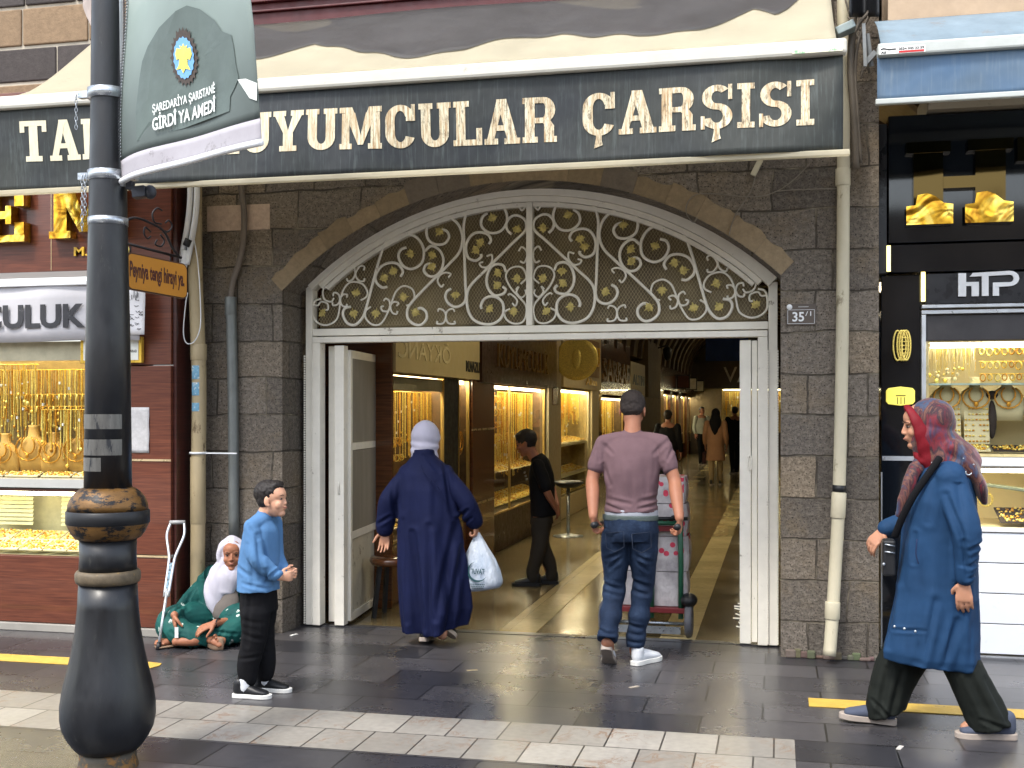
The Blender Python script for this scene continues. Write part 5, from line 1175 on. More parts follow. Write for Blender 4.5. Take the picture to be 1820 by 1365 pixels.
while z < 1.8: mb.tube([ban(.022, z, .004), ban(.055, z + .004, .006)], .0022, 4); z += .014
mb.build('zip_cord', M_steel, sb)
# faint hill silhouettes printed on the cloth
def bprint(mb, poly, off, mi=0, tint=None):
    P_ = [ban(s, z, off) for s, z in poly]; n = len(P_); mb.add(P_ , [tuple(range(n))], mi, tint)
def from_px(x, y):
    """photo position -> (s, z) on the banner, iterated"""
    s, z = .5 * bw, .5
    for _ in range(30):
        p = ban(s, z); d = p - _c; dd = d.dot(_f); qx = CX + FPX * d.dot(_r) / dd; qy = HY - FPX * d.z / dd
        s += (x - qx) / FPX * dd * 1.0; z += (qy - y) / FPX * dd - 0.0; s = min(max(s, -.2), bw * 1.3)
    return s, z
def fan_poly(mb, pts, off):
    c = (sum(p[0] for p in pts) / len(pts), sum(p[1] for p in pts) / len(pts)); cc = ban(c[0], c[1], off); n = len(pts)
    rings = [[ban(lerp(c[0], s, k / 4), lerp(c[1], z, k / 4), off) for s, z in pts] for k in range(1, 5)]
    vs = [cc] + [p for r_ in rings for p in r_]; fs = [(0, 1 + j, 1 + (j + 1) % n) for j in range(n)]
    for k in range(3):
        for j in range(n): a = 1 + k * n + j; b = 1 + k * n + (j + 1) % n; fs.append((a, a + n, b + n, b))
    mb.add(vs, fs)
hill = [(s / 3.033, y / 3.033) for s, y in ((740, 760), (735, 600), (755, 420), (770, 330), (800, 250), (860, 150), (950, 60), (1010, 30), (1080, 50), (1160, 110), (1200, 170), (1250, 190), (1262, 250), (1275, 350), (1290, 420), (1270, 470), (1245, 520), (1240, 600), (1000, 690))]
hp_ = [from_px(x, y) for x, y in hill]; mb = MB(); fan_poly(mb, hp_, .003)
mb.build('printed_hill', mat('print_dark_hill', lin((84, 96, 92)), .6, var=.2, scale=3), sb)
wh = [from_px(x / 3.033, y / 3.033) for x, y in ((1285, 430), (1330, 425), (1392, 450), (1390, 545), (1350, 530))]; mb = MB(); fan_poly(mb, wh, .0045); mb.build('printed_patch', mat('print_white', lin((222, 228, 222)), .6), sb)
# crest
cx_, cy_ = 1003 / 3.033, 315 / 3.033
def crest(fx): return [from_px(cx_ + a / 3.033, cy_ + b / 3.033) for a, b in fx]
mb = MB(); pts = []
for k in range(72):
    t = 2 * PI * k / 72; r_ = 1.0 + (.10 if k % 3 == 0 else -.04); pts.append((70 * r_ * math.cos(t) + 8 * math.sin(t), 142 * r_ * math.sin(t) - (0 if math.sin(t) > -.85 else 14)))
fan_poly(mb, crest(pts), .008); ob = mb.build('crest_border', mat('crest_brown', lin((60, 46, 36)), .5, var=.3, scale=90), sb)
mb = MB(); fan_poly(mb, crest([((52 + (5 if k % 2 else 0)) * math.cos(t) + 5 * math.sin(t), (108 + (8 if k % 2 else 0)) * math.sin(t)) for k, t in [(k, 2 * PI * k / 36) for k in range(36)]]), .0105); mb.build('crest_field', mat('crest_blue', lin((104, 158, 206)), .5, var=.05), sb)
bird = [(0, -78), (8, -60), (22, -70), (16, -50), (38, -56), (46, -20), (36, 12), (22, 4), (24, 40), (40, 66), (12, 58), (0, 84), (-12, 58), (-38, 66), (-24, 40), (-22, 4), (-36, 12), (-44, -20), (-36, -52), (-14, -48), (-22, -68), (-8, -60)]
mb = MB(); fan_poly(mb, crest(bird), .013); mb.build('crest_bird', mat('crest_yellow', lin((226, 214, 96)), .5), sb)
# the two printed lines
def ban_text(txt, x0, y0, x1, y1, hh, bold):
    vs, fs, rim = text_polys(txt, bold); a0 = min(v.x for v in vs); a1 = max(v.x for v in vs); b0 = 0; b1 = .7
    s0, z0 = from_px(x0, y0); s1, z1 = from_px(x1, y1); mb = MB()
    P_ = lambda v: ban(lerp(s0, s1, (v.x - a0) / (a1 - a0)), lerp(z0, z1, (v.x - a0) / (a1 - a0)) + hh * (v.y / b1), .013)
    mb.add([P_(v) for v in vs], fs); mb.build('printed_lettering', mat('print_letter_white', lin((228, 232, 228)), .5, var=.02), sb)
ban_text('ŞAREDARİYA ŞARISTANÊ', 276, 202, 387, 165, .034, .012)
ban_text('GİRDÎ YA AMEDÎ', 276, 233, 388, 198, .05, .02)
# back sheet of the paired banner, on the far side of the post
sb2 = thing('street_banner', 'plain white back of a second banner hanging behind the lamp post top', 'banner', D(175, 0, PD + .15))
bk = [D(148, -120, PD + .18), D(148, -10, PD + .18), D(150, 20, PD + .18), D(175, 70, PD + .14), D(203, 108, PD + .10), D(211, 70, PD + .08), D(204, 20, PD + .08), D(200, -120, PD + .08)]
mb = MB(); mb.sheet(lambda u, v: (lambda l, r: V(l).lerp(V(r), u) + _f * (.03 * math.sin(PI * u)))(
    spline(bk[:5], 4)[min(16, int(v * 16))], spline([bk[7], bk[6], bk[5], bk[4]], 5)[min(15, int(v * 15))]), 8, 16, .003); mb.build('cloth', mat('banner_back', lin((170, 158, 152)), .7, var=.08), sb2)
mb = MB(); mb.tube([D(206, -120, PD + .07), D(210, 60, PD + .07)], .01, 6); mb.build('edge_rail', M_alu, sb2)
mb = MB(); a, b, c3 = D(207, 218, PD + .1), D(188, 246, PD + .12), D(206, 200, PD + .1); mb.add([a, b, c3, a + _f * .004, b + _f * .004, c3 + _f * .004], [(0, 1, 2), (5, 4, 3), (0, 3, 4, 1), (1, 4, 5, 2), (2, 5, 3, 0)]); mb.build('loose_corner', mat('banner_back', lin((200, 188, 182)), .7), sb2)

# ------------------------------------------------------------- orange hanging sign on a wrought bracket
OY = 5.95
def oq(x, y): # plane running slightly towards the camera on the left
    return D(x, y, OY + (x - 225) * .0035)
hs = thing('hanging_sign', 'orange rounded sign with dark lettering on a wrought iron bracket behind the lamp post', 'sign', oq(275, 485))
e1 = (oq(330, 470) - oq(222, 447)); W_ = e1.length; e1.normalize(); up = (oq(224, 447) - oq(224, 514)); H_ = up.length; up.normalize(); o0 = oq(222, 514)
def rr_(w, h, r, n=5):
    P_ = []
    for cx2, cy2, a0 in ((w - r, r, -90), (w - r, h - r, 0), (r, h - r, 90), (r, r, 180)):
        for k in range(n + 1): a = math.radians(a0 + 90 * k / n); P_.append((cx2 + r * math.cos(a), cy2 + r * math.sin(a)))
    return P_
mb = MB(); mb.prism(rr_(W_, H_, .035), o0, e1, up, .012); mb.build('edge', mat('dark_sign_edge', lin((74, 44, 20)), .5), hs)
mb = MB(); mb.prism([(a + .008, b + .008) for a, b in rr_(W_ - .016, H_ - .016, .03)], o0 + e1.cross(up) * .0124, e1, up, .003); mb.build('board', mat('orange_board', lin((178, 118, 28)), .45, var=.08), hs)
mb = MB(); text(mb, 'Peyniya tengi hirayi ya.', o0 + e1.cross(up) * .0158 + e1 * (W_ * .04) + up * (H_ * .22), e1, up, W_ * .9, H_ * .55, .001, .03); mb.build('lettering', mat('dark_red_letters', lin((70, 26, 16)), .5), hs)
M_iron = mat('wrought_iron', lin((30, 24, 24)), .5, metal=.3)
mb = MB(); mb.tube([oq(222, 432), oq(322, 458)], .008, 6); mb.tube(spline([oq(222, 392), oq(240, 387), oq(262, 394), oq(290, 410), oq(306, 440), oq(318, 456)], 5), .007, 6)
for pts in ([(287, 398), (275, 395), (271, 380), (279, 370), (288, 374)], [(284, 407), (298, 412), (306, 402), (300, 392), (294, 396)], [(268, 412), (258, 404), (256, 415), (262, 424), (268, 420)], [(285, 417), (292, 428), (286, 438), (276, 434), (279, 426)]):
    mb.tube(spline([oq(*p) for p in pts], 5), .005, 6)
mb.tube([oq(303, 455), oq(303, 466)], .004, 5); mb.tube([oq(232, 438), oq(232, 450)], .004, 5); mb.tube([oq(222, 432), oq(170, 425)], .008, 6); mb.build('bracket', M_iron, hs)
mb = MB(); q = oq(226, 444); mb.ell(q, (.012, .012, .02)); mb.build('lamp_hook', M_gold2, hs)
# ============================================================= covered bazaar passage behind the gate
HX = -3.05; HR = 1.7; HEND = 34.0
struct('passage_floor', MB().box((HX - 1.2, 0.06, -0.05), (HR + .4, HEND + .5, 0.0)), M_corrf)
for x0, x1 in ((-1.96, -1.69), (-.81, -.56)): struct('passage_floor_strip', MB().box((x0, 0.061, -0.02), (x1, HEND, 0.004)), M_corrs)
M_hallw = mat('dim_plaster', lin((92, 80, 60)), .8, var=.15)
M_halld = mat('dark_upper_wall', lin((70, 54, 38)), .8, var=.2)
hw = thing('passage_walls', 'plastered walls and ribbed barrel vault of the bazaar passage', 'passage', (0, .1, 0), kind='structure')
mb = MB(); mb.box((HX - .75, .12, 0.001), (HX - .62, HEND, 4.2)); mb.box((HR, .1, 0.001), (HR + .1, HEND, 4.2)); mb.box((HX - .7, HEND, 0), (HR + .1, HEND + .1, 5.4)); mb.build('wall', M_hallw, hw)
vcx = (HX + HR) / 2; vr = (HR - HX) / 2 + .02; vz = 2.75
mb = MB(); n = 20
P1 = [(vcx + vr * math.cos(PI * k / n), vz + vr * .8 * math.sin(PI * k / n)) for k in range(n + 1)]
for k in range(n):
    a, b = P1[k], P1[k + 1]; mb.add([(a[0], .15, a[1]), (b[0], .15, b[1]), (b[0], HEND, b[1]), (a[0], HEND, a[1])], [(0, 1, 2, 3)])
mb.box((HX - .7, .15, 2.76), (HX - .02, HEND, 2.80)); mb.build('vault', mat('vault_plaster', lin((112, 98, 70)), .8, var=.12), hw)
mb = MB(); y = 1.5
while y < HEND:
    for k in range(n):
        a, b = P1[k], P1[k + 1]; q = lambda p, f_: (vcx + (p[0] - vcx) * f_, vz + (p[1] - vz) * f_)
        a1_, b1_ = q(a, .965), q(b, .965)
        mb.add([(a[0], y, a[1]), (b[0], y, b[1]), (b1_[0], y, b1_[1]), (a1_[0], y, a1_[1]), (a1_[0], y + .16, a1_[1]), (b1_[0], y + .16, b1_[1]), (b[0], y + .16, b[1]), (a[0], y + .16, a[1])], [(0, 1, 2, 3), (3, 2, 5, 4), (4, 5, 6, 7)])
    y += 1.35
mb.build('rib', mat('dark_rib', lin((66, 50, 34)), .7), hw)
for y in (2.5, 8.5, 15, 22, 29):  # out of view, added to warm and brighten the passage
    t = thing('added_ceiling_lamp', 'unseen tube lamp added high under the vault of the passage', 'lamp', (vcx, y, 3.9), 'added tube lamps under the vault')
    mb = MB(); mb.box((vcx - .06, y - .9, 3.95), (vcx + .06, y + .9, 4.0)); mb.tube([(vcx, y, 4.0), (vcx, y, 4.6)], .01, 5); mb.build('housing', M_whiteplastic, t)
    mb = MB(); mb.box((vcx - .05, y - .88, 3.92), (vcx + .05, y + .88, 3.949)); mb.build('tube', led((1.0, .84, .55), 20 if y < 10 else 7), t)
def hy(px, x=HX): return WX(px, 727, x).y
def hz(px, py, x=HX): return WX(px, py, x).z
XU, XN = (0, 1, 0), (-1, 0, 0)
def hbox(mb, pxa, pxb, z0, z1, proud=0.0, depth=.6): mb.box((HX - depth, hy(pxa), z0), (HX + proud, hy(pxb), z1))
s1 = thing('bazaar_shop', 'first shop inside the passage with brown wooden piers and a cream sign', 'shop', (HX, hy(760), 0))
mb = MB(); mb.box((HX - .6, .80, 0.002), (HX + .03, hy(693), 2.7)); hbox(mb, 835, 874, 0.002, 2.7, .03); hbox(mb, 694, 834, 0.002, .5, -.02); mb.box((HX - .6, hy(694), hz(760, 669) + .0), (HX + .0, hy(846), hz(760, 669) + .08)); mb.build('wood_cladding', M_woodin, s1, bevel=.004)
zs = 1.90
mb = MB(); mb.box((HX - .3, hy(694), zs), (HX + .045, hy(845), 2.75)); mb.build('sign_panel', mat('cream_sign_panel', lin((206, 190, 140)), .5, var=.04), s1)
mb = MB(); text(mb, 'ÖKYANC', (HX + .046, hy(698), zs + .12), XU, (0, 0, 1), hy(792) - hy(698), .19, .006, .01, mirror=True); mb.build('sign_lettering', mat('reflected_letters', lin((236, 224, 180)), .3), s1)  # a reflection in the glass, modelled as mirrored letters on the panel
mb = MB(); text(mb, 'M.NAZLI', (HX + .046, hy(820), zs + .07), XU, (0, 0, 1), hy(844) - hy(820), .11, .006, .03); mb.build('small_lettering', M_black, s1)
mb = MB()
for zz in (1.38, .62): 
    for a, b in ((835, 874),): mb.box((HX + .02, hy(a) - .002, zz), (HX + .036, hy(b) + .004, zz + .018))
mb.build('trim_strip', mat('steel_trim', lin((190, 170, 130)), .3, metal=.6), s1)
mb = MB(); hbox(mb, 790, 814, .5, zs - .01, .0, .05); mb.build('window_post', M_black, s1)
W1 = (1, .88, .58)
def hall_case(name, label, pa, pb, z0, z1, fr, st, back=None, split=None, depth=.55): return jewel_case(name, label, (HX, hy(pa), 0), XU, XN, hy(pb) - hy(pa), z0, z1, depth, fr, st * 2.8, W1, back or M_backg, 'showcases along the passage', split)
M_brass = mat('brass_frame', lin((180, 150, 84)), .35, metal=.5)
c_, P = hall_case('showcase', 'showcase with chain curtain right behind the navy robed woman', 694, 789, .52, zs - .02, M_brass, 16)
w = hy(789) - hy(694)
mb = MB(); mb.box((HX - .03, hy(697), zs - .14), (HX - .012, hy(788), zs - .03)); mb.build('shutter_box', mat('beige_shutter_box', lin((176, 168, 140)), .5), c_)
strands(P, .05, w - .05, .12, 1.15, zs - .15, 60, label='curtain of thin gold chains left of the black post', thick=.004)
hoops(P, .1, w * .6, .2, (1.35, 1.2), 12, 'bangle rows behind the navy robed woman')
for k in range(3): tray(P, .05 + w * k / 3, w * (k + 1) / 3 - .05, .05, .3, .6, ['front', 'middle', 'back'][k] + ' tray low in the first showcase of the passage', .4, dens=60)
for k in range(3): bust(P, w * (k + .5) / 3, .3, .72, .34, ['front', 'middle', 'back'][k] + ' gold bust in the first showcase of the passage', M_gold3)
c_, P = hall_case('showcase', 'narrow slice of showcase between the black post and the brown pier', 815, 834, .52, zs - .02, M_brass, 14)
w = hy(834) - hy(815); strands(P, .03, w - .03, .3, 1.4, zs - .1, 16, label='chains in the narrow showcase slice', thick=.004); bust(P, w / 2, .15, 1.0, .5, 'tall gold bust in the narrow showcase slice', M_gold2); tray(P, .03, w - .03, .05, .3, .62, 'tray in the narrow showcase slice', .4, dens=60)

s2 = thing('bazaar_shop', 'second shop of the passage under a dark brown lettered fascia', 'shop', (HX, hy(920), 0))
mb = MB(); mb.box((HX - .4, hy(847), 1.88), (HX + .06, hy(982), 2.75)); hbox(mb, 875, 968, 0.002, .42, -.01); mb.build('fascia', mat('dark_brown_fascia', lin((58, 34, 20)), .35, var=.2), s2)
mb = MB(); text(mb, 'KUYUMCULUK', (HX + .061, hy(874), 2.06), XU, (0, 0, 1), hy(965) - hy(874), .26, .02, .0); mb.build('sign_lettering', mat('dim_bronze', lin((126, 96, 56)), .3, metal=.5), s2)
mb = MB(); hbox(mb, 969, 991, 0.002, 2.75, .05); mb.build('pier', mat('grey_beige_pier', lin((150, 138, 112)), .5, var=.05), s2)
mb = MB(); hbox(mb, 975, 985, 1.66, 1.9, .06, .1); mb.build('pier_plaque', M_woodin, s2)
c_, P = hall_case('showcase', 'tall golden showcase behind the boyish man in the black T-shirt', 876, 968, .44, 1.86, M_brass, 22, split=(hy(907) - hy(876)))
w = hy(968) - hy(876)
strands(P, .06, w * .3, .2, 1.15, 1.8, 26, label='short chains at the left of the tall golden showcase', thick=.006); strands(P, w * .28, w - .06, .15, 1.0, 1.8, 70, label='dense gold chain curtain in the tall golden showcase', thick=.006); strands(P, w * .3, w - .06, .3, .75, 1.3, 60, label='lower back row of chains in the tall golden showcase', thick=.006)
hoops(P, .1, w * .28, .1, (1.75, 1.6, 1.45, 1.3), 8, 'four bangle rows at the left of the tall golden showcase', .035)
for k in range(4): tray(P, .05 + w * k / 4, w * (k + 1) / 4 - .04, .04, .3, .5, ['leftmost', 'second', 'third', 'rightmost'][k] + ' low tray of the tall golden showcase', .35, dens=70, m=M_gold2)
for k in range(4): tray(P, .05 + w * k / 4, w * (k + 1) / 4 - .04, .12, .36, .86, ['leftmost', 'second', 'third', 'rightmost'][k] + ' upper tray of the tall golden showcase', .3, dens=60, m=M_velvet)
s3 = thing('bazaar_shop', 'third shop of the passage with a round emblem and cream framed gold sign', 'shop', (HX, hy(1020), 0))
mb = MB(); mb.box((HX - .4, hy(992), 1.92), (HX + .08, hy(1060), 2.9)); hbox(mb, 1047, 1059, 0.002, 1.93, .05); hbox(mb, 992, 1047, 0.002, .30, .0); mb.build('cladding', mat('cream_cladding', lin((196, 180, 140)), .5, var=.05), s3)
mb = MB(); mb.box((HX + .081, hy(1003), 2.12), (HX + .1, hy(1055), 2.72)); mb.build('sign_panel', mat('ochre_panel', lin((132, 92, 30)), .4, var=.2), s3)
mb = MB(); text(mb, 'KUYUMCU', (HX + .101, hy(1006), 2.3), XU, (0, 0, 1), hy(1053) - hy(1006), .32, .03); text(mb, 'Altın', (HX + .101, hy(1030), 1.98), XU, (0, 0, 1), hy(1050) - hy(1030), .12, .01, .02); mb.build('sign_lettering', M_gold, s3)
em_ = thing('round_emblem', 'round dark gold emblem projecting beside the cream framed sign', 'sign', (HX + .2, hy(990), 2.3))
mb = MB(); c = V((HX + .30, hy(988), 2.30)); Rx = Matrix.Rotation(PI / 2, 3, 'X') @ Matrix.Identity(3)
mb.lathe([(0, -.02), (.27, -.02), (.29, 0), (.27, .02), (0, .02)], c, 28, axis=Rx); mb.build('disc', mat('dark_disc', lin((80, 44, 22)), .4), em_)
mb = MB(); mb.lathe([(.25, -.028), (.30, -.028), (.30, .028), (.25, .028)], c, 28, axis=Rx); mb.ell(c + V((0, -.03, 0)), (.07, .01, .14)); mb.build('rim', M_gold2, em_)
c_, P = hall_case('showcase', 'pale golden showcase behind the bar stool', 993, 1046, .32, 1.88, mat('pale_frame', lin((206, 192, 150)), .4), 20, back=M_backp)
w = hy(1046) - hy(993)
strands(P, .06, w - .06, .15, 1.35, 1.84, 60, label='chain curtain at the top of the pale golden showcase', thick=.006); strands(P, .06, w - .06, .35, 1.0, 1.5, 50, label='back chains of the pale golden showcase', thick=.006)
for zz in (1.08, .62):
    mb = MB(); q = [P(a, b, c) for c in (zz - .03, zz) for a, b in ((.02, .02), (w - .02, .02), (w - .02, .4), (.02, .4))]; mb.add(q, [(0, 3, 2, 1), (4, 5, 6, 7), (0, 1, 5, 4), (1, 2, 6, 5), (2, 3, 7, 6), (3, 0, 4, 7)]); mb.build('shelf', M_velvet, c_)
    for k in range(3): tray(P, .05 + w * k / 3, w * (k + 1) / 3 - .04, .04, .3, zz + .01, ['near', 'middle', 'far'][k] + (' tray on the upper' if zz > 1 else ' tray on the lower') + ' shelf of the pale golden showcase', .25, dens=50)
for k in range(3): tray(P, .05 + w * k / 3, w * (k + 1) / 3 - .04, .04, .3, .34, ['near', 'middle', 'far'][k] + ' bottom tray of the pale golden showcase', .25, dens=50, m=M_gold2)
s4 = thing('bazaar_shop', 'fourth shop of the passage with a brown fascia and small cream sign', 'shop', (HX, hy(1090), 0))
mb = MB(); mb.box((HX - .4, hy(1061), 1.86), (HX + .05, hy(1116), 2.9)); hbox(mb, 1061, 1066, 0.002, 1.86, .03); hbox(mb, 1108, 1116, 0.002, 1.86, .03); hbox(mb, 1066, 1108, 0.002, .4, .0); mb.build('fascia', M_woodin, s4)
mb = MB(); text(mb, 'SARRAF', (HX + .051, hy(1066), 2.1), XU, (0, 0, 1), hy(1113) - hy(1066), .4, .02, .01); mb.build('sign_lettering', mat('dim_bronze', lin((126, 96, 56)), .3), s4)
mb = MB(); mb.box((HX - .2, hy(1117), 1.88), (HX + .06, hy(1142), 2.6)); mb.build('small_sign', mat('cream_cladding', lin((196, 180, 140)), .5), s4)
mb = MB(); text(mb, 'ALTIN', (HX + .061, hy(1119), 2.12), XU, (0, 0, 1), hy(1140) - hy(1119), .22, .01, .03); mb.build('small_lettering', M_black, s4)
c_, P = hall_case('showcase', 'showcase partly hidden by the head of the man in mauve', 1067, 1107, .42, 1.8, M_brass, 16); w = hy(1107) - hy(1067)
strands(P, .06, w - .06, .2, .9, 1.75, 60, label='chains in the showcase beside the head of the man in mauve', thick=.008)
for k in range(3): tray(P, .05 + w * k / 3, w * (k + 1) / 3 - .04, .04, .3, .7, ['near', 'middle', 'far'][k] + ' tray beside the head of the man in mauve', .3, dens=40)
pr = thing('masonry_pier', 'broad plain brown pier between the fourth and fifth shops of the passage', 'pier', (HX, hy(1150), 0))
mb = MB(); mb.box((HX - .6, hy(1117), 0.002), (HX + .12, hy(1166), 1.87)); mb.box((HX - .6, hy(1143), 1.88), (HX + .12, hy(1166), 3.2)); mb.build('shaft', mat('umber_plaster', lin((104, 86, 60)), .7, var=.1), pr)
for i, (a, b) in enumerate(((1175, 1186), (1190, 1201), (1206, 1216), (1220, 1228), (1231, 1236))):
    c_, P = hall_case('showcase', ['narrow lit showcase just right of the broad plain pier', 'second narrow showcase beyond the broad pier', 'third narrow showcase beyond the broad pier', 'fourth narrow showcase near the passage end', 'last narrow showcase before the passage end'][i], a, b, .5, 2.0, M_brass, 15); w = hy(b) - hy(a)
    strands(P, .06, w - .06, .25, .9, 1.95, 34, label=['chains in the first', 'chains in the second', 'chains in the third', 'chains in the fourth', 'chains in the last'][i] + ' narrow showcase beyond the pier', thick=.012)
    tray(P, .05, w - .05, .04, .3, .8, ['tray in the first', 'tray in the second', 'tray in the third', 'tray in the fourth', 'tray in the last'][i] + ' narrow showcase beyond the pier', .3, dens=14)
mb = MB()
for a, b in ((1167, 1174), (1186.4, 1189.6), (1201.4, 1205.6), (1216.3, 1219.7), (1228.2, 1230.8), (1236.2, 1238.5)): mb.box((HX - .5, hy(a), 0.002), (HX + .08, hy(b), 2.1))
mb.box((HX - .5, hy(1167), 2.12), (HX + .1, hy(1238), 2.74)); mb.build('column', M_woodin, thing('shop_row', 'row of brown posts and fascia at the far end of the passage', 'shopfronts', (HX, hy(1200), 0)))
rr = random.Random(6)
for k, (px, lab) in enumerate(((1196, 'small dark framed sign on the brown fascia nearest the pier'), (1211, 'white lit sign box hanging over the third narrow showcase'), (1226, 'white lit sign box near the end wall'))):
    t = thing('sign_box', lab, 'sign', (HX + .15, hy(px), 2.3)); mb = MB(); mb.box((HX + .11, hy(px), 2.2), (HX + .5, hy(px) + .1, 2.62)); mb.build('frame', M_black, t)
    mb = MB(); mb.box((HX + .14, hy(px) - .004, 2.24), (HX + .47, hy(px) - .001, 2.58)); mb.build('face', mat('sign_face_%d' % (k > 0), lin((206, 204, 190)) if k else lin((90, 50, 36)), .5), t)
ew = thing('bazaar_shop', 'shop closing the far end of the passage with a broad dark sign and bright window', 'shop', (-1.2, HEND, 0))
mb = MB(); mb.box((HX, HEND - .3, 2.35), (HR, HEND - .005, 3.3)); mb.box((HX, HEND - .6, 0.002), (HR, HEND - .55, .75)); mb.build('fascia', mat('dark_fascia_far', lin((66, 56, 46)), .5), ew)
mb = MB(); text(mb, 'VAKKAS', (-2.1 + .2, HEND - .301, 2.55), (1, 0, 0), (0, 0, 1), 2.9, .55, .02, .0); mb.build('sign_lettering', mat('silver_far', lin((170, 164, 150)), .3), ew)
exl = W(1283, 730, HEND - .6).x
c_, P = jewel_case('showcase', 'bright window of the shop closing the far end of the passage', (exl, HEND - .6, 0), (1, 0, 0), (0, 1, 0), HR - exl, .8, 2.3, .5, M_brass, 13, (1, .9, .55), M_backp); w = HR - exl
strands(P, .1, w - .1, .3, 1.5, 2.2, 60, label='chains in the window at the far end', thick=.014); strands(P, .1, w - .1, .1, 1.3, 1.9, 30, label='gold hoops hung in the window at the far end', thick=.02)
mb = MB(); mb.box((HX, HEND - .56, .76), (exl - .02, HEND - .5, 2.33)); mb.build('wall_panel', M_hallw, ew)
t = thing('hanging_cloth', 'dark blue cloth banner hanging across the passage vault', 'banner', W(1285, 620, 19)); a = W(1254, 642, 19); b = W(1330, 560, 19)
mb = MB(); mb.sheet(lambda u, v: V((lerp(a.x, b.x, u), 19 + .03 * math.sin(u * 12), lerp(a.z, b.z, v))), 16, 4, .006); mb.build('cloth', mat('navy_cloth', lin((40, 62, 118)), .8, var=.2), t)
lt = thing('wall_lantern', 'small dark lantern on a bracket high on the passage wall', 'lantern', V((HX + .4, hy(1186), 2.75)))
c = WX(1186, 629, HX + .35); mb = MB(); mb.lathe([(.0, .2), (.05, .17), (.12, .12), (.09, -.1), (.04, -.16), (0, -.18)], c, 8); mb.tube([c + V((-.4, 0, .1)), c + V((0, 0, .22))], .02, 5); mb.build('body', M_black, lt)
# stools
def stool(label, base, h, seat_r, m=M_black):
    t = thing('bar_stool', label, 'stool', base, 'bar stools in the passage'); b = V(base)
    mb = MB(); mb.lathe([(0, h - .05), (seat_r * .55, h - .045), (seat_r, h), (seat_r * 1.02, h + .02), (seat_r * .9, h + .035), (0, h + .03)], b, 24); mb.build('seat', m, t)
    mb = MB(); mb.lathe([(.022, .03), (.022, h - .05)], b, 14); mb.build('column', M_steel, t)
    mb = MB(); mb.lathe([(.19, 0), (.19, .008), (.12, .018), (.03, .035), (0, .035)], b, 24); mb.build('foot', M_steel, t); return t
stool('black round bar stool on a steel column before the pale golden showcase', G(1010, 953), .66, .19)
b = G(700, 1095); t = thing('wooden_stool', 'dark low stool half hidden behind the navy robed woman', 'stool', b)
mb = MB(); mb.lathe([(0, .40), (.17, .40), (.19, .43), (.18, .46), (0, .46)], b, 20); mb.build('seat', M_woodin, t)
for k in range(4):
    a = PI / 4 + k * PI / 2; mb = MB(); mb.bar(b + V((.12 * math.cos(a), .12 * math.sin(a), .4)), b + V((.17 * math.cos(a), .17 * math.sin(a), 0)), .03, .03); mb.build('leg', M_black, t)

# ============================================================= hand truck and its load
hb = G(1150, 1130); s_ = 8.14 / FPX
ht = thing('hand_truck', 'green and red two wheeled hand truck pushed by the man in mauve', 'hand truck', hb)
M_grn = mat('green_truck_paint', lin((32, 84, 60)), .4, var=.15); M_redp = mat('dark_red_truck_paint', lin((104, 32, 36)), .45, var=.2)
x0, x1 = G(1096, 1130).x, G(1211, 1130).x; yb = hb.y
mb = MB()
for x in (x0 - .06, (x0 + x1) / 2 + .02, x1): mb.tube([(x, yb, .13), (x, yb + .02, .5), (x, yb - .04, .86)], .018, 8)
mb.tube([(x0 - .06, yb - .02, .80), (x1, yb - .02, .80)], .015, 8); mb.build('frame', M_grn, ht)
mb = MB(); mb.box((x0 - .06, yb - .015, .80 - .06), (x1 + .02, yb + .01, .80 - .02)); mb.box((x0 - .08, yb - .03, .17), (x1 + .03, yb + .35, .205)); mb.build('toe_plate', M_redp, ht, bevel=.003)
mb = MB(); mb.tube([(x0 - .06, yb + .02, .09), (x1 + .02, yb + .02, .09)], .012, 8); mb.bar((x0, yb - .02, .05), (x1, yb - .02, .05), .02, .05); mb.build('axle', M_steel, ht)
for x in (x0 - .10, x1 + .055):
    mb = MB(); Ry = Matrix.Rotation(PI / 2, 3, 'Y'); mb.lathe([(.05, -.022), (.10, -.026), (.118, -.015), (.118, .015), (.10, .026), (.05, .022)], (x, yb + .02, .118), 26, axis=Ry); w_ = mb.build('wheel', mat('grey_tyre', lin((92, 92, 96)), .7), ht)
    mb = MB(); mb.lathe([(0, -.024), (.05, -.02), (.05, .02), (0, .024)], (x, yb + .02, .118), 20, axis=Ry); mb.build('rim', M_steel, w_)
mb = MB(); mb.ell((x1 + .055, yb + .02, .26), (.06, .09, .05)); mb.build('mudguard', M_black, ht)
HANDLE = []
for x in (D(1058, 930, 7.12).x, D(1208, 933, 7.12).x):
    z = .885; ye = D(1130, 930, 7.1).y
    mb = MB(); mb.tube(spline([(x, ye - .09, z + .004), (x, ye + .08, z - .005), (x * .7 + .3 * (x0 + x1) / 2, yb - .1, z - .03), (x * .55 + .45 * (x0 + x1) / 2, yb - .04, .84)], 5), .014, 8); mb.tube([(x, ye - .10, z + .004), (x, ye - .02, z)], .021, 10); mb.build('handle', M_black, ht); HANDLE.append(V((x, ye, z)))
ld = thing('wrapped_goods', 'tall stack of goods in white plastic film with pink fruit pattern on the hand truck', 'goods', (hb.x, yb + .2, .21))
nf = N('fruit_print_film'); vo = nf.n('ShaderNodeTexVoronoi'); nf.l(nf.co(), vo.inputs['Vector']); vo.inputs['Scale'].default_value = 17
k_ = nf.ramp(vo.outputs['Distance'], [(.0, 1.0), (.30, 1.0), (.36, 0.0)]); cr = nf.ramp(nf.noise(nf.co(), 6, 6), [(.35, lin((150, 144, 146))), (.6, lin((196, 190, 190)))])
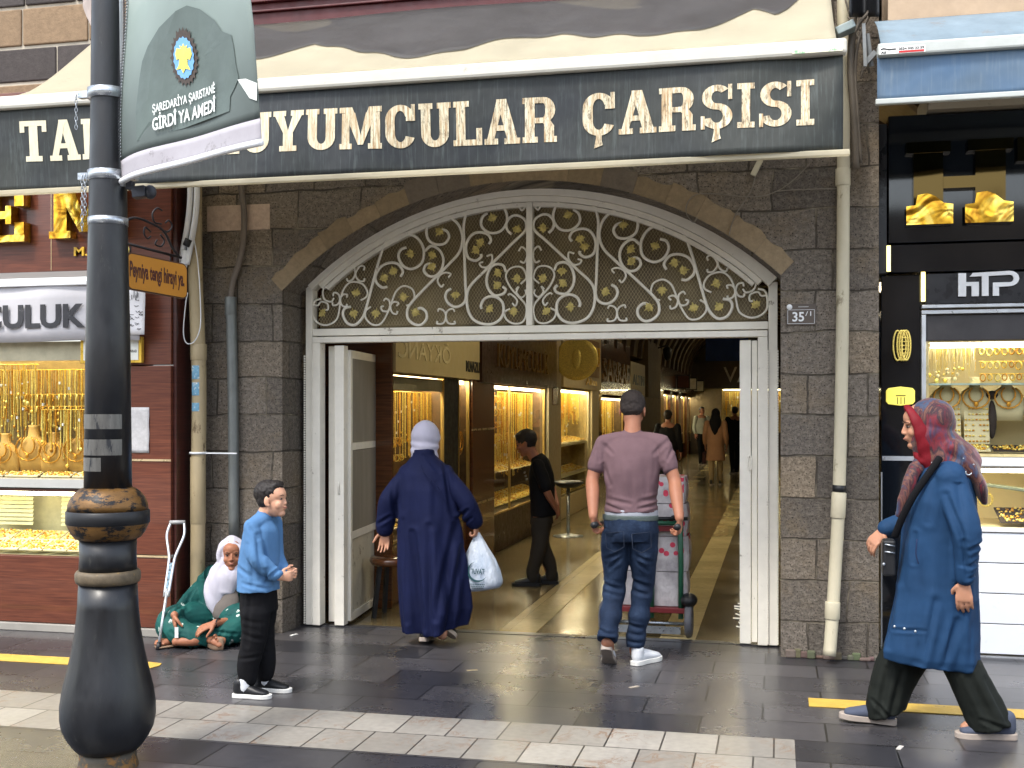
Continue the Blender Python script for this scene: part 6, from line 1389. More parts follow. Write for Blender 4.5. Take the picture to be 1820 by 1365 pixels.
sx = nf.n('ShaderNodeSeparateXYZ'); nf.l(nf.co(), sx.inputs[0]); up_ = nf.ramp(sx.outputs[2], [(.33, 0.0), (.36, 1.0)])
c = nf.mix(nf.math('MULTIPLY', k_, up_), cr, lin((196, 62, 84))); nf.set(col=c, rough=.25, spec=.5); nf.bump(nf.noise(nf.co((1, 1, .5)), 12, 6), .8, .03)
mb = MB()
for z0, z1, e in ((.21, .45, .0), (.455, .70, .01), (.705, .93, .0), (.935, 1.12, -.01)):
    mb.sheet(lambda u, v: V(((x0 + x1) / 2 + (.255 + e + .01 * math.sin(v * PI)) * max(-1, min(1, 1.25 * math.cos(2 * PI * u))), yb + .2 + .17 * max(-1, min(1, 1.25 * math.sin(2 * PI * u))), lerp(z0, z1, v))), 40, 6)
    mb.box(((x0 + x1) / 2 - .24, yb + .04, z0), ((x0 + x1) / 2 + .24, yb + .36, z1 - .004))
mb.build('film', nf.m, ld)
mb = MB(); mb.tube([((x0 + x1) / 2 - .27, yb + .02, .82), ((x0 + x1) / 2 + .27, yb + .02, .83)], .014, 6); mb.build('strap', M_black, ld)
# ============================================================= people
def rotz(a): return Matrix.Rotation(math.radians(a), 3, 'Z')
def limb(mb, pts, rad, up=(1, 0, 0), n=16, k=4, cap=True, mi=0):
    """smooth tapering limb through pts; rad = r or (r along up, r across)"""
    P_ = [V(p) for p in pts]; Rr = [(r, r) if not hasattr(r, '__len__') else r for r in rad]
    Q = [V((*p, )) for p in P_]; S_ = spline(Q, k); RA = spline([V((a, b, 0)) for a, b in Rr], k)
    up = V(up); rings = []; m = len(S_)
    def ring(c, t, a, b):
        nn = up - t * t.dot(up)
        if nn.length < 1e-4: nn = t.orthogonal()
        nn.normalize(); bi = t.cross(nn)
        return [c + nn * (math.cos(q) * a) + bi * (math.sin(q) * b) for q in [2 * PI * j / n for j in range(n)]]
    for i in range(m):
        t = S_[min(i + 1, m - 1)] - S_[max(i - 1, 0)]; t.normalize(); a, b = max(.001, RA[i][0]), max(.001, RA[i][1])
        if i == 0 and cap:
            for s in (.25, .6, .86): rings.append(ring(S_[0] - t * min(a, b) * math.cos(math.asin(s)), t, a * s, b * s))
        rings.append(ring(S_[i], t, a, b))
        if i == m - 1 and cap:
            for s in (.86, .6, .25): rings.append(ring(S_[i] + t * min(a, b) * math.cos(math.asin(s)), t, a * s, b * s))
    M_ = len(rings); vs = [p for r_ in rings for p in r_]
    fs = [(i * n + j, i * n + (j + 1) % n, (i + 1) * n + (j + 1) % n, (i + 1) * n + j) for i in range(M_ - 1) for j in range(n)]
    fs += [tuple(range(n - 1, -1, -1)), tuple((M_ - 1) * n + j for j in range(n))]
    mb.add(vs, fs, mi, None, True)
def blob(mb, name, mats, parent, voxel=.006, smooth=4, disp=None, pick=None):
    """fuse the overlapping shells into one continuous surface"""
    me = bpy.data.meshes.new('tmp'); me.from_pydata([tuple(p) for p in mb.v], [], mb.f); me.update()
    bm = bmesh.new(); bm.from_mesh(me); bmesh.ops.recalc_face_normals(bm, faces=bm.faces); bm.to_mesh(me); bm.free()
    ob = bpy.data.objects.new('tmp', me); COL.objects.link(ob)
    r = ob.modifiers.new('r', 'REMESH'); r.mode = 'VOXEL'; r.voxel_size = voxel; r.adaptivity = 0.0
    if smooth: s = ob.modifiers.new('s', 'SMOOTH'); s.iterations = smooth; s.factor = .5
    bpy.context.view_layer.update()
    out = bpy.data.meshes.new_from_object(ob.evaluated_get(bpy.context.evaluated_depsgraph_get()))
    bpy.data.objects.remove(ob); bpy.data.meshes.remove(me)
    n = len(out.vertices)
    if disp:
        co = np.empty(n * 3, np.float32); no = np.empty(n * 3, np.float32); out.vertices.foreach_get('co', co)
        out.vertex_normals.foreach_get('vector', no); co = co.reshape(-1, 3); no = no.reshape(-1, 3)
        d = np.array([disp(V(p)) for p in co.tolist()], np.float32); co = co + no * d[:, None]
        out.vertices.foreach_set('co', co.ravel()); out.update()
    if not isinstance(mats, (list, tuple)): mats = [mats]
    out.materials.clear()
    for m in mats: out.materials.append(m)
    if pick:
        mi = [pick(p.center) for p in out.polygons]; out.polygons.foreach_set('material_index', mi)
    out.polygons.foreach_set('use_smooth', [True] * len(out.polygons))
    o = bpy.data.objects.new(name, out); COL.objects.link(o); o.parent = parent; PLOC[o.name] = V((0, 0, 0)); out.name = name
    return o
def folds(amp=.006, fz=2.0, fx=9.0, seed=0, wr=.003):
    def f(p):
        q = V((p.x * fx + seed, p.y * fx, p.z * fz)); w = V((p.x * 14, p.y * 14 + seed, p.z * 20))
        a = mnoise.noise(q); a = (1 - math.sqrt(a * a + .012) * 2.4)
        return amp * (a - .5) + wr * mnoise.noise(w)
    return f
def creases(segs, plane=(1, 2), side=None):
    """folds pressed along line segments given in two local axes"""
    i, j = plane
    def f(p):
        if side and p[side[0]] * side[1] < side[2]: return 0.0
        s = 0.0
        for (a, b, w, d) in segs:
            vx, vy = b[0] - a[0], b[1] - a[1]; L2 = vx * vx + vy * vy; t = ((p[i] - a[0]) * vx + (p[j] - a[1]) * vy) / L2; t = max(0, min(1, t))
            ex, ey = p[i] - a[0] - t * vx, p[j] - a[1] - t * vy; r = math.hypot(ex, ey) / w
            if r < 3.5: s += d * (-math.exp(-r * r) + .7 * math.exp(-(r - 1.7) ** 2)) * (.25 + .75 * math.sin(PI * min(1, max(0, t * .8 + .1))))
        return s
    return f
def both(*fs): return lambda p: sum(f(p) for f in fs)
def skin_mat(name, col):
    if name in _mats: return _mats[name]
    n = N(name); f = n.noise(n.co(), 24, 6, .6); c = n.mix(n.ramp(f, [(.35, 0.0), (.65, 1.0)]), tuple(x * .95 for x in col), tuple(min(1, x * 1.05) for x in col))
    n.set(col=c, rough=.55, spec=.35); n.b.inputs['Subsurface Weight'].default_value = .08; n.b.inputs['Subsurface Radius'].default_value = (.02, .008, .004); n.bump(n.noise(n.co(), 160, 3), .1, .001); _mats[name] = n.m; return n.m
def cloth_mat(name, col, rough=.85, var=.12, weave=260, sheen=.2):
    if name in _mats: return _mats[name]
    col = tuple(x * .55 for x in col)
    n = N(name); f = n.noise(n.co(), 5, 5, .6); c = n.mix(n.ramp(f, [(.3, 0.0), (.7, 1.0)]), tuple(x * (1 - var) for x in col), tuple(min(1, x * (1 + var)) for x in col))
    n.set(col=c, rough=rough, spec=.15, sheen=0); b = n.bump(n.noise(n.co((1, 1, .22)), 16, 4, .5, .5), .4, .012); n.bump(n.noise(n.co(), weave, 2), .15, .001, b); _mats[name] = n.m; return n.m
def head(mb, c, R, k=1.0, ears=True, nose=1.0, child=False):
    """skull with brow, nose, lips, chin and ears; R: columns right, forward, up"""
    c = V(c)
    def Q(x, y, z): return c + R @ V((x * k, y * k, z * k))
    def e(p, r): mb.ell(Q(*p), tuple(q * k for q in r), R, 18, 12)
    e((0, -.012, .03), (.074, .094, .088)); e((0, .022, -.025), (.060, .066, .088)); e((0, .03, .045), (.064, .058, .052))
    e((0, .052, -.092), (.030, .030, .022)); e((0, .0, -.06), (.055, .055, .045))
    if not child: e((.026, .068, .022), (.026, .018, .010)); e((-.026, .068, .022), (.026, .018, .010))
    else: e((0, .040, .030), (.062, .055, .05)); e((.034, .052, -.036), (.027, .026, .028)); e((-.034, .052, -.036), (.027, .026, .028)); nose = .8
    e((.034, .055, -.028), (.026, .024, .024)); e((-.034, .055, -.028), (.026, .024, .024))
    limb(mb, [Q(0, .082, .012), Q(0, .090 if not child else .086, -.008), Q(0, .096 if not child else .092, -.024)], [.007 * k, .0085 * k, .0100 * k * nose], up=R @ V((1, 0, 0)))
    e((.010, .090, -.029), (.008, .010, .007)); e((-.010, .090, -.029), (.008, .010, .007))
    e((0, .083, -.050), (.021, .012, .006)); e((0, .082, -.060), (.018, .012, .007))
    if ears:
        for s in (1, -1): e((s * .077, -.008, -.008), (.008, .018, .030)); e((s * .076, .004, -.03), (.007, .009, .012))
def face_bits(parent, c, R, k=1.0, smile=False, beard=None):
    c = V(c)
    def Q(x, y, z): return c + R @ V((x * k, y * k, z * k))
    mb = MB(); 
    for s in (1, -1): mb.ell(Q(s * .030, .070, .004), tuple(q * k for q in (.0120, .0095, .0055)), R, 10, 7)
    mb.build('eye', mat('eye_white', lin((120, 108, 102)), .3, bump=0), parent)
    mb = MB()
    for s in (1, -1): mb.ell(Q(s * .031, .078, .004), tuple(q * k for q in (.006, .0055, .0062)), R, 8, 6)
    mb.build('iris', mat('iris_dark', lin((34, 24, 20)), .2, bump=0), parent)
    for s in (1, -1): mb = MB(); mb.tube([Q(s * .012, .090, .022), Q(s * .032, .088, .029), Q(s * .050, .072, .024)], [.0015 * k, .0026 * k, .0012 * k], 6); mb.build('eyebrow', mat('brow_dark', lin((36, 26, 22)), .8), parent)
    mb = MB()
    for s in ((1, -1) if k > .9 else ()): mb.tube([Q(s * .017, .083, .009), Q(s * .030, .0845, .0125), Q(s * .044, .076, .007)], .0014 * k, 5)
    if mb.v: mb.build('eyelashes', mat('brow_dark', lin((36, 26, 22)), .8), parent)
    mb = MB(); w = .024 if smile else .019
    mb.tube(spline([Q(-w, .078, -.052 + (.004 if smile else 0)), Q(-.008, .0945, -.0555), Q(.008, .0945, -.0555), Q(w, .078, -.052 + (.004 if smile else 0))], 4), .0028 * k, 6)
    mb.build('lips', mat('lips', lin((150, 92, 82)), .5), parent)
def hair(parent, c, R, m, k=1.0, lift=.0, back=0.0, name='hair', size=(.080, .100, .083)):
    c = V(c)
    def Q(x, y, z): return c + R @ V((x * k, y * k, z * k))
    mb = MB(); mb.ell(Q(0, -.020 - back, .043 + lift), tuple(q * k for q in size), R, 24, 16); mb.ell(Q(0, -.040, .004), tuple(q * k for q in (.073, .063, .066)), R, 20, 14); mb.ell(Q(0, .03, .085 + lift), tuple(q * k for q in (.058, .052, .035)), R, 18, 12)
    return blob(mb, name, m, parent, .006, 2, lambda p: .004 * mnoise.noise(p * 45) + .004 * mnoise.noise(p * 120))
def hand(mb, w, d, n, side, curl=.5, k=1.0, thumb=.8, spread=.0):
    """w wrist, d towards the fingers, n palm normal, side towards the thumb"""
    w = V(w); d = V(d).normalized(); n = V(n); n = (n - d * d.dot(n)).normalized(); s = V(side); s = (s - d * d.dot(s) - n * n.dot(s)).normalized()
    limb(mb, [w - d * .01 * k, w + d * .03 * k, w + d * .065 * k, w + d * .088 * k], [(.024 * k, .018 * k), (.034 * k, .016 * k), (.040 * k, .014 * k), (.040 * k, .011 * k)], up=s, n=14)
    for i, (off, L) in enumerate(((.0335, .070), (.0115, .078), (-.0115, .073), (-.0325, .058))):
        b = w + d * (.086 - abs(off) * .12) * k + s * off * k; ang = 0; p = b; pts = [b - d * .015 * k]; dd = (d + s * off * spread * 6).normalized()
        pts.append(p)
        for j, f in enumerate((.45, .32, .26)):
            ang += curl * (.75, 1.0, .8)[j] * (1 + .12 * (i - 1.5) * .6); v = dd * math.cos(ang) + n * math.sin(ang); p = p + v * (L * f * k); pts.append(p)
        limb(mb, pts, [.0088 * k, .0090 * k, .0084 * k, .0078 * k, .0064 * k], up=s, n=10, k=3)
    b = w + d * .022 * k + s * .026 * k; v = (s * .75 + d * .65 + n * .35).normalized(); p1 = b + v * .038 * k; v2 = (s * (.75 - .7 * thumb) + d * .8 + n * .55 * thumb).normalized(); p2 = p1 + v2 * .03 * k; p3 = p2 + (v2 + n * .3 * thumb).normalized() * .024 * k
    limb(mb, [b, p1, p2, p3], [.015 * k, .0115 * k, .0100 * k, .0075 * k], up=n, n=10, k=3)
def shoe(parent, heel, yaw, pitch, m_up, m_sole, k=1.0, L=.27, name='shoe', wdt=.046):
    """heel = ground point under the heel; pitch > 0 lifts the heel"""
    R = rotz(yaw) @ Matrix.Rotation(-pitch, 3, 'X'); toe = V((0, L * .82 * k, 0)); base = V(heel)
    def Q(x, y, z): return base + R @ (V((x * k, y * k, z * k)) - V((0, 0, 0)))
    mb = MB(); limb(mb, [Q(0, .03, .05), Q(0, .10, .052), Q(0, .17, .042), Q(0, L - .045, .034)], [(.034 * k, .042 * k), (.036 * k, .040 * k), (wdt * k, .030 * k), (.040 * k, .022 * k)], up=R @ V((1, 0, 0))); limb(mb, [Q(0, .03, .05), Q(0, .035, .10)], [(.036 * k, .040 * k), (.038 * k, .044 * k)], up=R @ V((1, 0, 0)))
    o = blob(mb, name, m_up, parent, .005, 3)
    out = [(-.030, .0), (-.034, .05), (-.032, .11), (-wdt + .002, .18), (-wdt + .004, L - .05), (-.026, L - .012), (0, L), (.028, L - .014), (wdt - .002, L - .05), (wdt, .18), (.034, .11), (.036, .05), (.030, .0), (.014, -.012), (-.014, -.012)]
    sm = MB(); x = R @ V((1, 0, 0)); y = R @ V((0, 1, 0)); P2 = [(a * k * 1.06, b * k) for a, b in out]
    P2 = [(p.x, p.y) for p in spline([V((a, b, 0)) for a, b in P2], 3, True)]
    sm.prism(P2, base + R @ V((0, 0, .0)), x, y, .030 * k); sm.build('sole', m_sole, o, bevel=.004 * k); return o
def person(label, base, rot, group=None, cat='person'):
    o = thing('person', label, cat, base, group); o.rotation_euler = (0, 0, math.radians(rot)); PLOC[o.name] = V((0, 0, 0)); return o
I3 = Matrix.Identity(3)
def HR_(yaw=0, pitch=0, roll=0): return rotz(yaw) @ Matrix.Rotation(math.radians(-pitch), 3, 'X') @ Matrix.Rotation(math.radians(roll), 3, 'Y')

SK1 = skin_mat('skin_tan', lin((150, 100, 76))); SK2 = skin_mat('skin_light', lin((172, 124, 98))); SKB = skin_mat('skin_child', lin((204, 154, 126))); SK3 = skin_mat('skin_aged', lin((150, 98, 72)))
H_dark = mat('dark_brown_hair', lin((26, 19, 16)), .6, var=.3, scale=60, bump=.6, bscale=160, stretch=(1, 1, .3))
H_short = mat('cropped_hair', lin((44, 36, 33)), .8, var=.3, scale=120, bump=.4, bscale=240)
WHITE_SOLE = mat('white_rubber', lin((218, 216, 210)), .6, var=.06); GREY_SOLE = mat('worn_grey_sole', lin((158, 146, 136)), .7, var=.2)

# ------------------------------------------------------------- man in mauve pushing the hand truck
mb0 = G(1112, 1180)
man = person('man in a mauve T-shirt and jeans seen from behind pushing a hand truck', mb0, 0)
def loc_(p, o=None, rot=0):
    q = V(p) - (o or mb0); return rotz(-rot) @ q
hL, hR = loc_(HANDLE[0]), loc_(HANDLE[1])
hc = V((.035, .075, 1.590)); HRm = HR_(-3, 28)
SL, SR = V((-.142, .01, 1.385)), V((.222, .01, 1.385)); EL, ER = V((-.205, -.03, 1.165)), V((.305, -.03, 1.165)); WL, WR = hL + V((-.01, -.06, .055)), hR + V((.01, -.06, .055))
HPL, HPR = V((-.06, 0, .88)), V((.115, 0, .88)); KL, KR = V((-.075, .04, .47)), V((.10, .07, .48)); AL, AR = V((-.095, -.14, .16)), V((.06, .02, .085))
mb = MB()
head(mb, hc, HRm, 1.0); limb(mb, [(.04, .005, 1.42), (.04, .03, 1.49), (.037, .055, 1.56)], [(.06, .055), .052, .052])
limb(mb, [(.03, 0, .9), (.03, .01, 1.1), (.035, .01, 1.3), (.04, .01, 1.38)], [(.15, .10), (.13, .09), (.16, .10), (.10, .05)])
for S0, E0, W0, sg in ((SL, EL, WL, -1), (SR, ER, WR, 1)):
    limb(mb, [S0, S0.lerp(E0, .4), E0, E0.lerp(W0, .35), W0], [.048, .046, .040, .042, .027])
    hand(mb, W0, V((0, .35, -1)), V((-sg, .15, 0)), V((0, 1, .3)), 1.05, 1.0, 1.0)
for H0, K0, A0 in ((HPL, KL, AL), (HPR, KR, AR)): limb(mb, [H0, K0, A0], [.08, .055, .04]); limb(mb, [A0, A0 + V((0, .10, -.06))], [.04, .03])
blob(mb, 'body', SK1, man, .0045, 3)
hair(man, hc, HRm, H_short, 1.0, 0, 0)
M_mauve = cloth_mat('mauve_cotton', lin((136, 108, 114)), .85)
mb = MB(); limb(mb, [(.035, 0, .955), (.035, .0, 1.05), (.04, -.005, 1.2), (.04, -.005, 1.31), (.04, .0, 1.385), (.04, .01, 1.425)], [(.172, .118), (.160, .112), (.176, .120), (.188, .112), (.160, .088), (.080, .062)], n=24, cap=False)
limb(mb, [SL + V((.01, 0, .0)), SL.lerp(V((.04, 0, 1.425)), .5), (.04, .0, 1.425), SR.lerp(V((.04, 0, 1.425)), .5), SR + V((-.01, 0, 0))], [.060, .056, (.045, .07), .056, .060], up=(0, 0, 1)); limb(mb, [(.04, .005, 1.415), (.04, .015, 1.445)], [(.085, .070), (.064, .060)])
for S0, E0 in ((SL, EL), (SR, ER)): limb(mb, [S0, S0.lerp(E0, .35), S0.lerp(E0, .62)], [.056, .060, .060], cap=True)
def mp(x, y): return ((860 + x / 3.4125 - 1112) * .00353, EYE + (HY - 600 - y / 3.4125) * .00353)
cs = [(mp(*a), mp(*b), w, d) for a, b, w, d in (((745, 1010), (860, 1045), .010, .006), ((760, 975), (900, 1000), .012, .005), ((1075, 1000), (950, 1030), .010, .006), ((1085, 960), (960, 985), .013, .005), ((1095, 760), (1060, 880), .014, .006), ((735, 770), (775, 890), .014, .006), ((720, 640), (790, 700), .012, .005), ((1120, 620), (1040, 700), .013, .006), ((900, 760), (915, 960), .018, .004), ((985, 700), (1000, 930), .018, .004), ((690, 680), (712, 745), .010, .005), ((1150, 660), (1120, 735), .010, .005))]
blob(mb, 'tshirt', M_mauve, man, .006, 5, both(folds(.008, 2.5, 4.0, 3, .002), creases(cs, (0, 2), (1, -1, -.02))))
mb = MB(); limb(mb, [(.035, 0, .93), (.035, 0, .975)], [(.168, .112), (.170, .114)], cap=False, n=24); blob(mb, 'undershirt', cloth_mat('white_cotton', lin((206, 210, 222)), .8), man, .006, 2, folds(.004, 1, 12, 8))
M_jean = N('blue_denim'); f = M_jean.noise(M_jean.co((1, 1, .5)), 7, 6, .65); M_jean.set(col=M_jean.ramp(f, [(.3, lin((20, 30, 48))), (.55, lin((28, 42, 64))), (.75, lin((50, 66, 90)))]), rough=.8, spec=.2); bb = M_jean.bump(M_jean.noise(M_jean.co((1, 1, 1.4)), 11, 5), .5, .02); M_jean = M_jean.m
mb = MB(); limb(mb, [(.03, 0, .925), (.03, -.005, .84), (.03, -.005, .77)], [(.172, .118), (.178, .128), (.165, .12)], cap=False, n=24)
for H0, K0, A0, f in ((HPL, KL, AL, 0), (HPR, KR, AR, 1)):
    A1 = A0 + V((0, -.015, .015)); limb(mb, [H0 + V((0, 0, -.03)), H0.lerp(K0, .5), K0, K0.lerp(A1, .5), A1], [(.098, .105), (.088, .095), (.072, .078), (.066, .072), (.058, .068)], cap=False, n=20)
cs = [(a, b, w, d) for a, b, w, d in (((-.02, .70), (-.12, .66), .012, .008), ((-.02, .67), (-.10, .60), .012, .007), ((.06, .69), (.16, .65), .012, .008), ((.07, .66), (.14, .59), .012, .007), ((-.14, .50), (-.03, .47), .013, .009), ((-.13, .45), (-.04, .43), .012, .008), ((.03, .52), (.14, .49), .013, .009), ((.04, .46), (.13, .44), .012, .008), ((-.15, .24), (-.05, .22), .010, .008), ((-.14, .19), (-.05, .185), .010, .008), ((.02, .20), (.11, .19), .010, .008), ((.02, .15), (.11, .145), .010, .008), ((.02, .25), (.12, .235), .010, .007), ((-.10, .80), (-.13, .55), .02, .005))]
jm = blob(mb, 'jeans', M_jean, man, .006, 4, lambda p: creases(cs, (0, 2), (1, -1, -.1))(p) + folds(.009, 5, 4, 5, .003)(p) + (.008 * math.sin(p.z * 46 + p.x * 7) * max(0, 1 - abs(p.z - .3) / .25)))
mb = MB(); limb(mb, [(.03, 0, .905), (.03, 0, .94)], [(.176, .122), (.176, .122)], cap=False, n=28); blob(mb, 'belt', mat('faded_green_belt', lin((70, 80, 78)), .6), man, .006, 1)
pk = MB()
for cx3 in (-.05, .115):
    q = [(-.06, .83), (.055, .845), (.058, .75), (0, .715), (-.055, .74)]; pts = [V((cx3 + a, -.133 + .3 * ((cx3 + a - .03) ** 2) * 3.2, z)) for a, z in q]; pk.tube(pts + [pts[0]], .0028, 4)
pk.build('pocket_stitching', mat('denim_thread', lin((26, 36, 54)), .8), man)
shoe(man, (AL.x - .005, AL.y - .03, .115), 2, .62, mat('white_leather', lin((214, 216, 220)), .5, var=.05), GREY_SOLE, 1.0)
sh = shoe(man, (AR.x, AR.y - .06, 0), -30, 0, mat('white_leather', lin((214, 216, 220)), .5), WHITE_SOLE, 1.0)

# ------------------------------------------------------------- woman in a navy robe with a carrier bag
nb0 = G(765, 1143); ns = (nb0 - _c).dot(_f) / FPX
nav = person('woman in a long navy robe and pale headscarf walking in with a plastic bag', nb0, 6)
def nz(y): return EYE + (HY - y) * ns
def nx(px): return (px - 765) * ns
M_navy = cloth_mat('navy_crepe', lin((24, 32, 72)), .75, .15, 200, .3)
hc = V((nx(752), .09, 1.385)); HRm = HR_(0, 18)
SL, SR = V((nx(722), .01, 1.16)), V((nx(790), .01, 1.16)); EL, ER = V((nx(690), -.03, .98)), V((nx(830), -.02, .97)); WL, WR = V((nx(681), .02, nz(944))), V((nx(845), .03, nz(928)))
mb = MB(); head(mb, hc, HRm, .98); limb(mb, [(nx(754), .02, 1.2), (nx(753), .05, 1.3)], [.06, .055])
limb(mb, [(0, 0, .7), (0, 0, 1.0), (nx(754), .01, 1.14)], [(.14, .10), (.13, .1), (.09, .05)])
for S0, E0, W0, sg in ((SL, EL, WL, -1), (SR, ER, WR, 1)):
    limb(mb, [S0, E0, W0], [.05, .045, .027])
hand(mb, WL, V((-.03, .0, -1)), V((-.25, -1, 0)), V((-1, .2, 0)), .25, .95, .5, .4)
hand(mb, WR, V((.05, .05, -1)), V((-1, .2, 0)), V((0, 1, 0)), 1.25, .95, 1.0)
for a in ((-.03, .0), (.10, -.05)): limb(mb, [(a[0], 0, .75), (a[0], a[1], .4), (a[0], a[1] - .05, .08)], [.07, .05, .035])
blob(mb, 'body', SK2, nav, .0045, 3)
# robe from shoulder to ankle with deep hanging folds
mb = MB(); rows = [(1.325, 753, .070, .068), (1.285, 753, .080, .072), (1.235, 754, .125, .085), (1.17, 755, .172, .108), (1.05, 757, .195, .135), (.9, 760, .212, .145), (.7, 765, .222, .155), (.45, 771, .236, .17), (.22, 775, .232, .18), (.075, 773, .205, .17)]
n = 72; rings = []
for z, cx3, a, b in rows:
    ring = []
    for j in range(n):
        q = 2 * PI * j / n; fo = 0.0; dpt = max(0, (1.0 - z))
        fo = dpt * (.050 * math.cos(5 * q + .6 + z * .8) * .5 + .018 * math.cos(11 * q + 1.3) + .03 * math.exp(-((q - 4.9) / .25) ** 2) - .03 * math.exp(-((q - 4.35) / .2) ** 2))
        hem = (.10 * (math.cos(q) > 0) * math.cos(q)) * max(0, (.45 - z)) * 1.4
        ring.append(V((nx(cx3) + (a + fo) * math.cos(q), (b + fo) * math.sin(q), z + hem)))
    rings.append(ring)
vs = [p for r_ in rings for p in r_]; fs = [(i * n + j, (i + 1) * n + j, (i + 1) * n + (j + 1) % n, i * n + (j + 1) % n) for i in range(len(rows) - 1) for j in range(n)] + [tuple(range(n)), tuple((len(rows) - 1) * n + j for j in range(n - 1, -1, -1))]
mb.add(vs, fs, 0, None, True)
limb(mb, [SL, (nx(754), .01, 1.225), SR], [.065, (.05, .08), .065], up=(0, 0, 1))
for S0, E0, W0 in ((SL, EL, WL), (SR, ER, WR)): limb(mb, [S0 + V((0, 0, -.005)), S0.lerp(E0, .5), E0, E0.lerp(W0, .5), E0.lerp(W0, .92)], [.058, .064, .064, .066, .062], n=20)
def np_(x, y): return (nx(630 + x / 3.033), nz(720 + y / 3.033))
cs = [(np_(*a), np_(*b), w, d) for a, b, w, d in (((425, 640), (440, 1230), .020, .014), ((330, 680), (400, 1180), .020, .012), ((270, 620), (300, 1150), .020, .009), ((560, 620), (470, 1120), .022, .013), ((590, 760), (540, 1120), .018, .010), ((490, 300), (540, 600), .014, .009), ((210, 420), (235, 650), .014, .008), ((385, 270), (470, 360), .010, .006), ((620, 560), (560, 610), .012, .010), ((640, 600), (590, 640), .010, .008), ((130, 640), (200, 600), .012, .008), ((330, 400), (350, 640), .022, .005), ((455, 420), (450, 640), .022, .005))]
blob(mb, 'robe', M_navy, nav, .0065, 5, both(folds(.009, .7, 5.5, 2, .001), creases(cs, (0, 2), (1, -1, -.04))))
mb = MB(); mb.ell(V(hc) + V((0, -.012, .02)), (.100, .118, .118), HRm, 24, 16); limb(mb, [hc + V((0, -.03, -.02)), hc + V((0, -.05, -.09)), hc + V((.0, -.06, -.16))], [(.097, .095), (.094, .09), (.098, .085)], n=20)
blob(mb, 'headscarf', cloth_mat('pale_lilac_scarf', lin((226, 222, 240)), .85, .06), nav, .006, 4, lambda p: .004 * math.sin(p.z * 90 + p.x * 22 + 3 * mnoise.noise(p * 9)) * max(0, min(1, (1.47 - p.z) * 9)) + .003 * mnoise.noise(p * 16))
mb = MB(); limb(mb, [hc + V((0, -.0, -.12)), hc + V((0, .0, -.05)), ], [(.09, .09), (.098, .115)]); mb2 = MB(); mb2.tube(spline([V((nx(752), -.10, 1.225)), V((nx(762), -.145, 1.17)), V((nx(785), -.155, 1.08)), V((nx(803), -.15, .97))], 5), .004, 5); mb2.build('bag_strap', M_navy, nav)
M_blackcl = cloth_mat('black_cloth', lin((24, 24, 28)), .8)
shoe(nav, (nx(757), -.10, .03), 0, .12, M_black, GREY_SOLE, .92); shoe(nav, (nx(782), -.16, .17), -28, .62, M_black, mat('beige_sole', lin((186, 170, 152)), .7), .92)
# carrier bag
hw_ = rotz(6) @ (WR + V((0, .03, -.07))) + nb0
bg_ = thing('carrier_bag', 'white plastic carrier bag with dark green crescent print held by the navy robed woman', 'bag', hw_)
nf = N('carrier_bag_film'); c = nf.ramp(nf.noise(nf.co((1, 1, .4)), 9, 5), [(.35, lin((150, 164, 182))), (.65, lin((206, 212, 220)))]); nf.set(col=c, rough=.3, spec=.5); nf.b.inputs['Transmission Weight'].default_value = .0; nf.bump(nf.noise(nf.co((1.6, 1.6, .5)), 16, 5, .7, .6), .8, .02)
Lb = (1060 - 958) * ns; mb = MB(); rows = [(0, .012, .012), (.10, .028, .022), (.25, .052, .04), (.45, .088, .065), (.65, .112, .085), (.82, .124, .095), (.93, .120, .09), (1.0, .105, .07)]
n = 40; rings = []
for t, a, b in rows:
    rings.append([V((hw_.x + .012 + .03 * t + (a * 1.22 + .008 * math.cos(9 * q) * t * (1 - t) * 3) * math.cos(q), hw_.y - .01 + b * math.sin(q), hw_.z - Lb * t + .02 * math.cos(q) * (t > .9))) for q in [2 * PI * j / n for j in range(n)]])
vs = [p for r_ in rings for p in r_]; fs = [(i * n + j, (i + 1) * n + j, (i + 1) * n + (j + 1) % n, i * n + (j + 1) % n) for i in range(len(rows) - 1) for j in range(n)] + [tuple((len(rows) - 1) * n + j for j in range(n - 1, -1, -1)), tuple(range(n))]
mb.add(vs, fs, 0, None, True); mb.build('bag', nf.m, bg_)
# print: crescent and words on the street side
def bagp(u, z, o=.003):
    t = (hw_.z - z) / Lb; i = max(0, min(len(rows) - 2, sum(1 for r_ in rows if r_[0] <= t) - 1)); f_ = (t - rows[i][0]) / (rows[i + 1][0] - rows[i][0]); a = lerp(rows[i][1], rows[i + 1][1], f_); b = lerp(rows[i][2], rows[i + 1][2], f_)
    a = a * 1.22 + .006; b += .008; q = max(-.98, min(.98, u / a)); return V((hw_.x + .012 + .03 * t + u, hw_.y - .01 - b * math.sqrt(1 - q * q) - o, z))
mb = MB(); cz = hw_.z - Lb * .66; nn = 26; P1_ = []; P2_ = []
for k in range(nn + 1):
    a = math.radians(100 + 235 * k / nn); P1_.append((.070 * math.cos(a), .066 * math.sin(a))); w_ = .016 * math.sin(PI * k / nn); P2_.append(((.070 - w_) * math.cos(a) + .0, (.066 - w_) * math.sin(a)))
for k in range(nn): mb.add([bagp(P1_[k][0], cz + P1_[k][1]), bagp(P1_[k + 1][0], cz + P1_[k + 1][1]), bagp(P2_[k + 1][0], cz + P2_[k + 1][1]), bagp(P2_[k][0], cz + P2_[k][1])], [(0, 1, 2, 3)])
vsx, fsx, _q = text_polys('TUVAT', .02); a1_ = max(v.x for v in vsx); mb.add([bagp(-.042 + .095 * v.x / a1_, cz - .012 + .034 * v.y / .7, .004) for v in vsx], fsx)
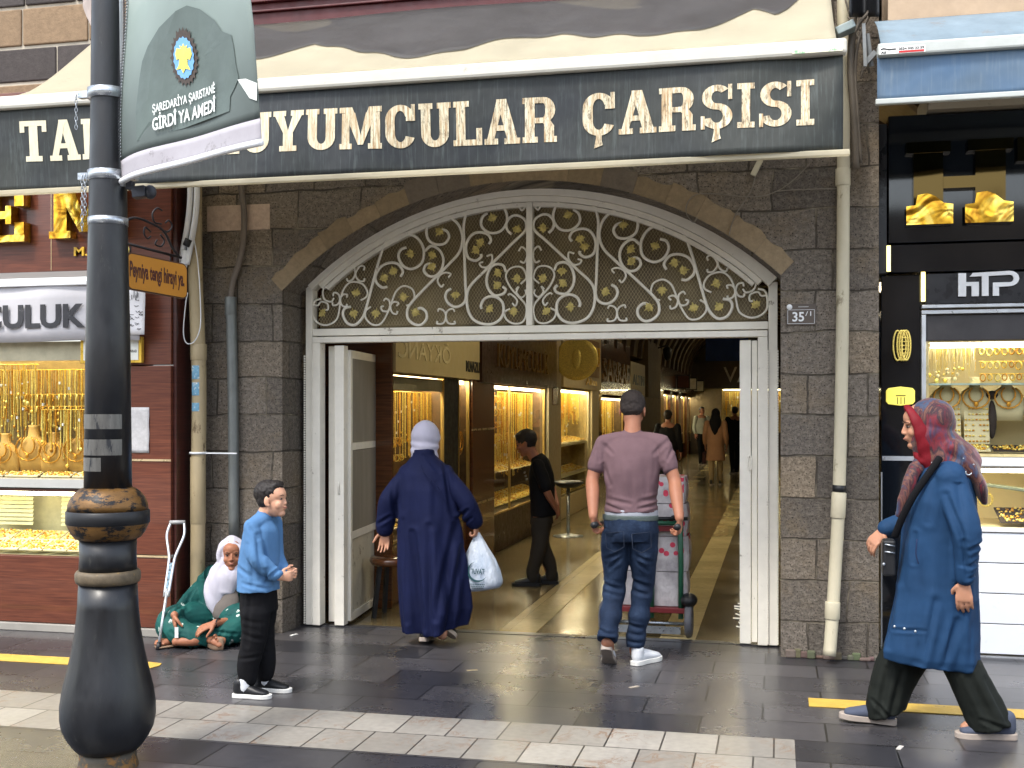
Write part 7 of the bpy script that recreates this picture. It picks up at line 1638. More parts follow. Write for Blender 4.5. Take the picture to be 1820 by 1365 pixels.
for r2 in range(3):
    for k in range(9 - r2): 
        u = -.055 + .012 * k + .006 * r2; z = cz - .085 - .014 * r2; mb.add([bagp(u, z), bagp(u + .008, z), bagp(u + .008, z + .006), bagp(u, z + .006)], [(0, 1, 2, 3)])
mb.build('print', mat('dark_green_print', lin((30, 66, 72)), .5), bg_)

# ------------------------------------------------------------- woman in the blue coat
rb0 = G(1650, 1298); rs_ = (rb0 - _c).dot(_f) / FPX
wom = person('woman in a long blue coat and red patterned headscarf striding left past the shop', rb0, 90)
def ry_(px): return -(px - 1650) * rs_
def rzz(y): return EYE + (HY - y) * rs_
M_bcoat = cloth_mat('blue_coat_cloth', lin((40, 76, 116)), .75, .14, 220, .3)
hc = V((0, ry_(1640), rzz(757))); HRm = HR_(4, 6)
SLw, SRw = V((-.15, ry_(1680), rzz(846))), V((.15, ry_(1672), rzz(846)))
ELw, WLw = V((-.228, ry_(1700), rzz(935))), V((-.216, ry_(1698), rzz(1022)))
ERw, WRw = V((.22, ry_(1640), rzz(925))), V((.18, ry_(1580), rzz(950)))
mb = MB(); head(mb, hc, HRm, 1.0); limb(mb, [(0, ry_(1675), rzz(830)), (0, ry_(1660), rzz(800)), (0, ry_(1648), rzz(780))], [.06, .056, .055])
limb(mb, [(0, ry_(1665), .85), (0, ry_(1670), 1.08), (0, ry_(1674), 1.22)], [(.15, .11), (.14, .11), (.10, .06)])
limb(mb, [SLw + V((.03, 0, -.03)), ELw, WLw], [.036, .028, .024]); limb(mb, [SRw, ERw, WRw], [.05, .045, .028])
hand(mb, WLw, V((.0, -.02, -1)), V((.9, -.3, 0)), V((.2, 1, 0)), .35, .98, .6); hand(mb, WRw, V((0, .62, -.75)), V((.6, -.5, -.4)), V((-.9, .3, .3)), .45, .98, .6)
FA, RA_ = V((.07, ry_(1570), .09)), V((-.07, ry_(1740), .10))
for H0, K0, A0 in (((.08, ry_(1655), .8), (.08, ry_(1610), .47), FA), ((-.08, ry_(1670), .8), (-.08, ry_(1702), .46), RA_)): limb(mb, [H0, K0, A0], [.07, .042, .034]); limb(mb, [A0, A0 + V((0, .09, -.055))], [.036, .024])
blob(mb, 'body', SK2, wom, .0045, 3); face_bits(wom, hc, HRm, 1.0)
# coat: lofted rings, walking hem
mb = MB(); n = 64
rows = [(rzz(812), 1672, .07, .07), (rzz(826), 1674, .13, .10), (rzz(850), 1676, .185, .135), (rzz(890), 1672, .20, .165), (rzz(940), 1669, .195, .178), (rzz(1000), 1666, .20, .188), (rzz(1060), 1663, .21, .200), (rzz(1120), 1658, .22, .220), (rzz(1160), 1654, .225, .232), (rzz(1176), 1653, .21, .228)]
rings = []
for z, cx3, a, b in rows:
    ring = []; dp_ = max(0, 1.0 - z)
    for j in range(n):
        q = 2 * PI * j / n; fo = dp_ * (.022 * math.cos(6 * q + .4 + z) + .014 * math.cos(13 * q)); ring.append(V(((a + fo) * math.cos(q), ry_(cx3) + (b + fo) * math.sin(q), z + .018 * math.sin(q) * (z < .5))))
    rings.append(ring)
vs = [p for r_ in rings for p in r_]; fs = [(i * n + j, (i + 1) * n + j, (i + 1) * n + (j + 1) % n, i * n + (j + 1) % n) for i in range(len(rows) - 1) for j in range(n)] + [tuple(range(n)), tuple((len(rows) - 1) * n + j for j in range(n - 1, -1, -1))]
mb.add(vs, fs, 0, None, True); limb(mb, [SLw, (0, ry_(1680), rzz(826)), SRw], [.07, (.06, .09), .07], up=(0, 0, 1))
limb(mb, [SLw, SLw.lerp(ELw, .5), ELw, ELw.lerp(WLw, .5), ELw.lerp(WLw, .9)], [(.060, .072), (.064, .076), (.062, .072), .058, .050], n=20); limb(mb, [SRw, ERw, ERw.lerp(WRw, .9)], [.078, .068, .052], n=20)
def coatd(p):
    d = folds(.010, .8, 4.5, 9, .002)(p)
    s = (p.y - ry_(1665)); 
    if p.x < -.1: d -= .012 * math.exp(-((p.y - ry_(1690 + (p.z - 1.2) * -10)) / .02) ** 2) * (1 if .85 < p.z < 1.25 else 0)
    return d
def wp(x, y): return (ry_(1440 + x / 2.068), rzz(680 + y / 2.068))
cs = [(wp(*a), wp(*b), w, d) for a, b, w, d in (((380, 545), (372, 650), .010, .007), ((475, 400), (525, 560), .014, .011), ((525, 560), (540, 690), .012, .010), ((440, 780), (385, 1000), .020, .012), ((520, 850), (470, 1010), .018, .012), ((575, 800), (560, 1010), .018, .010), ((300, 760), (285, 960), .018, .007), ((610, 560), (545, 590), .010, .008), ((620, 610), (540, 650), .010, .009), ((600, 660), (550, 690), .008, .006), ((340, 470), (330, 720), .020, .006), ((440, 350), (420, 500), .016, .006), ((300, 900), (400, 885), .008, .005))]
blob(mb, 'coat', M_bcoat, wom, .0065, 5, both(coatd, creases(cs, (1, 2), (0, -1, -.02))))
st_ = MB()
for px, py in ((1585, 1101), (1601, 1104), (1619, 1108)): st_.ell((-.232, ry_(px), rzz(py)), (.006, .007, .007), n=8, m=6)
for px, py in ((1650, 820), (1661, 810), (1642, 834), (1636, 846), (1700, 812), (1716, 822)): st_.ell((-.13 - .0006 * (px - 1650), ry_(px), rzz(py)), (.01, .004, .004), n=8, m=6)
st_.tube([(-.247, ry_(1704) + .013 * math.cos(t), rzz(834) + .013 * math.sin(t)) for t in [math.radians(-170 + 190 * k / 10) for k in range(11)]], .0032, 5); st_.build('stud', M_steel, wom)
mb = MB(); mb.tube(spline([(-.226, ry_(1622), rzz(950)), (-.235, ry_(1620), rzz(975)), (-.235, ry_(1624), rzz(992))], 4), .003, 5); mb.build('pocket_slit', mat('navy_thread', lin((20, 34, 70)), .8), wom)
# patterned scarf
nf = N('red_patterned_scarf'); v = nf.co((3, 3, 1.2), rot=(0.5, 0.2, 0)); w1 = nf.noise(v, 2.6, 5, .6, 1.4); w2 = nf.noise(nf.co((2, 5, 2)), 6, 6, .7, 1.0)
c = nf.ramp(w1, [(.28, lin((20, 20, 30))), (.40, lin((46, 62, 88))), (.46, lin((66, 34, 38))), (.51, lin((104, 66, 54))), (.56, lin((36, 26, 36))), (.64, lin((104, 26, 36))), (.72, lin((32, 44, 72)))])
c = nf.mix(nf.ramp(w2, [(.5, 0.0), (.62, .7)]), c, lin((64, 26, 34))); nf.set(col=c, rough=.6, spec=.25, sheen=.2); nf.bump(nf.noise(nf.co(), 20, 4), .3, .01); M_scarf = nf.m
M_scarfr = cloth_mat('bright_red_scarf_edge', lin((138, 28, 40)), .6, .3)
mb = MB(); mb.ell(hc + V((0, -.044, .022)), (.098, .118, .120), HRm, 24, 16); limb(mb, [(0, ry_(1652), rzz(770)), (0, ry_(1668), rzz(800)), (0, ry_(1690), rzz(826))], [(.104, .105), (.11, .12), (.15, .14)], n=20)
limb(mb, [(-.02, ry_(1690), rzz(800)), (-.05, ry_(1715), rzz(830)), (-.07, ry_(1733), rzz(865)), (-.08, ry_(1739), rzz(888))], [(.12, .06), (.10, .045), (.07, .03), (.03, .018)], n=18, up=(1, 0, 0))
blob(mb, 'headscarf', M_scarf, wom, .006, 4, lambda p: .003 * math.sin(p.z * 34 + p.y * 34 + 2.5 * mnoise.noise(p * 6)) + .002 * mnoise.noise(p * 20))
mb = MB(); limb(mb, [hc + V((.0, .075, .098)), hc + V((-.050, .062, .075)), hc + V((-.083, .030, .01)), hc + V((-.086, .008, -.06)), hc + V((-.072, -.012, -.13)), hc + V((-.060, -.035, -.20)), hc + V((-.055, -.04, -.26))], [(.016, .010), (.022, .012), (.030, .014), (.036, .016), (.040, .022), (.034, .03), (.012, .01)], n=14, up=(0, 1, 0)); limb(mb, [hc + V((.0, .075, .098)), hc + V((.055, .060, .065)), hc + V((.082, .030, .01)), hc + V((.072, .012, -.06)), hc + V((.03, .018, -.125)), hc + V((-.03, .02, -.15)), hc + V((-.06, -.0, -.17))], [(.014, .010), (.018, .012), (.026, .014), (.026, .018), (.024, .022), (.026, .026), (.026, .026)], n=12, up=(0, 1, 0))
blob(mb, 'scarf_edge', M_scarfr, wom, .005, 3, lambda p: .0012 * math.sin(p.z * 80 + p.y * 50))
mb = MB(); limb(mb, [(-.03, ry_(1642), rzz(812)), (-.07, ry_(1622), rzz(840)), (-.10, ry_(1606), rzz(880)), (-.10, ry_(1597), rzz(915))], [(.04, .02), (.035, .02), (.03, .016), (.02, .01)], n=14, up=(0, 1, 0)); blob(mb, 'scarf_end', M_scarf, wom, .005, 3, folds(.005, 3, 20))
mb = MB(); limb(mb, [(-.15, ry_(1662), rzz(812)), (-.155, ry_(1640), rzz(845)), (-.15, ry_(1618), rzz(880)), (-.13, ry_(1602), rzz(915)), (-.10, ry_(1590), rzz(950))], [(.018, .01)] * 5, n=12, up=(0, 1, 0)); mb.build('shoulder_strap', M_blackcl, wom)
mb = MB(); mb.box((-.10, ry_(1592), rzz(1022)), (.0, ry_(1570), rzz(958))); hbg = mb.build('handbag', M_black, wom, bevel=.012)
mb = MB(); mb.tube([(-.106, ry_(1573), rzz(965)), (-.108, ry_(1590), rzz(968))], .004, 5); mb.tube([(-.106, ry_(1573), rzz(978)), (-.108, ry_(1590), rzz(980))], .004, 5); mb.ell((-.11, ry_(1571), rzz(1000)), (.008, .008, .008)); mb.build('buckle', M_steel, hbg)
M_olive = cloth_mat('dark_olive_trousers', lin((38, 42, 38)), .8)
mb = MB(); limb(mb, [(.07, ry_(1645), .5), (.07, ry_(1600), .28), (.07, ry_(1580), .10), (.07, ry_(1582), .055)], [(.11, .13), (.10, .115), (.095, .10), (.09, .10)], n=20, cap=False); limb(mb, [(-.07, ry_(1676), .52), (-.07, ry_(1710), .3), (-.07, ry_(1742), .11), (-.07, ry_(1748), .05)], [(.10, .095), (.092, .092), (.09, .10), (.09, .10)], n=20, cap=False); limb(mb, [(-.05, ry_(1672), .52), (.05, ry_(1660), .52)], [.09, .09])
cs = [(wp(*a), wp(*b), w, d) for a, b, w, d in (((290, 1060), (260, 1230), .016, .010), ((340, 1060), (300, 1240), .014, .008), ((560, 1050), (640, 1220), .018, .011), ((620, 1060), (690, 1200), .016, .009), ((240, 1180), (300, 1240), .010, .007), ((600, 1200), (690, 1235), .010, .007))]
blob(mb, 'trousers', M_olive, wom, .006, 4, both(folds(.004, 1.5, 7, 4), creases(cs, (1, 2))))
M_suede = mat('blue_suede', lin((70, 76, 92)), .9, var=.15, bump=.3, bscale=200)
shoe(wom, (.07, ry_(1592), .03), -3, .0, M_suede, WHITE_SOLE, 1.0) if False else shoe(wom, (.07, ry_(1594), .0), -4, -.06, M_suede, GREY_SOLE, 1.0); shoe(wom, (-.07, ry_(1788), .0), 2, .02, M_suede, GREY_SOLE, 1.02)

# ------------------------------------------------------------- boy
bb0 = G(455, 1234); bs_ = (bb0 - _c).dot(_f) / FPX
boy = person('boy in a light blue long sleeved top and black trousers looking right', bb0, -83)
def by_(px): return (px - 458) * bs_
def bzz(y): return EYE + (HY - y) * bs_
k = .86; hc = V((0, by_(488), bzz(888))); HRm = HR_(-6, -4)
SRb, SLb = V((.115, by_(462), bzz(932))), V((-.115, by_(478), bzz(932))); ERb, WRb = V((.150, by_(474), bzz(988))), V((.09, by_(508), bzz(1020))); ELb, WLb = V((-.13, by_(480), bzz(990))), V((-.03, by_(508), bzz(1018)))
mb = MB(); head(mb, hc, HRm, k, child=True); limb(mb, [(0, by_(470), bzz(925)), (0, by_(478), bzz(905))], [.045, .042])
limb(mb, [(0, by_(463), bzz(1060)), (0, by_(466), bzz(1000)), (0, by_(469), bzz(940))], [(.10, .07), (.09, .07), (.10, .06)])
limb(mb, [SRb, ERb, WRb], [.036, .032, .022]); limb(mb, [SLb, ELb, WLb], [.036, .032, .022])
hand(mb, WRb, V((-.3, 1, .0)), V((-.9, -.2, .1)), V((0, .1, 1)), .9, .72, .8); hand(mb, WLb, V((.2, 1, 0)), V((.9, -.2, 0)), V((0, .1, 1)), .9, .72, .8)
for x, f in ((.062, by_(450)), (-.062, by_(468))): limb(mb, [(x * .8, by_(463), bzz(1060)), (x, by_(460), .32), (x, f, .08)], [.05, .035, .024])
blob(mb, 'body', SKB, boy, .004, 5); face_bits(boy, hc, HRm, k, True); hair(boy, hc, HRm, H_dark, k, .006, .006, size=(.081, .098, .084))
M_ltblue = cloth_mat('light_blue_cotton', lin((112, 162, 216)), .85, .08)
mb = MB(); limb(mb, [(0, by_(462), bzz(1048)), (0, by_(462), bzz(1020)), (0, by_(465), bzz(975)), (0, by_(468), bzz(940)), (0, by_(470), bzz(924))], [(.145, .118), (.135, .112), (.13, .108), (.128, .095), (.085, .06)], n=24, cap=False)
limb(mb, [SRb, (0, by_(470), bzz(921)), SLb], [.045, (.035, .055), .045], up=(0, 0, 1)); limb(mb, [SRb, SRb.lerp(ERb, .5), ERb, ERb.lerp(WRb, .5), ERb.lerp(WRb, .9)], [.046, .050, .050, .044, .036], n=18); limb(mb, [SLb, ELb, ELb.lerp(WLb, .9)], [.052, .05, .038], n=18); limb(mb, [(0, by_(470), bzz(924)), (0, by_(474), bzz(914))], [(.055, .055), (.046, .046)])
def bp_(x, y): return (by_(250 + x / 3.033), bzz(820 + y / 3.033))
cs = [(bp_(*a), bp_(*b), w, d) for a, b, w, d in (((690, 380), (720, 560), .012, .009), ((740, 560), (720, 640), .010, .008), ((800, 560), (750, 600), .008, .007), ((820, 590), (770, 640), .008, .007), ((560, 560), (640, 600), .012, .005), ((640, 430), (660, 640), .014, .006), ((600, 640), (730, 670), .010, .005), ((640, 330), (690, 400), .010, .005))]
blob(mb, 'top', M_ltblue, boy, .0055, 4, both(folds(.007, 3.5, 6, 6, .002), creases(cs, (1, 2), (0, 1, .0))))
mb = MB(); limb(mb, [(0, by_(463), bzz(1046)), (0, by_(463), bzz(1085))], [(.115, .100), (.12, .105)], cap=False, n=20)
for x, yy in ((.062, by_(450)), (-.062, by_(468))): limb(mb, [(x, by_(463), bzz(1085)), (x, by_(462), .34), (x, yy, .17), (x, yy + .0, .10)], [(.068, .085), (.062, .072), (.055, .062), (.045, .052)], cap=True, n=18)
cs = [((by_(440), .44), (by_(480), .42), .012, .003), ((by_(445), .36), (by_(480), .33), .012, .004), ((by_(440), .22), (by_(475), .235), .010, .004), ((by_(460), .56), (by_(455), .30), .014, .005)]
blob(mb, 'trousers', M_blackcl, boy, .0055, 3, lambda p: creases(cs, (1, 2))(p) + folds(.003, 2, 6, 2, .002)(p))
for x, px, off in ((.075, 424, 0), (-.075, 446, .0)):
    o = shoe(boy, (x, by_(px) + .01, 0), -3, 0, M_black, WHITE_SOLE, .80, name='sneaker'); mb = MB(); limb(mb, [(x, by_(px) + .072, .050), (x, by_(px) + .07, .10)], [.034, .033]); mb.build('sock', mat('white_sock', lin((206, 208, 212)), .8), boy)

# ------------------------------------------------------------- seated woman
gb0 = G(365, 1140); gs_ = (gb0 - _c).dot(_f) / FPX
beg = person('elderly woman in green dress and white headscarf sitting on the ground against the wall', gb0, 13)
def gx(px): return (px - 372) * gs_
def gz(y): return EYE + (HY - y) * gs_ - 0.02
M_green = N('green_dress_cloth'); vo = M_green.n('ShaderNodeTexVoronoi'); M_green.l(M_green.co((1, 1, .6)), vo.inputs['Vector']); vo.inputs['Scale'].default_value = 12
kk = M_green.ramp(vo.outputs['Distance'], [(.0, 1.0), (.17, 1.0), (.20, 0.0)]); kk = M_green.math('MULTIPLY', kk, M_green.ramp(M_green.noise(M_green.co(), 90, 2), [(.42, 0.0), (.5, 1.0)]))
c = M_green.mix(kk, M_green.ramp(M_green.noise(M_green.co(), 6, 4), [(.3, lin((12, 62, 60))), (.7, lin((20, 84, 78)))]), lin((190, 200, 192))); M_green.set(col=c, rough=.7, spec=.25); M_green.bump(M_green.noise(M_green.co(), 12, 5), .35, .012); M_green = M_green.m
hc = V((gx(413), .10, gz(985))); HRm = HR_(180 + 12, -2)
SL_, SR_ = V((gx(352), .18, gz(1050))), V((gx(436), .18, gz(1050))); EL_, WL_ = V((gx(322), .06, gz(1088))), V((gx(332), -.20, gz(1098) + .075)); ER_, WR_ = V((gx(446), .05, gz(1095))), V((gx(406), -.25, gz(1112) + .085))
mb = MB(); head(mb, hc, HRm, .95); limb(mb, [(gx(396), .17, gz(1040)), (gx(406), .14, gz(1010))], [.05, .048])
limb(mb, [(gx(385), .2, .10), (gx(388), .2, .3), (gx(394), .18, gz(1045))], [(.14, .11), (.13, .1), (.14, .08)])
limb(mb, [SL_, EL_, WL_], [.045, .04, .025]); limb(mb, [SR_, ER_, WR_], [.045, .04, .026])
hand(mb, WL_, V((.12, -.25, -1)), V((.8, .4, .1)), V((.1, -1, 0)), .6, .95, .8); hand(mb, WR_, V((-.85, -.35, -.32)), V((0, .35, -.9)), V((.2, -1, .1)), .35, .95, .7)
for pts in ([(gx(350), .15, .1), (gx(318), -.10, .13), (gx(395), -.22, .075)], [(gx(410), .15, .1), (gx(440), -.06, .12), (gx(380), -.24, .06), (gx(340), -.26, .05)]): limb(mb, pts, [.07, .055, .035, .03][:len(pts)])
# feet: one sole turned to the viewer, the other toe tips at the left
limb(mb, [(gx(395), -.235, .065), (gx(408), -.27, .06), (gx(420), -.285, .05)], [(.035, .03), (.04, .028), (.042, .02)]); limb(mb, [(gx(320), -.20, .04), (gx(306), -.23, .035)], [(.036, .026), (.04, .02)])
for k2 in range(5): a = V((gx(418) - .012 * k2 + .01, -.305, .035 + .016 * k2)); limb(mb, [a + V((0, .03, 0)), a], [.009, .0085]); a = V((gx(303) + .014 * k2, -.25, .032)); limb(mb, [a + V((0, .03, 0)), a], [.009, .0085])
blob(mb, 'body', SK3, beg, .0045, 3); face_bits(beg, hc, HRm, .95)
mb = MB(); limb(mb, [(gx(385), .2, .06), (gx(385), .2, .22), (gx(390), .19, .38), (gx(394), .18, gz(1040))], [(.20, .16), (.185, .15), (.175, .13), (.13, .09)], n=22); limb(mb, [SL_, (gx(394), .18, gz(1038)), SR_], [.06, (.05, .08), .06], up=(0, 0, 1))
limb(mb, [SL_, SL_.lerp(EL_, .5), EL_, EL_.lerp(WL_, .8)], [.07, .072, .064, .048], n=18); limb(mb, [SR_, SR_.lerp(ER_, .5), ER_, ER_.lerp(WR_, .6)], [.07, .072, .062, .046], n=18)
limb(mb, [(gx(360), .12, .13), (gx(330), .0, .15), (gx(318), -.10, .125), (gx(350), -.19, .085), (gx(385), -.22, .07)], [.12, .115, .11, .085, .06], n=20); limb(mb, [(gx(405), .12, .13), (gx(432), .0, .15), (gx(440), -.08, .13), (gx(420), -.17, .095), (gx(390), -.2, .08)], [.12, .115, .105, .085, .07], n=20)
limb(mb, [(gx(330), -.05, .06), (gx(380), -.12, .08), (gx(430), -.05, .06)], [(.06, .1), (.06, .12), (.06, .1)], up=(0, 0, 1))
cs = [((gx(a), gz(b)), (gx(c), gz(d)), w, e) for a, b, c, d, w, e in ((345, 1040, 330, 1085, .010, .008), (325, 1050, 345, 1075, .010, .006), (312, 1110, 345, 1150, .012, .009), (330, 1105, 375, 1150, .012, .009), (350, 1115, 400, 1140, .010, .008), (300, 1130, 330, 1160, .010, .007), (420, 1105, 400, 1150, .012, .009), (436, 1110, 425, 1155, .012, .008), (380, 1100, 440, 1110, .010, .007), (365, 1120, 370, 1160, .010, .007))]
blob(mb, 'dress', M_green, beg, .006, 3, both(folds(.006, 5, 7, 1, .002), creases(cs, (0, 2), (1, -1, -.12))))
mb = MB(); limb(mb, [(gx(412), .07, gz(1050)), (gx(408), .04, gz(1075)), (gx(405), .02, gz(1092))], [(.06, .03), (.085, .05), (.09, .04)], n=16); blob(mb, 'waistcoat', cloth_mat('grey_knit', lin((130, 122, 116)), .9), beg, .006, 3, folds(.005, 6, 8))
mb = MB(); mb.ell(hc + V((-.010, .048, .020)), (.100, .104, .112), HR_(192, 0), 24, 16); limb(mb, [hc + V((.0 + .082 * math.cos(t), -.028 - .0 * abs(math.cos(t)), -.006 + .088 * math.sin(t))) for t in [2 * PI * i / 14 for i in range(15)]], [.021] * 15, n=10, cap=False)
limb(mb, [hc + V((-.045, .03, -.03)), hc + V((-.07, .02, -.10)), hc + V((-.10, -.02, -.20)), hc + V((-.115, -.05, -.32)), hc + V((-.10, -.06, -.38))], [(.05, .08), (.07, .085), (.085, .06), (.06, .035), (.03, .02)], n=18); limb(mb, [hc + V((.0, .02, -.09)), hc + V((-.02, -.02, -.15)), hc + V((-.035, -.05, -.24))], [(.085, .085), (.10, .075), (.06, .03)], n=18); limb(mb, [hc + V((.06, .04, -.05)), hc + V((.07, .05, -.16))], [(.05, .07), (.06, .06)])
blob(mb, 'headscarf', cloth_mat('white_muslin', lin((240, 236, 250)), .85, .05), beg, .006, 3, lambda p: .0035 * math.sin(p.x * 60 + p.z * 26 + 2.5 * mnoise.noise(p * 8)))
mb = MB(); mb.tube([WR_ + V((.02 + .026 * math.cos(t) * .4, .01 + .03 * math.cos(t), .03 * math.sin(t))) for t in [2 * PI * i / 12 for i in range(12)]], .005, 5, closed=True); mb.build('bracelet', M_black, beg)
mb = MB(); mb.box((gx(339), -.285, gz(1114)), (gx(345), -.28, gz(1096))); mb.build('folded_note', M_whiteplastic, beg)
M_strap = mat('sandal_leather', lin((66, 44, 34)), .6)
mb = MB(); limb(mb, [(gx(396), -.25, .05), (gx(410), -.295, .045), (gx(422), -.30, .045)], [(.042, .010), (.046, .010), (.042, .010)], up=(.3, 0, 1)); mb.build('sandal', mat('sandal_sole', lin((128, 104, 84)), .7), beg); mb = MB(); limb(mb, [(gx(326), -.19, .012), (gx(306), -.25, .012)], [(.045, .010), (.045, .010)]); mb.build('sandal', mat('sandal_sole', lin((128, 104, 84)), .7), beg)
# crutch leaning on the wooden pier
ca = G(281, 1155); cbt = W(316, 925, LY - .04); ct = thing('crutch', 'aluminium underarm crutch leaning against the wooden pier beside the seated woman', 'crutch', ca)
d = (cbt - ca); Lc = d.length; d.normalize(); sd_ = V((1, .1, 0)); sd_ = (sd_ - d * d.dot(sd_)).normalized()
mb = MB(); mb.tube([ca + d * .02, ca + d * Lc * .46], .010, 8); mb.build('lower_tube', M_alu, ct)
mb = MB()
for s in (-1, 1): mb.tube(spline([ca + d * Lc * .40 + sd_ * .014 * s, ca + d * Lc * .66 + sd_ * .018 * s, ca + d * Lc * .74 + sd_ * (.028 * s), ca + d * Lc * .88 + sd_ * (.062 * s), ca + d * Lc * .98 + sd_ * (.050 * s)], 5), .009, 8)
mb.build('upright', M_alu, ct)
mb = MB(); mb.tube([ca + d * Lc * .985 - sd_ * .055, ca + d * Lc * .985 + sd_ * .055], .014, 8); mb.build('armpit_pad', mat('grey_pad', lin((150, 150, 150)), .6), ct)
mb = MB(); mb.bar(ca + d * Lc * .42, ca + d * Lc * .66, .030, .012); mb.build('hand_grip', mat('blue_grip', lin((110, 140, 156)), .5, dirt=(lin((40, 44, 50)), 60, .5)), ct); mb = MB(); mb.tube([ca, ca + d * .05], .016, 8); mb.build('rubber_foot', M_black, ct)

# ------------------------------------------------------------- young man in black in the passage
yb0 = G(962, 1040); ys_ = (yb0 - _c).dot(_f) / FPX
yng = person('young man in a black T-shirt inside the passage with hands behind his back', yb0, 92)
def yy_(px): return -(px - 962) * ys_
def yz(y): return EYE + (HY - y) * ys_
hc = V((0, yy_(934), yz(789))); HRm = HR_(0, 16); k = .93
SLy, SRy = V((-.15, yy_(962), yz(826))), V((.15, yy_(958), yz(826))); ELy, ERy = V((-.19, yy_(978), yz(870))), V((.19, yy_(975), yz(870))); WLy, WRy = V((-.06, yy_(990), yz(902))), V((.05, yy_(989), yz(898)))
mb = MB(); head(mb, hc, HRm, k); limb(mb, [(0, yy_(957), yz(824)), (0, yy_(948), yz(810)), (0, yy_(941), yz(797))], [.055, .052, .050])
limb(mb, [(0, yy_(962), .6), (0, yy_(964), .8), (0, yy_(961), yz(836))], [(.12, .08), (.11, .08), (.13, .07)])
limb(mb, [SLy, ELy, WLy], [.042, .036, .024]); limb(mb, [SRy, ERy, WRy], [.042, .036, .024]); hand(mb, WLy, V((.5, -.2, -.8)), V((0, 1, 0)), V((1, 0, 0)), .5, .85); hand(mb, WRy, V((-.4, -.3, -.7)), V((0, 1, 0)), V((-1, 0, 0)), .5, .85)
YF, YR = (-.07, yy_(950), .07), (.07, yy_(977), .07)
for x, A0 in ((-.07, YF), (.07, YR)): limb(mb, [(x, yy_(962), .65), (x, yy_(961), .36), A0], [.07, .05, .036])
blob(mb, 'body', SK1, yng, .005, 3); face_bits(yng, hc, HRm, k); hair(yng, hc, HRm, mat('black_hair', lin((24, 20, 20)), .6, bump=.5, bscale=160), k, .008, 0, size=(.082, .106, .094))
mb = MB(); limb(mb, [(0, yy_(965), yz(916)), (0, yy_(964), yz(880)), (0, yy_(962), yz(850)), (0, yy_(960), yz(824)), (0, yy_(953), yz(811))], [(.165, .118), (.155, .115), (.165, .115), (.15, .09), (.09, .06)], n=22, cap=False); limb(mb, [SLy, (0, yy_(957), yz(819)), SRy], [.052, (.045, .06), .052], up=(0, 0, 1))
for S0, E0 in ((SLy, ELy), (SRy, ERy)): limb(mb, [S0, S0.lerp(E0, .4), S0.lerp(E0, .85)], [.062, .062, .058])
ts = blob(mb, 'tshirt', M_blackcl, yng, .007, 4, folds(.007, 4, 6, 2)); 
mb = MB()
for i, py in enumerate((838, 844, 850)): mb.box((-.09, yy_(937) + .012 - .01 * i, yz(py + 3)), (-.02, yy_(937) + .02 - .01 * i, yz(py)))
mb.build('chest_print', mat('pale_print', lin((130, 130, 120)), .7), ts)
mb = MB(); limb(mb, [(0, yy_(963), yz(912)), (0, yy_(963), .56)], [(.135, .10), (.14, .105)], cap=False, n=20)
for x, A0 in ((-.068, YF), (.068, YR)): limb(mb, [(x, yy_(963), .6), (x, yy_(961), .38), (x, A0[1], .16), (x, A0[1], .07)], [(.078, .092), (.064, .072), (.06, .062), (.056, .060)], n=18)
blob(mb, 'trousers', cloth_mat('grey_brown_trousers', lin((74, 68, 60)), .8), yng, .007, 4, folds(.007, 5, 6, 1))
shoe(yng, (-.075, yy_(962), 0), 4, 0, M_black, M_black, .95); shoe(yng, (.075, yy_(989), 0), 2, 0, M_black, M_black, .95)

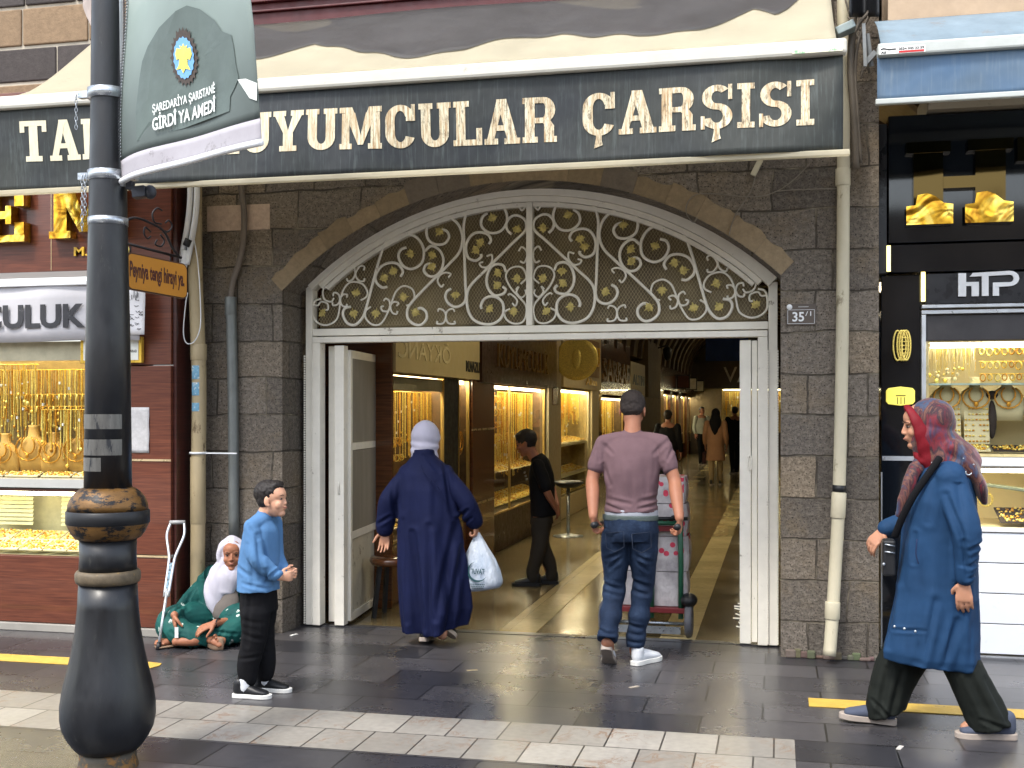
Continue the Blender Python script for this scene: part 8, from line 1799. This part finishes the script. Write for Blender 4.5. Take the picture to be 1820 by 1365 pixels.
# ------------------------------------------------------------- small figures deep in the passage
def far_person(label, base, rot, h, top, low, hairm, sk=SK1, coat=None, scarf=None, stride=.12, bag=None):
    o = person(label, base, rot, 'people deep in the passage'); k = h / 1.72
    hc = V((0, .02, 1.60)) * k; mb = MB(); head(mb, hc, I3, k); limb(mb, [V((0, 0, 1.4)) * k, V((0, .01, 1.52)) * k], [.055 * k, .05 * k]); limb(mb, [V((0, 0, .9)) * k, V((0, 0, 1.4)) * k], [(.14 * k, .1 * k), (.15 * k, .09 * k)])
    fe = []
    for s in (1, -1):
        S0, E0, W0 = V((s * .19, 0, 1.40)) * k, V((s * .235, -.02, 1.13)) * k, V((s * .24, .07, .90)) * k; limb(mb, [S0, E0, W0], [.045 * k, .04 * k, .026 * k]); hand(mb, W0, (0, .1, -1), (-s, 0, 0), (0, 1, 0), .4, k)
        A0 = V((s * .085, s * stride, .08)) * k; fe.append(A0); limb(mb, [V((s * .09, 0, .88)) * k, V((s * .09, s * stride * .5 + .03, .47)) * k, A0], [.075 * k, .055 * k, .038 * k])
    blob(mb, 'body', sk, o, .009, 2)
    mb = MB(); zl = .55 if coat else .92
    limb(mb, [V((0, 0, zl)) * k, V((0, 0, (zl + 1.2) / 2)) * k, V((0, 0, 1.25)) * k, V((0, 0, 1.42)) * k], [((.23 if coat else .17) * k, .15 * k), (.19 * k, .13 * k), (.19 * k, .125 * k), (.15 * k, .08 * k)], cap=False, n=20)
    for s in (1, -1): limb(mb, [V((s * .19, 0, 1.40)) * k, V((s * .235, -.02, 1.13)) * k, V((s * .24, .05, .95)) * k], [.068 * k, .06 * k, .05 * k])
    blob(mb, 'coat' if coat else 'shirt', top, o, .010, 3, folds(.008, 3, 6, 1))
    mb = MB(); limb(mb, [V((0, 0, .95)) * k, V((0, 0, .82)) * k], [(.16 * k, .11 * k), (.165 * k, .12 * k)], cap=False)
    for A0, s in zip(fe, (1, -1)): limb(mb, [V((s * .085, 0, .85)) * k, V((s * .088, s * stride * .5 + .02, .47)) * k, A0], [(.088 * k, .095 * k), .072 * k, .062 * k])
    blob(mb, 'trousers', low, o, .010, 3, folds(.007, 4, 6))
    if scarf:
        mb = MB(); mb.ell(hc + V((0, -.02, .02)), (.1 * k, .12 * k, .12 * k)); limb(mb, [hc + V((0, -.04, -.05)), hc + V((0, -.07, -.18)), hc + V((0, -.10, -.34)), hc + V((0, -.10, -.5))], [(.1, .09), (.13, .09), (.08, .05), (.03, .02)], n=16); blob(mb, 'headscarf', scarf, o, .009, 3, folds(.006, 3, 10))
    else: hair(o, hc, I3, hairm, k)
    for A0 in fe: shoe(o, (A0.x, A0.y - .06 * k, 0), 0, 0, M_black, GREY_SOLE, k)
    if bag: mb = MB(); mb.box((-.30 * k, -.02, .48 * k), (-.22 * k, .16, .74 * k)); mb.tube([(-.26 * k, .07, .74 * k), (-.25 * k, .07, .88 * k)], .01, 5); mb.build('handbag', bag, o, bevel=.02)
    return o
far_person('woman in a beige pink coat with a long dark scarf deep in the passage', G(1272, 862), -4, 1.60, cloth_mat('beige_pink_cloth', lin((190, 142, 108)), .8), cloth_mat('beige_trousers', lin((184, 158, 118)), .8), H_dark, coat=True, scarf=M_blackcl, bag=cloth_mat('maroon_bag', lin((60, 26, 30)), .6))
far_person('dark dressed man leaning towards the far window at the right post', G(1306, 842), 20, 1.66, M_blackcl, M_blackcl, H_dark)
far_person('man in a white shirt and dark trousers near the far showcases', G(1247, 826), -150, 1.66, cloth_mat('white_shirt', lin((206, 206, 190)), .8), M_blackcl, H_dark)
far_person('dark haired man in black beyond the right shoulder of the man in mauve', G(1187, 888), -10, 1.58, M_blackcl, M_blackcl, H_dark)
# ============================================================= small litter on the paving
for px, py, lab, c in ((523, 1129, 'scrap of white paper lying at the foot of the wall behind the boy', (214, 214, 210)), (1128, 1222, 'tiny pale crumb of litter in front of the man in mauve', (160, 150, 136)), (840, 1192, 'flattened cigarette end on the dark slabs before the gate', (176, 160, 130)), (1600, 1330, 'small pale paper fleck by the shoes of the woman in blue', (170, 166, 160))):
    g = G(px, py); mb = MB(); mb.box((-.035, -.010, 0), (.03, .012, .004), R=rotz(px % 90), o=g + V((0, 0, .0015))); tag(mb.build('litter', mat('litter_%d' % c[0], lin(c), .8)), lab, 'litter')
